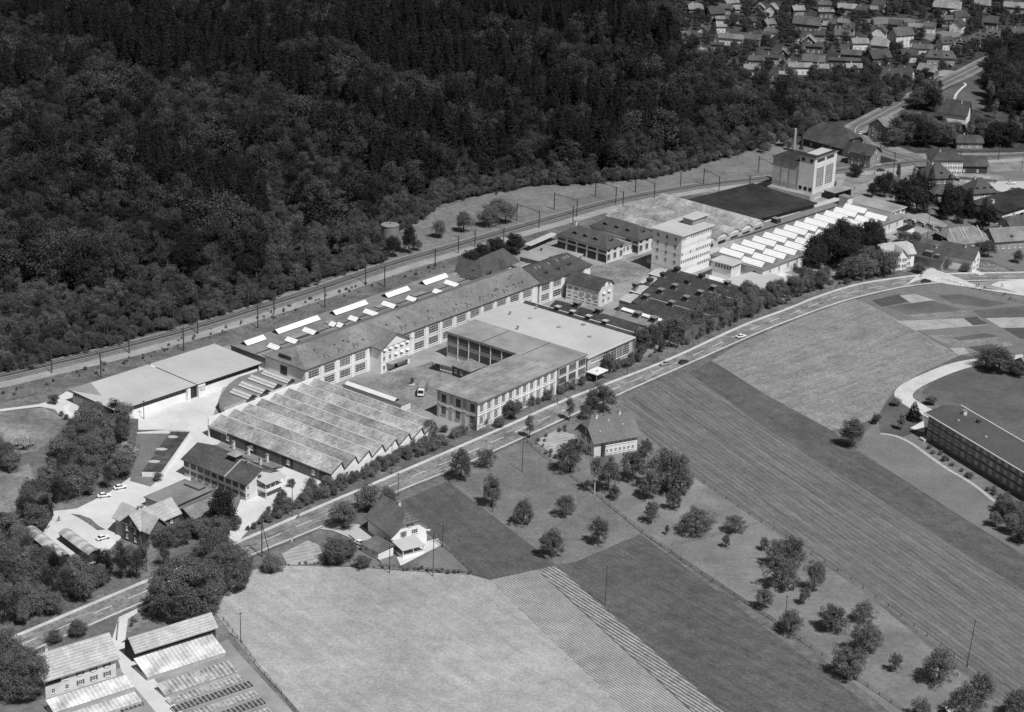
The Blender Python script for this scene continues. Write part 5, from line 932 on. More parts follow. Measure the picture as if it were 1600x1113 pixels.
# dark court with white rim
q = [P(*a, 1.8) for a in ((267, 674), (297, 674.5), (252, 738), (221.5, 737.5))]; c = q[3]; t = thing('sports_court', 'raised dark sports court with low white walls and pale worn spots beside the pale yard', 'sports court', (c[0], c[1], 0))
lq = [(p[0] - c[0], p[1] - c[1]) for p in q]; mb = MB(); mb.poly([(*a, 1.8) for a in lq], 'court')
for i_, m_ in ((0, 'lawn_mid'), (1, 'white_plaster'), (2, 'white_plaster'), (3, 'lawn_mid')): a_, b_ = lq[i_], lq[(i_ + 1) % 4]; mb.poly([(*a_, -.1), (*b_, -.1), (*b_, 1.8), (*a_, 1.8)], m_)
mb.build('platform', t)
mb = MB()
def bil(s_, r_): a = np.array(lq[3]) * (1 - s_) * (1 - r_) + np.array(lq[2]) * s_ * (1 - r_) + np.array(lq[1]) * s_ * r_ + np.array(lq[0]) * (1 - s_) * r_; return a
for s_, r_ in ((.25, .25), (.2, .55), (.3, .86)):
    o_ = bil(s_, r_); mb.poly([(o_[0] + 1.8 * math.cos(t_) * rng.uniform(.8, 1.2), o_[1] + 1.2 * math.sin(t_), 1.815) for t_ in np.linspace(0, 6, 10)], 'felt_pale')
mb.build('worn_spots', t)
a0, a1 = P(267.5, 676), P(291.5, 676); t = thing('goal_frame', 'thin goal-like metal frame at the far end of the dark court', 'goal', (a0[0], a0[1], 0)); d_ = a1 - a0; mb = MB()
for k in (0, .5, 1): mb.tube((d_[0] * k, d_[1] * k, 0), (d_[0] * k, d_[1] * k, 2.9), .07, 'frame_white')
mb.build('posts', t); MB().tube((0, 0, 2.9), (d_[0], d_[1], 2.9), .07, 'frame_white').build('crossbar', t)
# white villa
b = Bld('villa', 'white villa with big half-hipped tiled roof and covered porch between road and pale field', 'villa', (569.6, 807.7), (611.7, 840.4), (673, 824), 4.9)
rh = 5.8; b.walls('white_plaster', o=.9); b.pitched('roof_villa', rh, 'y', .55, 3.6, 1, 0, o=.9, wm='white_plaster')
for z in (1.7, 4.6): b.win('F', b.L * .62, z, 2.2, 1.5, 3, 2, o=.9, fr='frame_white'); b.win('F', b.L * .34, 4.6, 1.1, 1.5, 2, 2, o=.9, shut='shutter_pale')
b.win('F', b.L * .5, 7.2, 1.1, 1.3, 2, 2, o=.9, shut='shutter'); b.win('L', b.W * .3, 2, 1.2, 1.4, 2, 2, o=.9); b.chimney(b.L * .62, b.W * .62, 9, 1.6, .45)
for s_ in (0, 1): b.add(MB().box(s_ * (b.L - 1.3) + .1, s_ * (b.L - 1.3) + 1.2, .12, .88, 3.9, 4.2, 'white_plaster'), 'eaves_cornice')
pr_ = [b.loc(*a, 3.0) for a in ((615.5, 850.5), (629.5, 860.5), (661, 848.5))]; xa, xb_, ya = pr_[0][0], pr_[2][0], pr_[1][1]
b.add(MB().hexa([(xa, ya, 2.75), (xb_, ya, 2.75), (xb_, .88, 3.3), (xa, .88, 3.3)], [(xa, ya, 2.9), (xb_, ya, 2.9), (xb_, .88, 3.45), (xa, .88, 3.45)], 'felt_pale'), 'porch_roof'); b.add(MB().box(xa + .4, xb_ - .3, ya + .4, .88, -.1, .9, 'white_plaster', 'stone'), 'porch_floor'); mb = MB()
for x, y in ((xa + .4, ya + .4), (xb_ - .6, ya + .4), ((xa + xb_) / 2, ya + .4)): mb.box(x, x + .22, y, y + .22, .9, 2.74, 'frame_white')
b.add(mb, 'porch_posts')
vl = b; b = Bld('garage', 'low garage with ribbed dark roof on the left of the white villa', 'garage', (569.8, 845.5), (591, 863.7), (611, 851), 2.9); b.walls('white_plaster', o=.3, z1=2.45); b.add(MB().hexa([(0, 0, 2.5), (b.L, 0, 3.3), (b.L, b.W, 3.3), (0, b.W, 2.5)], [(0, 0, 2.65), (b.L, 0, 3.45), (b.L, b.W, 3.45), (0, b.W, 2.65)], 'roof_villa'), 'roof')
for i in range(2): b.win('L', b.W * (.3 + .4 * i), 1.5, 1., .9, 2, 1, o=.3)
# farmhouse
b = Bld('farmhouse', 'large farmhouse with steep half-hipped grey roof among garden trees by the road', 'farmhouse', None, (927, 694.5), (1002, 681.5), 5.4, W=13.5); rz2 = solve(b, 917.6, 654.6, b.W / 2)
b.walls('cream_plaster', o=.9); b.pitched('roof_farm', min(rz2 - 5.4, 7.5), 'x', .62, 2.5, 1, 0, o=.9, wm='brown_wood')
for z in (1.6, 4.3):
    for i in range(7): b.win('F', b.L * (.32 + .09 * i), z, 1.0, 1.3, 2, 2, o=.9)
b.add(MB().box(b.L * .2, b.L * .26, .1, .89, -.2, 5.1, 'dark_wood'), 'shed_post'); 
for z, y in ((2, .3), (2, .7), (4.6, .35), (4.6, .65), (7.6, .5)): b.win('L', b.W * y, z, 1, 1.4, 2, 2, o=.9, shut='dark_wood')
for fx in (.24, .72): b.chimney(b.L * fx, b.W * .5, 11.2, 1.8, .4)
for fx, fy in ((.22, .22), (.46, .4), (.72, .28)): o = MB().box(-.22, .22, -.25, .25, .02, .2, 'felt_white').build('roof_light', b.root, (b.L * fx, b.W * fy, 5.4 + min(rz2 - 5.4, 7.5) * fy * 2))
# flats at the right
b = Bld('apartment_block', 'long three-storey dark-fronted block of flats with white eaves at the right edge', 'block of flats', (1501.9, 634.5), (1445.3, 644.5), (1600, 737.6), 9.4, L=84); b.walls('dark_facade', o=1.0)
b.pitched('roof_flats', 1.6, 'x', 1, 0, o=1.0, wm='dark_facade', rim='frame_white', t=.4); b.add(MB().box(-.05, b.L, -.3, -.01, 8.95, 9.35, 'frame_white').box(-.3, -.06, -.3, b.W, 8.95, 9.35, 'frame_white').box(-.3, b.L, b.W + .01, b.W + .35, 8.95, 9.6, 'frame_white'), 'eaves')
for i in range(22):
    xx = 2.2 + i * 3.75
    for r_ in range(3):
        z = 7.7 - r_ * 2.85
        if (i * 7 + r_ * 5 + i // 3) % 5 in (0, 1, 3) and i > 1: b.slab('F', xx, z - .1, 1.6, 1.9 if (i + r_) % 3 else 1.3, 'shutter_pale', 'roller_blind', o=1., d=.06)
        else: b.win('F', xx, z, 1.5, 1.6, 3, 1, o=1., fr='frame_white')
for i in range(3):
    for z in (2., 4.9, 7.7): b.win('L', b.W * (i + .6) / 3.2, z, 1.2, 1.5, 2, 1, o=1.)
b.add(MB().box(1.2, b.L - 1, .85, .98, 3.3, 3.5, 'metal_dark').box(1.2, b.L - 1, .85, .98, 6.2, 6.4, 'metal_dark'), 'floor_band'); b.chimney(9, b.W * .62, 10.6, 1.5, .7); b.chimney(17, b.W * .62, 10.6, 1.2, .6, 'chimney_dark')
for fx in (12, 27): b.add(MB().box(fx, fx + .6, 4.4, 5.2, 10, 10.7, 'felt_pale'), 'roof_vent')
b.add(MB().box(1.1, 3.8, -2.2, .97, -.1, .8, 'stone'), 'entrance_steps')
# greenhouse cottage at the lower left
b = Bld('gardener_cottage', 'two-storey cottage with large pale tiled roof beside the glass frames at lower left', 'house', None, (67.4, 1066.6), (187.8, 1028.8), 5.6, W=11.5); rh = min(max(solve(b, 110, 1000, b.W / 2) - 5.6, 2.2), 5.2)
b.walls('cream_plaster', o=.9); b.pitched('roof_pale_big', rh, 'x', 1, 0, o=.9, wm='cream_plaster')
for i in range(5):
    xx = b.L * (.14 + .175 * i)
    for z in (1.7, 4.5):
        if i == 0 and z > 3: continue
        b.win('F', xx, z, 1.15, 1.35, 2, 2, o=.9, shut='shutter' if i > 1 else None)
b.slab('F', b.L * .14, 4.5, 4.6, 1.8, 'metal_dark', 'loggia', o=.9); b.chimney(b.L * .2, b.W * .62, 5.6 + rh * .7, 2.0, .4)
ct = b; b = Bld('shed', 'long narrow shed with pale tiled roof behind the greenhouse', 'shed', None, (210.8, 1021.6), (341.4, 980.8), 3.6, W=7.6); b.walls('dark_wood', o=.6); b.pitched('roof_pale_big', min(max(solve(b, 200.9, 996.2, b.W / 2) - 3.6, 1.4), 3.6), 'x', 1, 0, o=.6, wm='dark_wood'); sd = b
for fx in (.15, .4, .75): b.add(MB().box(b.L * fx, b.L * fx + .25, 1.6, 2, 4.2, 4.9, 'metal_dark'), 'roof_vent')
def glass(label, A, B, C, z, m='glasshouse', slope=1.1, name='greenhouse', cat='greenhouse', W=None, base='grey_plaster', solid=True):
    b = Bld(name, label, cat, A, B, C, z, W=W, ang=None if A else math.degrees(sd.ang))
    b.add(MB().box(.1, b.L - .1, .1, b.W - .1, -.1, z - .12, base), 'base'); b.add(MB().hexa([(0, 0, z - .1), (b.L, 0, z - .1), (b.L, b.W, z - .1 + slope), (0, b.W, z - .1 + slope)], [(0, 0, z), (b.L, 0, z), (b.L, b.W, z + slope), (0, b.W, z + slope)], m), 'glass')
    mb = MB(); x = 0
    while x < b.L: mb.hexa([(x, 0, z + .002), (x + .12, 0, z + .002), (x + .12, b.W, z + slope + .002), (x, b.W, z + slope + .002)], [(x, 0, z + .05), (x + .12, 0, z + .05), (x + .12, b.W, z + slope + .05), (x, b.W, z + slope + .05)], 'frame_white'); x += 1.25
    b.add(mb, 'glazing_bars'); return b
glass('greenhouse with weathered whitewashed glass in front of the narrow shed', None, (229.9, 1058.8), (352, 1018.9), 1.3, slope=2.2, W=7.4)
glass('lower glass frame house with square grey panes, second row behind the path', None, (258, 1087), (371.3, 1048.5), 1.0, 'frame_beds', 1.1, W=5.0)
glass('whitewashed glasshouse right under the windows of the cottage', None, (84, 1114), (214, 1075.5), 1.6, slope=1.5, W=4.6); glass('second whitewashed glass row cut by the bottom edge', None, (104, 1134), (222, 1096), 1.1, slope=.9, W=3.8)
for i, (A_, C_) in enumerate((((266, 1101), (382, 1062)), ((273, 1113), (398, 1073)), ((284, 1127), (405, 1085)), ((292, 1141), (415, 1098)), ((305, 1155), (425, 1112)))):
    glass('%s long low garden bed row below the square-paned glass house' % ORD[i], None, A_, C_, .5, 'frame_beds' if i % 2 == 0 else 'soil_dark', .25, 'cold_frame', 'garden frame', 2.6, 'felt_pale')
for i, (A_, C_) in enumerate((((188, 1113), (226, 1101)),)): glass('short dark bed left of the garden lane at the bottom edge', None, A_, C_, .4, 'soil_dark', .2, 'cold_frame', 'garden frame', 3, 'stone')
hpx('hut', 'tiny hut with bright roof at the bottom edge on the fenced strip', 'hut', 1487, 1106, 2, 4.4, 3.2, 2., .8, 20, 1, 0, 'felt_white', 'dark_wood', nwin=1, storeys=1, ch=0, gw=0)
hpx('house', 'house corner at the right edge by the large lane tree', 'house', 1606, 566, 4, 10, 9, 4, 3, 40, 1, 0, 'roof_mid', 'white_plaster', nwin=2, storeys=1)
# ================================================================== trees and shrubs
def leaf_mesh(name, c, nrm, size, m, extra=None):
    """many small bent leaf-clump faces at points c with normals nrm"""
    n = len(c); t = rng.normal(size=(n, 3)); nrm = nrm / np.linalg.norm(nrm, axis=1, keepdims=True)
    a = np.cross(nrm, t); a /= np.linalg.norm(a, axis=1, keepdims=True); b = np.cross(nrm, a)
    sz = (size * rng.uniform(.6, 1.3, n))[:, None]; sy = sz * rng.uniform(.5, .9, n)[:, None]
    V = np.stack([c - a * sz, c - b * sy, c + a * sz, c + b * sy + nrm * sz * .3], 1).reshape(-1, 3)
    F = np.arange(4 * n).reshape(-1, 4); mats = [m]; mi = [0] * n; V = V.tolist(); F = F.tolist()
    if extra:
        k = len(V); V += extra.v; F += [[i + k for i in f] for f in extra.f]; mats += extra.mats; mi += [1 + q for q in extra.m]
    me = bpy.data.meshes.new(name); me.from_pydata(V, [], F)
    for q in mats: me.materials.append(M(q))
    me.polygons.foreach_set('material_index', mi); me.update(); return me
def blob(cen, r, n, flat=.8):
    d = rng.normal(size=(n, 3)); d /= np.linalg.norm(d, axis=1, keepdims=True)
    p = cen + d * r * rng.uniform(.75, 1.08, (n, 1)) * [1, 1, flat]; return p, d + rng.normal(size=(n, 3)) * .34 + [0, 0, .15]
def crown_round(h, r, zb, clumps, per, cr, loose=1.0, even=1.0, shell=.62):
    """clumps spread over an uneven ellipsoid between zb and h"""
    P_, N_ = [], []; zc = (h + zb) / 2; hz = (h - zb) / 2; lob = rng.uniform(0, 6.28, 3); amp = rng.uniform(.05, .16, 3) * even
    for i in range(clumps):
        d = rng.normal(size=3); d /= np.linalg.norm(d); 
        if d[2] < -.75: d[2] *= -1
        az = math.atan2(d[1], d[0]); k = 1 + sum(amp[j] * math.sin((j + 2) * az + lob[j]) for j in range(3))
        q = (rng.uniform(shell, 1.0) if rng.random() < .8 else rng.uniform(.2, .6)) * k * loose
        cc = np.array([d[0] * (r - cr) * q, d[1] * (r - cr) * q, zc + d[2] * (hz - cr * .8) * min(q, 1.1)])
        p, n = blob(cc, cr * rng.uniform(.65, 1.25), per); P_.append(p); N_.append(n)
    return np.concatenate(P_), np.concatenate(N_)
def crown_conifer(h, r, zb, n):
    t = 1 - np.sqrt(rng.uniform(0, 1, n)); z = zb + (h - zb) * t; ti = 11; ph = (t * ti) % 1
    az = rng.uniform(0, 6.283, n); k = np.round(t * ti); lobes = 1 + .22 * np.sin(az * 5 + k * 1.9) + .1 * np.sin(az * 3 + k)
    rad = r * (1 - t) ** .85 * (.62 + .4 * (1 - ph)) * lobes * rng.uniform(.8, 1.05, n) + .12
    p = np.stack([rad * np.cos(az), rad * np.sin(az), z - rad * .25], 1)
    return p, np.stack([np.cos(az), np.sin(az), np.full(n, 1.1)], 1) + rng.normal(size=(n, 3)) * .35
def trunk(h, r, limbs=4, cr=3, m='bark', zb=None):
    mb = MB(); mb.cyl(0, 0, -.3, h * .55, r, r * .6, m, 7); zb = zb or h * .35
    for i in range(limbs):
        a = 6.283 * i / limbs + rng.uniform(-.4, .4); z0 = rng.uniform(zb * .8, h * .55); mb.tube((0, 0, z0), (cr * .6 * math.cos(a), cr * .6 * math.sin(a), z0 + h * .25), r * .5, m, 5, r * .18)
    mb.tube((0, 0, h * .54), (rng.uniform(-.4, .4), rng.uniform(-.4, .4), h * .85), r * .6, m, 5, r * .15); return mb
PRO = {}
def protos(kind, cnt, fn): PRO[kind] = [fn(i) for i in range(cnt)]
def mk_round(h, r, zb, clumps, per, cr, size, leaf, tr=.3, loose=1., barkm='bark', merge=False, even=1., shell=.62):
    p, n = crown_round(h, r, zb, clumps, per, cr, loose, even, shell); t = trunk(h, tr, 5, r, barkm, zb)
    if merge: return (leaf_mesh('tree', p, n, size, leaf, t), None)
    return (leaf_mesh('crown', p, n, size, leaf), t.mesh('trunk'))
# every prototype is about 10 m tall and scaled in place
protos('forest', 7, lambda i: mk_round(10, [3.9, 3.1, 4.6, 3.6, 2.9, 4.2, 3.4][i], .4, 48, 60, 1.05, .15, 'leaf_forest', .2, merge=True))
def conif(i, merge=True, leaf='leaf_conifer'):
    p, n = crown_conifer(10, [2.3, 1.9, 2.6, 2.1][i % 4], .3, 2600); t = MB(); t.cyl(0, 0, -.2, 8.5, .16, .03, 'bark', 6)
    return (leaf_mesh('tree', p, n, .17, leaf, t), None) if merge else (leaf_mesh('crown', p, n, .17, leaf), t.mesh('trunk'))
protos('edge', 5, lambda i: mk_round(10, [4.4, 3.9, 4.9, 4.2, 4.6][i], .1, 46, 60, 1.25, .19, 'leaf_edge', .2, merge=True))
protos('conifer', 4, conif); protos('conifer_near', 3, lambda i: conif(i, False))
protos('shrub', 6, lambda i: (leaf_mesh('shrub', *crown_round(10, 5.6, -.5, 44, 70, 1.8), .26, 'leaf_shrub'), None))
protos('garden', 6, lambda i: mk_round(10, [4.4, 3.8, 4.9, 4.1, 3.6, 4.6][i], .5, 56, 80, 1.3, .2, 'leaf_garden', .25, merge=False))
protos('vil', 6, lambda i: mk_round(10, [4.4, 3.8, 4.9, 4.1, 3.6, 4.6][i], .3, 50, 60, 1.3, .23, 'leaf_village', .25))
protos('broad', 5, lambda i: mk_round(10, [4.6, 5.4, 4.9, 5.8, 5.][i], .5, 90, 100, 1.25, .16, 'leaf_garden', .35))
protos('big', 3, lambda i: mk_round(10, [5.6, 6.4, 6.][i], .1, 260, 120, 1.0, .12, 'leaf_big', .4, even=.2, shell=.88))
protos('fruit', 6, lambda i: mk_round(10, [5.2, 5.9, 4.8, 6.2, 5.4, 5.][i], .4, 85, 85, 1.1, .17, 'leaf_orchard', .33, 1.05))
protos('blossom', 2, lambda i: mk_round(10, 4.6, .4, 46, 46, 1.35, .22, 'leaf_blossom', .25))
protos('darkbroad', 3, lambda i: mk_round(10, [4.2, 4.8, 4.4][i], .3, 100, 80, 1.15, .18, 'leaf_dark', .35))
protos('slim', 3, lambda i: mk_round(10, 2.0, 1.2, 40, 46, .85, .2, 'leaf_garden', .16))
protos('birch', 1, lambda i: mk_round(10, 2.4, 4., 30, 36, .8, .17, 'leaf_orchard', .2, 1.1, 'bark_pale'))
ALLT = []; TREENAME = {'edge': 'bushy_tree', 'conifer': 'conifer_tree', 'conifer_near': 'conifer_tree', 'shrub': 'shrub', 'slim': 'slender_tree', 'forest': 'forest_tree', 'fruit': 'fruit_tree', 'birch': 'birch_tree', 'blossom': 'blossoming_shrub'}
def tree(kind, xy, h, label, cat='tree', group=None, wid=1., i=None):
    cm, tm = PRO[kind][i if i is not None else int(rng.integers(len(PRO[kind])))]; nm = TREENAME.get(kind, 'broadleaf_tree'); s_ = h / 10
    if tm is None:
        o = put(nm, cm, None, (xy[0], xy[1], 0), rng.uniform(0, 6.28), (s_ * wid, s_ * wid, s_)); tag(o, label, cat, group)
    else:
        o = thing(nm, label, cat, (xy[0], xy[1], 0), rng.uniform(0, 6.28), group); o.scale = (s_ * wid, s_ * wid, s_); put('crown', cm, o); put('trunk', tm, o)
    ALLT.append((xy, h)); return o
def tpx(kind, x, y, h, r=None, label='', cat='tree', group=None, i=None):
    """tree by the photo position of its foot"""
    cm = PRO[kind][i if i is not None else 0]; base = {'fruit': 5.3, 'broad': 5.2, 'big': 6.0, 'slim': 2.0, 'garden': 4.2, 'shrub': 5.6, 'conifer_near': 1.9, 'birch': 2.4, 'blossom': 4.6, 'darkbroad': 4.5}.get(kind, 4)
    return tree(kind, P(x, y)[:2], h, label, cat, group, wid=1 if r is None else r / (base * h / 10), i=i)
def scatter(poly, spacing, fn, jitter=.42, avoid=()):
    """jittered grid over a ground area outlined in the photo"""
    W_ = [P(*q)[:2] for q in poly]; xs = [q[0] for q in W_]; ys = [q[1] for q in W_]; y = min(ys); row = 0; c = 0
    while y < max(ys):
        x = min(xs) + (spacing / 2 if row % 2 else 0)
        while x < max(xs):
            px, py = x + rng.uniform(-1, 1) * spacing * jitter, y + rng.uniform(-1, 1) * spacing * jitter
            if inpoly(px, py, W_) and all((px - a[0]) ** 2 + (py - a[1]) ** 2 > a[2] ** 2 for a in avoid): fn(px, py); c += 1
            x += spacing
        y += spacing * .87; row += 1
    return c
# ---- the forest: nearest 300 of each kind as things, the rest one object
FOREST = [(-170, 622), (0, 583), (100, 557), (200, 530), (300, 503), (400, 474), (500, 438), (560, 418), (592, 406), (596, 380), (600, 366), (640, 352), (665, 332), (680, 322), (745, 306), (835, 290), (905, 288), (1000, 280), (1060, 268), (1100, 255), (1180, 232), (1215, 218), (1275, 208), (1290, 190), (1335, 186), (1400, 158), (1385, 150), (1330, 150), (1290, 150), (1215, 155), (1165, 148), (1110, 122), (1075, 105), (1055, 80), (1045, 30), (1030, -100), (-170, -100)]
W_ = [tuple(P(*q)[:2]) for q in FOREST]
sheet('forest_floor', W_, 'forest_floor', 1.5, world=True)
pts = []
def snoise(x, y, s, o): return math.sin(x / s + o) * math.cos(y / s * 1.3 + o * 2) + .5 * math.sin(x / s * 2.3 + y / s * 1.7 + o)
def edge_px(x, y): return proj((x, y, 0))
def addf(x, y):
    px, py = proj((x, y, 0)); pre = None
    # depth behind the forest's lower edge in metres
    e = min(math.hypot(x - q[0], y - q[1]) for q in EDGE)
    con = snoise(x, y, 60, 1.3) + .8 * snoise(x, y, 22, 4) + (px > 560) * (px < 900) * .5 + (py < 150) * .75 - (e < 24) * 1.6 - (px < 560) * (py > 280) * .7 - (px > 1050) * .9 + rng.uniform(-.7, .7)  # extra dark conifers far back stand in for lens falloff
    hh_ = 1 + .3 * snoise(x, y, 30, 2.2)
    if con > .75: pts.append((x, y, 'c', rng.uniform(18, 28)))
    elif e < 16 or (px > 1110 and py < 180 and rng.random() < .8) or (px < 560 and py > 250 and e < 75 and snoise(x, y, 34, 3.3) > -.1): pts.append((x, y, 'e', rng.uniform(7, 11) * (.55 + min(e, 18) / 36)))
    else:
        h = rng.uniform(11.5, 21) * hh_ * (1 if e > 22 else .6 + e / 60); pts.append((x, y, 'b', h))
EL = smooth_line(W_[1:25], 4); EDGE = EL[::2]
scatter(FOREST, 8.1, addf, .47)
def vis(p): return math.hypot(p[0], p[1])
near = sorted([p for p in pts if -30 < edge_px(p[0], p[1])[0] < 1630], key=vis); far = []
cnt = {'b': 0, 'c': 0, 'e': 0}
for p in near:
    if cnt[p[2]] < 290:
        cnt[p[2]] += 1; k = {'b': 'forest', 'c': 'conifer', 'e': 'edge'}[p[2]]
        tree(k, p[:2], p[3], 'leafy broadleaf tree in the dense dark forest above the railway' if p[2] == 'b' else 'low light bushy tree of the forest edge above the railway' if p[2] == 'e' else 'dark pointed conifer standing among the dense dark forest', 'tree', 'broadleaf trees of the forest' if p[2] == 'b' else 'bushy trees of the forest edge' if p[2] == 'e' else 'conifers of the forest', wid=rng.uniform(.85, 1.35))
    else: far.append(p)
def instances(name, pts_, kinds, pick=None):
    me = bpy.data.meshes.new(name); me.from_pydata([(p[0], p[1], 0) for p in pts_], [], []); n = len(pts_)
    a = me.attributes.new('scl', 'FLOAT_VECTOR', 'POINT'); a.data.foreach_set('vector', np.array([[(w_ := rng.uniform(.75, 1.45)) * p[3] / 10, w_ * p[3] / 10, p[3] / 10] for p in pts_]).ravel())
    a = me.attributes.new('rot', 'FLOAT_VECTOR', 'POINT'); a.data.foreach_set('vector', np.array([[rng.uniform(-.05, .05), rng.uniform(-.05, .05), rng.uniform(0, 6.28)] for p in pts_]).ravel())
    a = me.attributes.new('idx', 'INT', 'POINT'); a.data.foreach_set('value', [pick(p) if pick else int(rng.integers(0, 7)) if p[2] == 'b' else 7 + int(rng.integers(0, 4)) if p[2] == 'c' else 11 + int(rng.integers(0, 5)) for p in pts_])
    o = bpy.data.objects.new(name, me); COL.objects.link(o)
    g = bpy.data.node_groups.new('scatter', 'GeometryNodeTree'); g.interface.new_socket('Geometry', in_out='INPUT', socket_type='NodeSocketGeometry'); g.interface.new_socket('Geometry', in_out='OUTPUT', socket_type='NodeSocketGeometry')
    N = g.nodes; gi = N.new('NodeGroupInput'); go = N.new('NodeGroupOutput'); ip = N.new('GeometryNodeInstanceOnPoints'); jn = N.new('GeometryNodeJoinGeometry')
    for q in reversed(kinds):
        oi = N.new('GeometryNodeObjectInfo'); oi.inputs['Object'].default_value = q; oi.inputs['As Instance'].default_value = True; g.links.new(oi.outputs['Geometry'], jn.inputs[0])
    def at_(nm, ty):
        q = N.new('GeometryNodeInputNamedAttribute'); q.data_type = ty; q.inputs['Name'].default_value = nm; return q.outputs['Attribute']
    g.links.new(gi.outputs[0], ip.inputs['Points']); g.links.new(jn.outputs[0], ip.inputs['Instance']); ip.inputs['Pick Instance'].default_value = True
    g.links.new(at_('idx', 'INT'), ip.inputs['Instance Index']); g.links.new(at_('rot', 'FLOAT_VECTOR'), ip.inputs['Rotation']); g.links.new(at_('scl', 'FLOAT_VECTOR'), ip.inputs['Scale'])
    g.links.new(ip.outputs[0], go.inputs[0]); md = o.modifiers.new('scatter', 'NODES'); md.node_group = g; return o
def find(me): return next(o for o in COL.objects if o.data == me)
src = [find(PRO['forest'][i][0]) for i in range(7)] + [find(PRO['conifer'][i][0]) for i in range(4)] + [find(PRO['edge'][i][0]) for i in range(5)]
ug = []; EDP = offset_line(EL, -1.5)
for q in smooth_line(EL, 3):
    for k in range(3): ug.append((q[0] + rng.uniform(-3, 3), q[1] + rng.uniform(-2.5, 4), 'u', rng.uniform(2, 5)))
fo = instances('forest', far, src); tag(fo, 'dense dark forest of mixed trees filling the upper left of the picture', 'forest', kind='stuff')
for p in pts:
    if p[2] == 'e':
        for k in range(3): ug.append((p[0] + rng.uniform(-5, 5), p[1] + rng.uniform(-5, 5), 'u', rng.uniform(3.5, 7)))
uo = instances('undergrowth', ug, src[11:], lambda p: int(rng.integers(0, 5))); tag(uo, 'low scrub filling the foot of the forest along railway and meadow', 'undergrowth', kind='stuff')
print('forest', len(pts), 'far', len(far), cnt)
# ---- shrub groups and groves
SHR = []
def grp(kind, lab, g, h0, h1, w0=.8, w1=1.2, cat='shrub'):
    if kind == 'shrub': return lambda x, y: SHR.append((x, y, 's', rng.uniform(h0, h1), lab, g, rng.uniform(w0, w1)))
    return lambda x, y: tree(kind if isinstance(kind, str) else random.choice(kind), (x, y), rng.uniform(h0, h1), lab, cat, g, rng.uniform(w0, w1))
scatter([(380, 836), (480, 793), (525, 773), (600, 738), (700, 696), (690, 682), (640, 700), (600, 718), (520, 752), (470, 778), (420, 800)], 2.5, grp('shrub', 'low leafy shrub on the bank between the gabled shed and the road', 'shrubs below the gabled shed', 1.8, 4.4))
scatter([(700, 690), (880, 616), (1000, 567), (1000, 556), (930, 580), (830, 622), (750, 662), (720, 676)], 2.5, grp('shrub', 'low leafy shrub on the bank below the pilastered wing', 'shrubs below the pilastered wing', 1.6, 4.2))
scatter([(1000, 563), (1060, 543), (1150, 503), (1240, 467), (1300, 446), (1290, 438), (1210, 462), (1100, 492), (1030, 530), (1000, 548)], 4.5, grp(('broad', 'garden'), 'leafy roadside tree in the thick row along the bend beside the dark-roofed hall', 'trees along the road bend', 5.5, 11.5, .65, .9, 'tree'))
scatter([(1000, 567), (1060, 547), (1150, 506), (1240, 471), (1300, 450), (1385, 434), (1380, 428), (1290, 443), (1230, 464), (1140, 500), (1030, 545)], 4.0, grp('shrub', 'low shrub at the foot of the roadside tree row', 'shrubs along the road bend', 1.5, 3.2))
scatter([(1262, 430), (1290, 440), (1345, 418), (1392, 408), (1385, 385), (1340, 375), (1275, 395)], 8.0, grp('darkbroad', 'tall dark dense tree in the clump hiding the right end of the skylights', 'dark tree clump by the skylights', 11, 14.5, .8, 1.05, 'tree'))
scatter([(1300, 445), (1390, 432), (1395, 418), (1350, 420), (1300, 436)], 6.5, grp('garden', 'grey-green tree in front of the dark clump by the bend', 'trees before the dark clump', 8, 12, .9, 1.1, 'tree'))
scatter([(120, 668), (150, 648), (195, 655), (212, 682), (205, 735), (175, 762), (130, 788), (85, 798), (70, 835), (40, 850), (20, 800), (60, 760), (95, 700)], 5.4, grp(('broad', 'garden', 'forest'), 'bushy tree in the grove between the left meadow and the pale yard', 'grove beside the pale yard', 6, 10, .8, 1.1, 'tree'))
scatter([(0, 830), (40, 862), (88, 893), (135, 888), (215, 875), (280, 884), (255, 893), (120, 948), (0, 993), (-30, 980), (-30, 830)], 5.4, grp(('broad', 'garden', 'forest'), 'bushy tree in the belt above the road at the lower left', 'tree belt above the lower road', 6.5, 10.5, .8, 1.1, 'tree'))
scatter([(225, 862), (290, 856), (380, 838), (395, 818), (350, 830), (290, 838), (240, 850)], 5.0, grp(('garden', 'broad'), 'leafy tree in the clump between the cross-gabled house and the road', 'trees before the cross-gabled house', 5, 8, .8, 1.1, 'tree'))
scatter([(-40, 745), (30, 738), (36, 722), (0, 705), (-40, 705)], 6.0, grp('broad', 'round bush at the left edge between the two meadows', 'bushes between the left meadows', 6, 8, .9, 1.1, 'shrub'))
scatter([(-20, 628), (100, 600), (338, 528), (520, 470), (700, 418), (690, 411), (500, 463), (300, 522), (100, 588), (-20, 615)], 5.0, grp('shrub', 'weedy low shrub on the railway bank', 'shrubs on the railway bank', .7, 1.5, .8, 1.6))
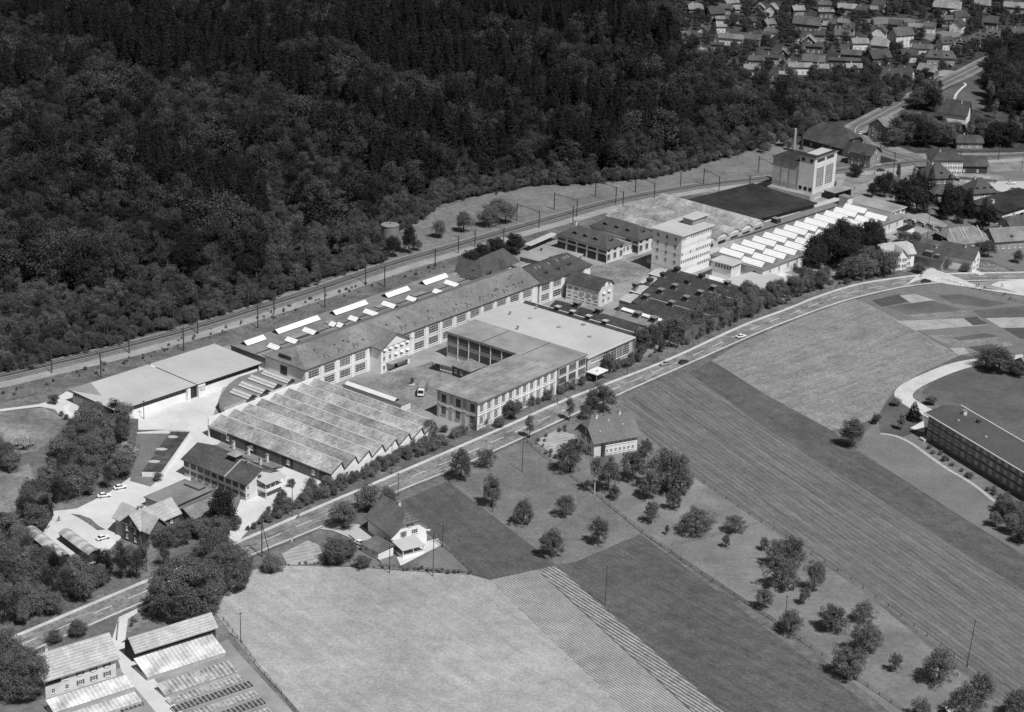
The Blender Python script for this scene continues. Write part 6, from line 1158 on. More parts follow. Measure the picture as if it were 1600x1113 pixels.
for i, (x, y, h, r) in enumerate([(85, 632, 4, 2.6), (112, 665, 3, 1.8), (96, 650, 2, 1.2), (104, 656, 2.2, 1.3), (247, 752, 3.6, 2.2), (455, 762, 3.5, 1.8), (486, 771, 6, 2.1), (440, 786, 5, 2.0), (600, 712, 3.6, 2), (640, 694, 5.6, 2.6), (672, 688, 8, 3.2), (694, 676, 3, 2), (800, 655, 7.5, 3.4), (950, 584, 8.5, 3.4), (780, 668, 4, 3)]):
    tpx('garden' if h > 3.9 else 'shrub', x, y, h, r, ['small round tree beside the path at the left end of the long warehouse', 'low bush in the corner of the left meadow hedge', 'tiny bush at the top of the left meadow hedge', 'tiny bush in the middle of the left meadow hedge', 'pale bush at the foot of the dark sports court', 'small bush beside the pale yard behind the hedge', 'small conical tree at the corner of the gabled shed', 'small conical tree near the balcony house', 'bush under the third gable of the shed', 'leafy tree under the last but one gable', 'light leafy tree hiding the last gable of the shed', 'bush at the right corner of the gabled shed', 'round tree against the pilastered long wall', 'tall airy tree before the big hall with grid windows', 'spreading bush left of the round tree on the pilastered wall'][i])
for i, (x, y, h, r, lb) in enumerate([(720, 751, 9.5, 5.6, 'large round tree at the upper left corner of the orchard meadow, by the road'), (760, 731, 5.8, 4.2, 'small low tree at the road edge of the orchard meadow'), (768, 792, 9.5, 4.6, 'tall oval tree with a pole at its foot in the orchard meadow'),
        (818, 821, 7.5, 4.2, 'fruit tree in the middle left of the orchard meadow'), (884, 809, 7, 4.2, 'loose fruit tree in the centre of the orchard meadow'), (862, 871, 8, 5.2, 'wide sparse fruit tree lowest in the orchard meadow'), (935, 852, 8, 4.4, 'fruit tree at the right side of the orchard meadow near the fence'),
        (942, 643, 8.5, 6, 'broad dark tree behind the large farmhouse'), (924, 642, 7, 3.6, 'paler tree left of the broad tree behind the farmhouse'), (915, 655, 4.5, 3, 'small bush at the upper left corner of the farmhouse garden'), (891, 738, 10, 6.6, 'big tree covering the left garden of the farmhouse'),
        (950, 768, 11, 6, 'large tree right of the birch in the farmhouse garden'), (988, 752, 9, 6, 'pale leafy tree hiding the front of the farmhouse'), (1040, 768, 12.5, 8.6, 'largest tree of the farmhouse garden'), (1014, 780, 8.5, 5.2, 'tree below the largest garden tree'), (1062, 775, 10, 5.5, 'tree at the right edge of the farmhouse garden'),
        (1008, 715, 6, 3.5, 'small tree at the right corner of the farmhouse'), (1052, 797, 6, 3.6, 'small fruit tree with bare stem under the garden trees'), (1017, 818, 6.5, 3.4, 'small dense tree near the lower fence under the farmhouse'), (1042, 836, 3, 1., 'tiny sapling near the lower fence'),
        (960, 781, 4.5, 3, 'small bush at the foot of the large garden tree'), (1086, 833, 7, 7, 'wide dark bushy fruit tree on the fenced strip'), (1148, 834, 5.5, 4.4, 'spreading small tree near the cross fence'), (1134, 856, 4, 1.8, 'thin young tree just below the cross fence'), (1194, 861, 4, 2.1, 'thin young tree left of the dark clump on the fenced strip'),
        (1213, 886, 8, 4.6, 'left tree of the dark clump on the fenced strip'), (1238, 888, 9, 5.2, 'right tree of the dark clump on the fenced strip'), (1221, 922, 9, 6, 'front tree of the dark clump on the fenced strip'), (1271, 925, 9, 4.0, 'upright oval tree right of the dark clump'), (1256, 945, 5, 2.2, 'small tree with a visible stem below the oval tree'),
        (1193, 952, 5.5, 3.7, 'sparse little tree by the lower fence under the dark clump'), (1235, 989, 6, 4.8, 'pale fruit tree beside the tall pole at the lower fence'), (1300, 986, 7, 6.2, 'wide fruit tree in the middle of the fenced strip'), (1348, 972, 5.5, 4.2, 'small fruit tree right of the wide one'), (1350, 1022, 8, 6.4, 'large loose fruit tree low on the fenced strip'),
        (1323, 1060, 8, 6.2, 'dense fruit tree touching the lower fence'), (1398, 1050, 5, 2.6, 'small young tree standing alone low on the strip'), (1466, 1068, 9, 6.2, 'big round fruit tree near the lower right corner'), (1532, 1097, 7.5, 5.2, 'fruit tree by the upper fence at the lower right'), (1505, 1120, 8, 6, 'fruit tree cut by the bottom edge at the lower right'), (1590, 1122, 7.5, 5.2, 'fruit tree in the bottom right corner'), (1440, 1122, 5, 4, 'low tree at the bottom edge left of the hut')]):
    tpx('fruit', x, y, h * 1.18, r * .85, lb, i=i % 6)
tpx('birch', 928.6, 773, 14, 2.9, 'birch with slim white trunk at the corner of the farmhouse garden'); 
for x, y, h, r, lb in [(889.5, 658, 9.4, 1.9, 'upper of two columnar trees beside the road'), (827.5, 685, 9, 2.0, 'lower of two columnar trees beside the road')]: tpx('slim', x, y, h, r, lb)
for x, y, h, r, lb in [(295, 963, 18, 11, 'huge dome-shaped tree beside the road junction at lower left'), (357, 921, 14.5, 8.6, 'large tree right behind the huge round one'), (335, 880, 11, 6.5, 'large tree at the road above the huge round one'), (35, 1088, 14, 8, 'tall airy tree left of the tiled greenhouse cottage'), (12, 1040, 11, 6, 'tree at the left edge above the greenhouse cottage'),
        (425, 894, 5.6, 4.6, 'compact round bush at the corner of the pale field'), (537, 826, 9.6, 5.6, 'roadside tree above the driveway of the white villa'), (576, 799, 10, 5.6, 'tall tree behind the white villa by the road'), (606, 790, 6.5, 3.2, 'small tree by the chimney of the white villa'), (526, 882, 9, 6, 'loose tree in the left garden of the white villa'), (567, 889, 4.6, 3.2, 'small tree at the fence of the white villa'), (545, 872, 6, 3.6, 'small tree beside the parked white car'),
        (122, 995, 5.5, 3.3, 'small tree between the road and the greenhouse cottage'), (85, 1006, 4.5, 2.6, 'flowering small tree left above the greenhouse cottage'), (1330, 699, 11, 5.4, 'large round tree at the corner of the upper hay field'), (1560, 583, 11, 7, 'large loose tree beside the curved lane at the right edge'), (1540, 574, 8, 5, 'smaller tree left of the large one by the curved lane'), (1590, 588, 6, 4.5, 'bush at the right edge by the curved lane'),
        (686, 372, 7.6, 3.8, 'light round tree left of three on the meadow by the railway'), (724, 363, 8.6, 4.3, 'round tree second from left on the meadow by the railway'), (764, 355, 9.6, 5., 'tree in the clump on the meadow, its left half'), (790, 350, 9.6, 5.4, 'tree in the clump on the meadow, its right half'), (776, 346, 10, 5., 'tree at the back of the clump on the meadow'), (652, 392, 5.6, 2.8, 'small round bush right of the tank trees'),
        (735, 421, 9, 5.4, 'dark tree left behind the dark-roofed villa'), (752, 411, 9, 5., 'dark tree just behind the villa gable'), (775, 404, 9.5, 5.2, 'dark tree in the middle behind the villa'), (803, 397, 10, 5.6, 'dark tree right behind the villa'), (1337, 276, 6.5, 4.6, 'round dark bush beside the track at the crossing'),
        (1508, 425, 4, 3, 'bush in the garden right of the white gabled house'), (1436, 427, 5, 4.0, 'round clipped bush before the white house by the road'), (1543, 402, 8, 4.6, 'fruit tree in the lawn behind the white gabled house'), (1527, 398, 7, 3.6, 'small tree beside the white gabled house'), (1590, 411, 6, 3.4, 'small tree near the diagonal garden path'), (1474, 418, 5, 4.4, 'flowering bush before the dark-roofed chalet'), (1430, 382, 6, 4.2, 'tree behind the small flat shed'), (1412, 380, 6, 4, 'tree left of the chalet roof')]:
    mw = 1.15 if 'meadow' in lb else 1.; tpx('darkbroad' if 'dark tree' in lb or 'dark bush' in lb else 'big' if r > 7.5 else 'broad', x, y, h * mw, r * mw, lb)
for x, y, h, r, lb in [(614, 402, 10, 3.6, 'dark pointed tree in front of the round tank'), (639, 396, 13.5, 3.7, 'taller dark pointed tree right of the round tank'), (1427, 656, 7.2, 3.0, 'dark conifer at the end of the curved lane'), (1365, 662, 4.6, .9, 'tiny cypress at the edge of the lawn'), (350, 828, 15, 5.5, 'tall dense conifer in front of the balcony house')]:
    tpx('darkbroad' if r == 3.6 or r == 3.7 or r == 5.5 else 'conifer_near', x, y, h, r, lb)
for x, y, h, r, lb in [(1407, 672, 6.5, 1.9, 'slender tree on the lawn beside the flats'), (1371, 659, 3, 1.4, 'little bush beside the tiny cypress'), (1399, 634, 3, 2.2, 'low round bush at the bend of the lane'), (1454, 632, 3.4, 2.9, 'wide low bush behind the flats'), (1303, 300, 6, 1, 'thin tree beside the boiler house'), (1402, 290, 12, 1.4, 'tall poplar above the dark conifers')]: tpx('slim', x, y, h, r, lb)
for x, y in [(932, 283), (948, 281), (966, 280), (984, 279), (1003, 277), (1022, 276), (1040, 273), (1084, 262), (1122, 250), (1140, 247), (1192, 239), (1200, 236)]: tpx('shrub', x, y, rng.uniform(4.5, 6), None, 'rounded bush at the foot of the forest along the light meadow', 'shrub', 'bushes along the forest edge')
for x, y, h, r, lb in [(203, 722, 7.5, 3.8, 'white flowering bush beside the dark sports court, the upper one'), (190, 742, 6.5, 4.4, 'white flowering bush beside the sports court, the lower one'), (38, 700, 4.5, 4.5, 'pale flowering bush between the left meadows')]: tpx('blossom', x, y, h, r, lb, 'shrub')
scatter([(1445, 700), (1480, 728), (1520, 752), (1560, 780), (1590, 800), (1592, 792), (1560, 772), (1500, 735), (1455, 698)], 2.6, grp('shrub', 'low shrub in the planting along the dark front of the flats', 'planting along the flats', 1.2, 2.6))
scatter([(1540, 820), (1600, 852), (1630, 850), (1630, 810), (1560, 790)], 5.5, grp('broad', 'leafy tree at the right edge below the flats', 'trees below the flats', 5, 7.5, .9, 1.1, 'tree'))
scatter([(835, 692), (890, 664), (898, 668), (850, 695), (875, 722), (865, 722)], 3.2, grp('shrub', 'low hedge shrub round the farmhouse vegetable garden', 'hedge of the farmhouse garden', 1.0, 1.9))
scatter([(625, 893), (735, 899), (737, 896), (640, 888)], 1.7, grp('shrub', 'low hedge plant along the garden fence of the white villa', 'hedge of the white villa', .9, 1.5)); scatter([(438, 886), (515, 883), (620, 893), (620, 889), (515, 878), (440, 882)], 2.2, grp('shrub', 'scrubby plant along the upper edge of the pale field', 'scrub above the pale field', .5, 1.1, .8, 1.6))
scatter([(186, 972), (232, 948), (250, 955), (250, 962), (192, 985)], 2.6, grp('shrub', 'low shrub in the garden bed beside the junction', 'shrubs by the junction', .8, 1.6))
scatter([(1058, 541), (1095, 527), (1215, 481), (1205, 472), (1080, 521)], 3.4, grp(('broad', 'garden'), 'leafy tree close against the road side of the dark-roofed hall with cowls', 'trees against the dark-roofed hall', 5.5, 8.5, .7, .9, 'tree'))
# ---- right-hand clusters and village gardens
for poly, sp, kd, h0, h1, lb, g in [
    ([(1545, 95), (1600, 85), (1640, 80), (1640, 190), (1560, 175), (1540, 150)], 9, ('darkbroad', 'forest'), 14, 19, 'tall dark tree in the wood at the upper right edge', 'wood at the upper right edge'),
    ([(1425, 163), (1462, 150), (1470, 170), (1438, 190)], 8, ('darkbroad', 'broad'), 11, 15, 'dark tree in the clump below the far road', 'clump below the far road'),
    ([(1390, 228), (1400, 208), (1440, 205), (1480, 212), (1505, 224), (1540, 212), (1600, 205), (1640, 200), (1640, 228), (1500, 234), (1420, 236)], 8.0, ('slim', 'broad', 'darkbroad', 'forest'), 10, 15, 'tree in the park-like wood behind the station', 'wood behind the station'),
    ([(1535, 165), (1545, 145), (1562, 150), (1565, 190), (1540, 180)], 8, ('slim', 'conifer_near', 'broad'), 10, 14, 'tree at the edge of the steep meadow', 'trees by the steep meadow'),
    ([(1345, 300), (1395, 290), (1405, 308), (1380, 315), (1350, 310)], 7.5, ('garden', 'darkbroad'), 7, 10, 'airy tree beside the flat building beyond the skylights', 'trees beyond the skylights'),
    ([(1400, 322), (1430, 300), (1500, 322), (1560, 350), (1545, 362), (1500, 350), (1462, 340), (1425, 333)], 9.0, ('conifer_near', 'conifer_near', 'darkbroad'), 10, 17, 'tall dark conifer or broadleaf in the thick row behind the barn', 'dark tree row behind the barn'),
    ([(1275, 232), (1300, 240), (1335, 248), (1330, 258), (1312, 262), (1308, 240)], 8, ('garden',), 5, 8, 'small tree beside the track behind the boiler house', 'trees behind the boiler house'),
    ([(1195, 226), (1222, 222), (1250, 232), (1218, 240)], 7, ('garden',), 5, 8, 'small tree on the meadow left of the smokestacks', 'trees left of the smokestacks')]:
    scatter(poly, sp, grp(kd, lb, g, h0, h1, .85, 1.15, 'tree'))
VIL = [(1047, -30), (1050, 60), (1060, 85), (1080, 105), (1112, 122), (1165, 146), (1215, 153), (1290, 149), (1330, 149), (1390, 148), (1440, 138), (1480, 112), (1540, 85), (1640, 60), (1640, -30)]
kk = [0]; frp = [offset_line(far_road, 0)][0]
def vg(x, y):
    px, py = proj((x, y, 0))
    if any(abs(px - q[0]) < q[2] * .5 + 1 and -q[2] * .25 < py - q[1] < q[2] * .4 + 4 for q in VH): return
    if any((x - q[0]) ** 2 + (y - q[1]) ** 2 < 110 for q in frp): return
    if inpoly(px, py, [(1336, 40), (1372, 27), (1440, 28), (1440, 34), (1395, 38)]) or inpoly(px, py, [(1435, 58), (1475, 46), (1512, 46), (1500, 58), (1460, 68)]): return
    GT.append((x, y, 'g', rng.uniform(3.5, 8) if py < 118 else rng.uniform(5, 9)))
GT = []; scatter(VIL, 6.8, vg); GT.sort(key=vis)
for p in GT[:280]:
    cm, tm = PRO['vil'][int(rng.integers(6))]; s_ = p[3] / 10; o = thing('garden_tree', 'leafy garden tree between the houses of the far village', 'tree', (p[0], p[1], 0), rng.uniform(0, 6.28), 'garden trees of the village'); o.scale = (s_ * 1.1, s_ * 1.1, s_); put('crown', cm, o); put('trunk', tm, o)
gt_src = [next(o for o in COL.objects if o.data == PRO['vil'][i][0]) for i in range(6)]
o = instances('garden_trees', GT[280:], gt_src, lambda p: int(rng.integers(0, 6))); tag(o, 'farther garden trees filling the gaps between the village houses', 'trees', kind='stuff'); print('village trees', len(GT))
SHR.sort(key=lambda p: vis(p) / p[3])
for p in SHR[:270]: tree('shrub', p[:2], p[3], p[4], 'shrub', p[5], p[6])
so_ = [next(o for o in COL.objects if o.data == q[0]) for q in PRO['shrub'][:5]]
o = instances('scrub', SHR[270:], so_, lambda p: int(rng.integers(0, 5))); tag(o, 'smallest weeds and low scrub along railway bank, fences and field edges', 'scrub', kind='stuff')
# ================================================================== poles, masts, fences, vehicles, people
def pole(x, y, h, label, arm=1, r=.14, m='wood_pole', lean=0):
    c = P(x, y)[:2]; t = thing('telegraph_pole', label, 'pole', (c[0], c[1], 0), R(25)); t.rotation_euler = (0, R(lean), R(25)); MB().cyl(0, 0, -.4, h, r, r * .7, m, 7).build('shaft', t)
    if arm:
        MB().box(-.7, .7, -.06, .06, h - .55, h - .4, m).build('crossarm', t)
        for s_ in (-.55, .55): MB().cyl(s_, 0, h - .4, h - .18, .06, .05, 'frame_white', 6).build('insulator', t)
    return t
for x, y, h, lb in [(815.8, 737.1, 11.2, 'tall wooden pole standing free in the orchard meadow below the lower columnar tree'), (769.8, 801.3, 8.5, 'pole at the foot of the tall oval orchard tree'), (456.8, 808, 12.3, 'pole beside the road in front of the works house yard'), (676.5, 901, 14.5, 'tallest pole at the front fence of the white villa'),
        (608.6, 896, 9.5, 'pole at the left end of the villa fence'), (691.6, 856, 8.2, 'pole at the side fence of the white villa'), (386.7, 885, 5.6, 'short pole beside the road near the big round trees'), (376.2, 1004, 9.4, 'lone pole in the pale field beside the greenhouse fence'), (622, 775, 8.2, 'pole at the near kerb behind the white villa'), (612, 741, 10.8, 'pole on the bank in front of the gabled shed'),
        (979.6, 587, 10.5, 'pole on the bank right of the big hall with grid windows'), (871, 632, 10.2, 'pole on the bank in front of the pilastered wing'), (1224.4, 994, 13, 'tall pole at the lower fence of the orchard strip'), (1510.5, 1041, 14.2, 'tall leaning pole at the upper fence in the grain field corner'), (945.5, 945, 12.5, 'pole standing alone in the dark crop field'), (1075, 535, 6, 'pole among the roadside trees left of the bend'), (1325, 447, 6, 'pole at the outside of the road bend'),
        (225, 655, 7, 'thin lamp pole before the gate wall of the long warehouse'), (1448, 380, 14, 'tall mast rising behind the chalet'), (229, 894, 8, 'pole in the tree belt above the lower road'), (1394, 285, 10, 'pole by the station lane above the conifers'), (1349, 262, 10, 'pole beside the level crossing house'), (1333, 262, 9, 'pole left of the level crossing house'), (1596, 268, 9, 'pole on the grass by the parking lot'), (1541, 310, 9, 'pole before the villa by the parking lot')]:
    pole(x, y, h, lb, lean=4 if 'leaning' in lb else 0)
c = P(409.5, 870.5)[:2]; t = pole(409.5, 870.5, 14, 'braced double pole beside the road at the corner of the pale field', r=.2); MB().tube((2.6, .3, -.3), (.2, 0, 10.5), .14, 'wood_pole').build('brace', t)
def mast(x, y, h, label, span=0, grp_=None):
    c = P(x, y)[:2]; i = min(range(len(TR)), key=lambda k: (TR[k][0] - c[0]) ** 2 + (TR[k][1] - c[1]) ** 2); j = min(i + 1, len(TR) - 1); a = math.atan2(TR[j][1] - TR[j - 1][1], TR[j][0] - TR[j - 1][0])
    t = thing('catenary_mast', label, 'railway mast', (c[0], c[1], 0), a + math.pi / 2, grp_); MB().box(-.16, .16, -.16, .16, -.3, h, 'wood_pole').build('post', t)
    if span:
        MB().box(-.16 + span, .16 + span, -.16, .16, -.3, h, 'wood_pole').build('post', t); MB().tube((0, 0, h - .5), (span, 0, h - .5), .12, 'wood_pole').build('cross_beam', t); MB().tube((0, 0, h - 1.8), (span * .25, 0, h - .6), .07, 'wood_pole').tube((span, 0, h - 1.8), (span * .75, 0, h - .6), .07, 'wood_pole').build('brace', t)
    else: MB().tube((0, 0, h - 1.0), (2.6, 0, h - .3), .07, 'wood_pole').tube((0, 0, h - 2), (2.6, 0, h - .4), .05, 'wood_pole').build('bracket', t)
for x, y, h, s_ in [(81, 583, 9.2, 15), (202, 552.5, 9.2, 15), (309, 521, 9.2, 15), (428, 492, 9.2, 15), (571, 443, 9.2, 15), (842, 357, 8.4, 14), (901, 339, 8.4, 14), (962, 319, 8.4, 14), (1022, 312, 8.4, 14), (1123, 301, 8.2, 14), (1208, 281, 8.2, 14), (1397, 262, 8, 13)]:
    mast(x, y, h, 'wooden portal mast spanning both railway tracks', s_, 'portal masts along the railway')
for x, y, h in [(158, 590, 9.6), (287, 549, 9.6), (403, 513, 9.6), (507.7, 481, 9.2), (601, 449, 9), (679.7, 421, 9.2), (716, 396, 8), (742, 386, 8), (787, 377, 6.4), (895, 351, 9), (973, 326, 8.6), (1063, 293, 8), (1171, 296, 7), (1470, 289, 8), (1560, 250, 8), (1500, 256, 7)]:
    mast(x, y, h, 'single dark wooden mast standing beside the railway', 0, 'single masts along the railway')
mb = MB()
def fence(pts, label, post=3.0, h=1.1, rails=1, name='fence', m='wood_pole', panel=None, pr=.07):
    W_ = [P(*q)[:2] for q in pts]; o = W_[0]; t = thing(name, label, 'fence', (o[0], o[1], 0)); rr = MB(); n = 0; tot = []
    for a, b_ in zip(W_[:-1], W_[1:]):
        l = np.linalg.norm(b_ - a); k = max(1, int(l / post)); d = (b_ - a) / l
        for i in range(k):
            p = a + (b_ - a) * i / k - o; q = a + (b_ - a) * (i + 1) / k - o; tot.append(p)
            for r_ in range(rails): z = h * (1 - .45 * r_) - .05; rr.tube((*p, z), (*q, z), .045, m, 4)
        if panel: nn = np.array([-d[1], d[0]]) * .05; A, B = a - o, b_ - o; rr.hexa([(*(A - nn), -.1), (*(B - nn), -.1), (*(B + nn), -.1), (*(A + nn), -.1)], [(*(A - nn), panel), (*(B - nn), panel), (*(B + nn), panel), (*(A + nn), panel)], 'stone')
    pm = MB().box(-pr, pr, -pr, pr, -.2, h, m).mesh('post')
    for p in tot[:98]: put('post', pm, t, (p[0], p[1], 0))
    rr.build('rail' if not panel else 'low_wall', t)
fence([(928, 771), (1003, 833), (1080, 887), (1200, 966), (1320, 1050), (1430, 1125)], 'long rail fence with low pale plinth along the lower side of the orchard strip', 4.6, 1.2, 2, panel=.22)
fence([(1083, 745), (1190, 817), (1330, 906), (1470, 1010), (1600, 1112)], 'wire fence with thin posts between the orchard strip and the grain field', 5.5, 1.2, 1, panel=.15)
fence([(1050, 853), (1100, 843), (1184, 820)], 'light cross fence over the orchard strip', 3.5, 1., 1, pr=.04)
fence([(677, 842), (705, 865), (737, 896)], 'dark wall-like side fence of the white villa', 2.5, .9, 1, panel=.5); fence([(737, 896), (680, 893), (640, 889), (592, 885)], 'dark picket fence at the front of the white villa garden', 2.2, 1.0, 2)
fence([(349, 970), (378, 1007), (405, 1046), (440, 1085), (470, 1125)], 'board fence between the garden frames and the pale field', 3, 1.2, 2); fence([(818, 686), (850, 716), (870, 730), (925, 771)], 'hedge fence at the left of the farmhouse garden', 3, 1.1, 2)
fence([(597, 882), (566, 855), (545, 838)], 'low white wall beside the villa driveway', 3, .8, 1, 'garden_wall', 'frame_white', panel=.7); fence([(1472, 437), (1530, 456), (1610, 478)], 'low dark railing beside the diagonal pavement', 3, .9, 1)
fence([(186, 974), (183, 1002)], 'short white gate wall at the garden entrance', 2, 1.4, 1, 'garden_wall', 'frame_white', panel=1.4); fence([(1350, 262), (1377, 259.5)], 'white panel fence beside the track at the crossing', 2, 1.3, 1, 'fence', 'frame_white', panel=1.3)
def car(x, y, ang, m, label, L=4.3, cat='car'):
    c = P(x, y)[:2]; t = thing('parked_car' if 'parked' in label else 'car', label, cat, (c[0], c[1], .15), R(ang)); mb = MB(); pf = [(-L / 2, .35), (-L / 2 + .05, .8), (-L * .3, .92), (L * .16, .92), (L * .46, .8), (L / 2, .62), (L / 2, .32)]
    for s0, s1, i0, i1 in ((-.82, -.72, .06, 0), (-.72, .72, 0, 0), (.72, .82, 0, .06)):
        f = lambda y, ins: [(px * (1 - ins * .3), y, pz - ins * (1 if pz > .5 else -1)) for px, pz in pf]
        mb.hexa(f(s0, i0), f(s1, i1), m)
    mb.build('body', t); g = MB(); g.hexa([(-L * .36, -.72, .9), (L * .17, -.72, .9), (L * .17, .72, .9), (-L * .36, .72, .9)], [(-L * .25, -.56, 1.36), (L * .04, -.56, 1.36), (L * .04, .56, 1.36), (-L * .25, .56, 1.36)], 'glass_dark'); g.build('windows', t)
    MB().hexa([(-L * .27, -.6, 1.361), (L * .06, -.6, 1.361), (L * .06, .6, 1.361), (-L * .27, .6, 1.361)], [(-L * .25, -.52, 1.43), (L * .04, -.52, 1.43), (L * .04, .52, 1.43), (-L * .25, .52, 1.43)], m).build('roof', t)
    wm = MB(); wm.tube((0, -.1, 0), (0, .1, 0), .32, 'rubber', 12); wm.tube((0, -.11, 0), (0, .11, 0), .17, 'frame_grey', 8); me = wm.mesh('wheel')
    for sx in (-.3, .31):
        for sy in (-.76, .76): put('wheel', me, t, (L * sx, sy, .32))
    for sy in (-.5, .5): MB().box(L / 2 - .02, L / 2 + .03, sy - .12, sy + .12, .5, .68, 'frame_white').build('headlight', t)
    return t
for a in [(1158, 528, 35, 'car_white', 'white car driving on the road beside the upper hay field'), (1068, 568, 37, 'car_dark', 'dark car on the road above the top corner of the grain field'), (1039, 571, 217, 'car_grey', 'grey car just left of the dark one on the road'), (1447, 441.5, 15, 'car_dark', 'dark car turning at the right-hand junction'), (563, 852, -40, 'car_white', 'white parked car on the villa driveway'),
          (163, 777, 20, 'car_white', 'white parked car at the edge of the grove, nearer one'), (188, 764, 30, 'car_white', 'white parked car at the edge of the grove, farther one'), (161, 843, 40, 'car_white', 'white parked car behind the trees near the cross-gabled house'), (1580, 288, 5, 'car_white', 'white parked car alone on the station parking lot'), (1584, 298, 10, 'car_grey', 'grey parked car in the row beside the hedge of the parking lot'), (1592, 300.5, 10, 'car_white', 'white parked car at the end of the row by the parking lot hedge'),
          (1345, 210, 70, 'car_white', 'small white car in the curve of the far road'), (1376, 268, 5, 'car_dark', 'dark parked vehicle beside the white panel fence'), (1597, 304, 10, 'car_dark', 'dark parked car at the right edge of the parking lot')]: car(*a)
c = P(660, 615)[:2]; t = thing('lorry', 'lorry with long pale box body standing in the courtyard', 'lorry', (c[0], c[1], .15), R(83 + 180)); MB().box(-5.2, 2.1, -1.2, 1.2, .9, 3.3, 'felt_mid').build('box_body', t)
mb = MB(); mb.hexa([(2.2, -1.15, .6), (4.1, -1.15, .6), (4.1, 1.15, .6), (2.2, 1.15, .6)], [(2.2, -1.1, 2.7), (3.7, -1.1, 2.7), (3.7, 1.1, 2.7), (2.2, 1.1, 2.7)], 'car_white'); mb.build('cab', t); MB().hexa([(4.0, -1, 1.55), (4.06, -1, 1.55), (4.06, 1, 1.55), (4.0, 1, 1.55)], [(3.74, -.95, 2.5), (3.8, -.95, 2.5), (3.8, .95, 2.5), (3.74, .95, 2.5)], 'glass_dark').build('windscreen', t); MB().box(-5.1, 4, -.5, .5, .5, .88, 'metal_dark').build('chassis', t)
wm = MB(); wm.tube((0, -.15, 0), (0, .15, 0), .48, 'rubber', 12); wme = wm.mesh('wheel')
for sx in (-3.6, -2.4, 3.0):
    for sy in (-1.02, 1.02): put('wheel', wme, t, (sx, sy, .48))
for sy in (-.8, .8): MB().box(4.06, 4.12, sy - .15, sy + .15, .85, 1.1, 'frame_white').build('headlight', t)
# people: one continuous skinned body per pose, clothes as a darker second skin
def body_obj(pose, m, parent):
    """pose: list of (x,y,z,r,parent index)"""
    me = bpy.data.meshes.new('person'); me.from_pydata([p[:3] for p in pose], [(i, p[4]) for i, p in enumerate(pose) if p[4] is not None], []); me.materials.append(M(m))
    o = bpy.data.objects.new('person', me); COL.objects.link(o); sk = o.modifiers.new('skin', 'SKIN'); o.modifiers.new('sub', 'SUBSURF').levels = 1; o.modifiers['sub'].render_levels = 1
    for i, p in enumerate(pose): me.skin_vertices[0].data[i].radius = (p[3], p[3]); me.skin_vertices[0].data[i].use_root = i == 0
    return o
WALK = [(0, 0, .95, .15, None), (0, 0, 1.2, .15, 0), (0, 0, 1.42, .14, 1), (0, 0, 1.54, .06, 2), (.02, 0, 1.66, .1, 3), (.01, 0, 1.76, .08, 4), (0, .2, 1.4, .055, 2), (-.08, .24, 1.12, .045, 6), (.05, .25, .9, .04, 7), (0, -.2, 1.4, .055, 2), (.1, -.24, 1.13, .045, 9), (.22, -.25, .95, .04, 10), (.02, .1, .88, .09, 0), (.18, .1, .5, .065, 12), (.12, .1, .08, .05, 13), (.26, .1, .04, .04, 14), (-.02, -.1, .88, .09, 0), (-.1, -.1, .48, .065, 16), (-.32, -.1, .12, .05, 17), (-.2, -.1, .04, .04, 18)]
RIDE = [(-.1, 0, .98, .15, None), (.08, 0, 1.2, .14, 0), (.24, 0, 1.4, .14, 1), (.3, 0, 1.52, .06, 2), (.36, 0, 1.62, .1, 3), (.36, 0, 1.72, .08, 4), (.24, .19, 1.38, .055, 2), (.4, .24, 1.15, .045, 6), (.58, .24, 1.05, .04, 7), (.24, -.19, 1.38, .055, 2), (.4, -.24, 1.15, .045, 9), (.58, -.24, 1.05, .04, 10), (-.05, .1, .92, .09, 0), (.28, .12, .72, .065, 12), (.1, .12, .3, .05, 13), (.24, .12, .26, .04, 14), (-.05, -.1, .92, .09, 0), (.22, -.12, .56, .065, 16), (.02, -.12, .16, .05, 17), (.16, -.12, .12, .04, 18)]
def person(x, y, ang, m, label, pose=WALK, z=0.02):
    o = body_obj(pose, m, None); c = P(x, y)[:2]; o.location = (c[0], c[1], z); o.rotation_euler = (0, 0, R(ang)); tag(o, label, 'person')
    hp = pose[4]; hd = MB(); hd.cyl(hp[0] - .02, 0, hp[2] + .02, hp[2] + .15, .12, .07, 'dark_wood', 8).build('hair', o); return o
def bike(x, y, ang, label):
    c = P(x, y)[:2]; t = thing('bicycle', label, 'bicycle', (c[0], c[1], .16), R(ang)); N = 16
    for cx in (-.52, .52):
        mb = MB()
        for i in range(N): a0, a1 = 6.2832 * i / N, 6.2832 * (i + 1) / N; mb.tube((cx + .33 * math.cos(a0), 0, .34 + .33 * math.sin(a0)), (cx + .33 * math.cos(a1), 0, .34 + .33 * math.sin(a1)), .025, 'rubber', 4)
        mb.build('wheel', t)
    MB().tube((-.52, 0, .34), (-.05, 0, .32), .02, 'metal_dark').tube((-.05, 0, .32), (-.18, 0, .85), .02, 'metal_dark').tube((-.18, 0, .8), (.4, 0, .82), .02, 'metal_dark').tube((.4, 0, .82), (.52, 0, .34), .02, 'metal_dark').tube((-.05, 0, .32), (.4, 0, .75), .02, 'metal_dark').build('frame', t)
    MB().tube((.38, -.25, 1.0), (.38, .25, 1.0), .02, 'metal_dark').tube((.4, 0, .8), (.38, 0, 1.0), .02, 'metal_dark').build('handlebar', t); MB().box(-.3, -.06, -.07, .07, .86, .92, 'rubber').build('saddle', t)
bike(467, 810, 215, 'bicycle ridden along the near left kerb of the main road'); person(467, 810, 215, 'cloth_dark', 'person in dark clothes riding a bicycle on the main road', RIDE, .16)
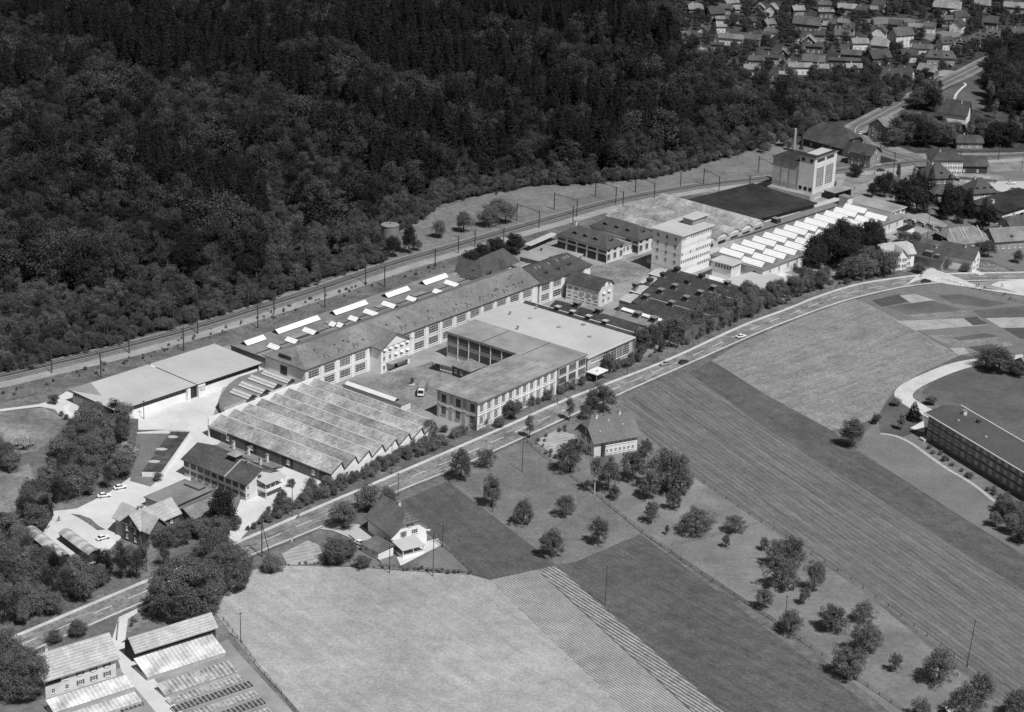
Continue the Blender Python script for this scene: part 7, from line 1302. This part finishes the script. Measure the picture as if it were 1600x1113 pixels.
bike(1439, 434, 190, 'bicycle ridden past the round clipped bush'); person(1439, 434, 190, 'cloth_dark', 'person in dark clothes cycling past the round clipped bush', RIDE, .16)
for x, y, a, m_, p_, lb in [(1525, 450, 120, 'cloth_dark', 0, 'person standing at the left of the group on the diagonal pavement'), (1528.5, 449, 60, 'cloth_dark', 1, 'person on a bicycle at the left of the group on the pavement'), (1534, 453, 300, 'cloth_pale', 0, 'person in pale clothes beside the first cyclist of the group'), (1539, 452, 200, 'cloth_dark', 1, 'person on a bicycle in the middle of the group'), (1549, 457, 140, 'cloth_pale', 0, 'person in white walking down the diagonal pavement'),
        (1566, 449, 180, 'cloth_dark', 1, 'person cycling alone on the grey square above the pavement'), (1570, 463, 150, 'cloth_dark', 1, 'person cycling down the diagonal pavement'), (1579, 470, 150, 'cloth_dark', 1, 'last person cycling down the pavement near the right edge'), (649, 619, 90, 'cloth_dark', 0, 'person standing left of the lorry in the courtyard'), (1366, 273, 90, 'cloth_dark', 0, 'person standing before the white panel fence'), (1335, 297, 90, 'cloth_dark', 0, 'person on the lane right of the boiler house'), (91.5, 815, 40, 'cloth_dark', 1, 'person with a bicycle near the tent-like shed')]:
    if p_: bike(x, y, a, 'bicycle under the ' + lb.replace('person on a bicycle ', 'rider ').replace('person cycling', 'rider').replace('last person cycling', 'last rider').replace('person with a bicycle', 'rider'))
    person(x, y, a, m_, lb, RIDE if p_ else WALK, .16 if p_ else .05)
c = P(644, 601)[:2]; t = thing('young_tree', 'tiny tree on a round patch in the courtyard left of the lorry', 'tree', (c[0], c[1], 0)); MB().cyl(0, 0, -.1, .15, 1.2, 1.1, 'felt_pale', 14).build('planting_ring', t); put('crown', PRO['garden'][1][0], t, (0, 0, 0), 0, (.24, .24, .3))
c = P(816, 596)[:2] if False else P(715, 560)[:2]
c = P(733, 560)[:2]; t = thing('flagpole', 'slim white flagpole standing by the gatehouse in the courtyard', 'flagpole', (c[0], c[1], 0)); MB().cyl(0, 0, -.2, 9.5, .09, .05, 'frame_white', 7).build('shaft', t); MB().cyl(0, 0, 9.5, 9.7, .12, .12, 'frame_white', 8).build('finial', t)
c = P(456, 846)[:2]; t = thing('marker_post', 'small pale marker post on the grass beside the road', 'post', (c[0], c[1], 0)); MB().box(-.25, .25, -.2, .2, -.1, 1.2, 'frame_white').build('body', t); MB().box(-.28, .28, -.23, .23, 1.2, 1.3, 'metal_grey').build('cap', t)
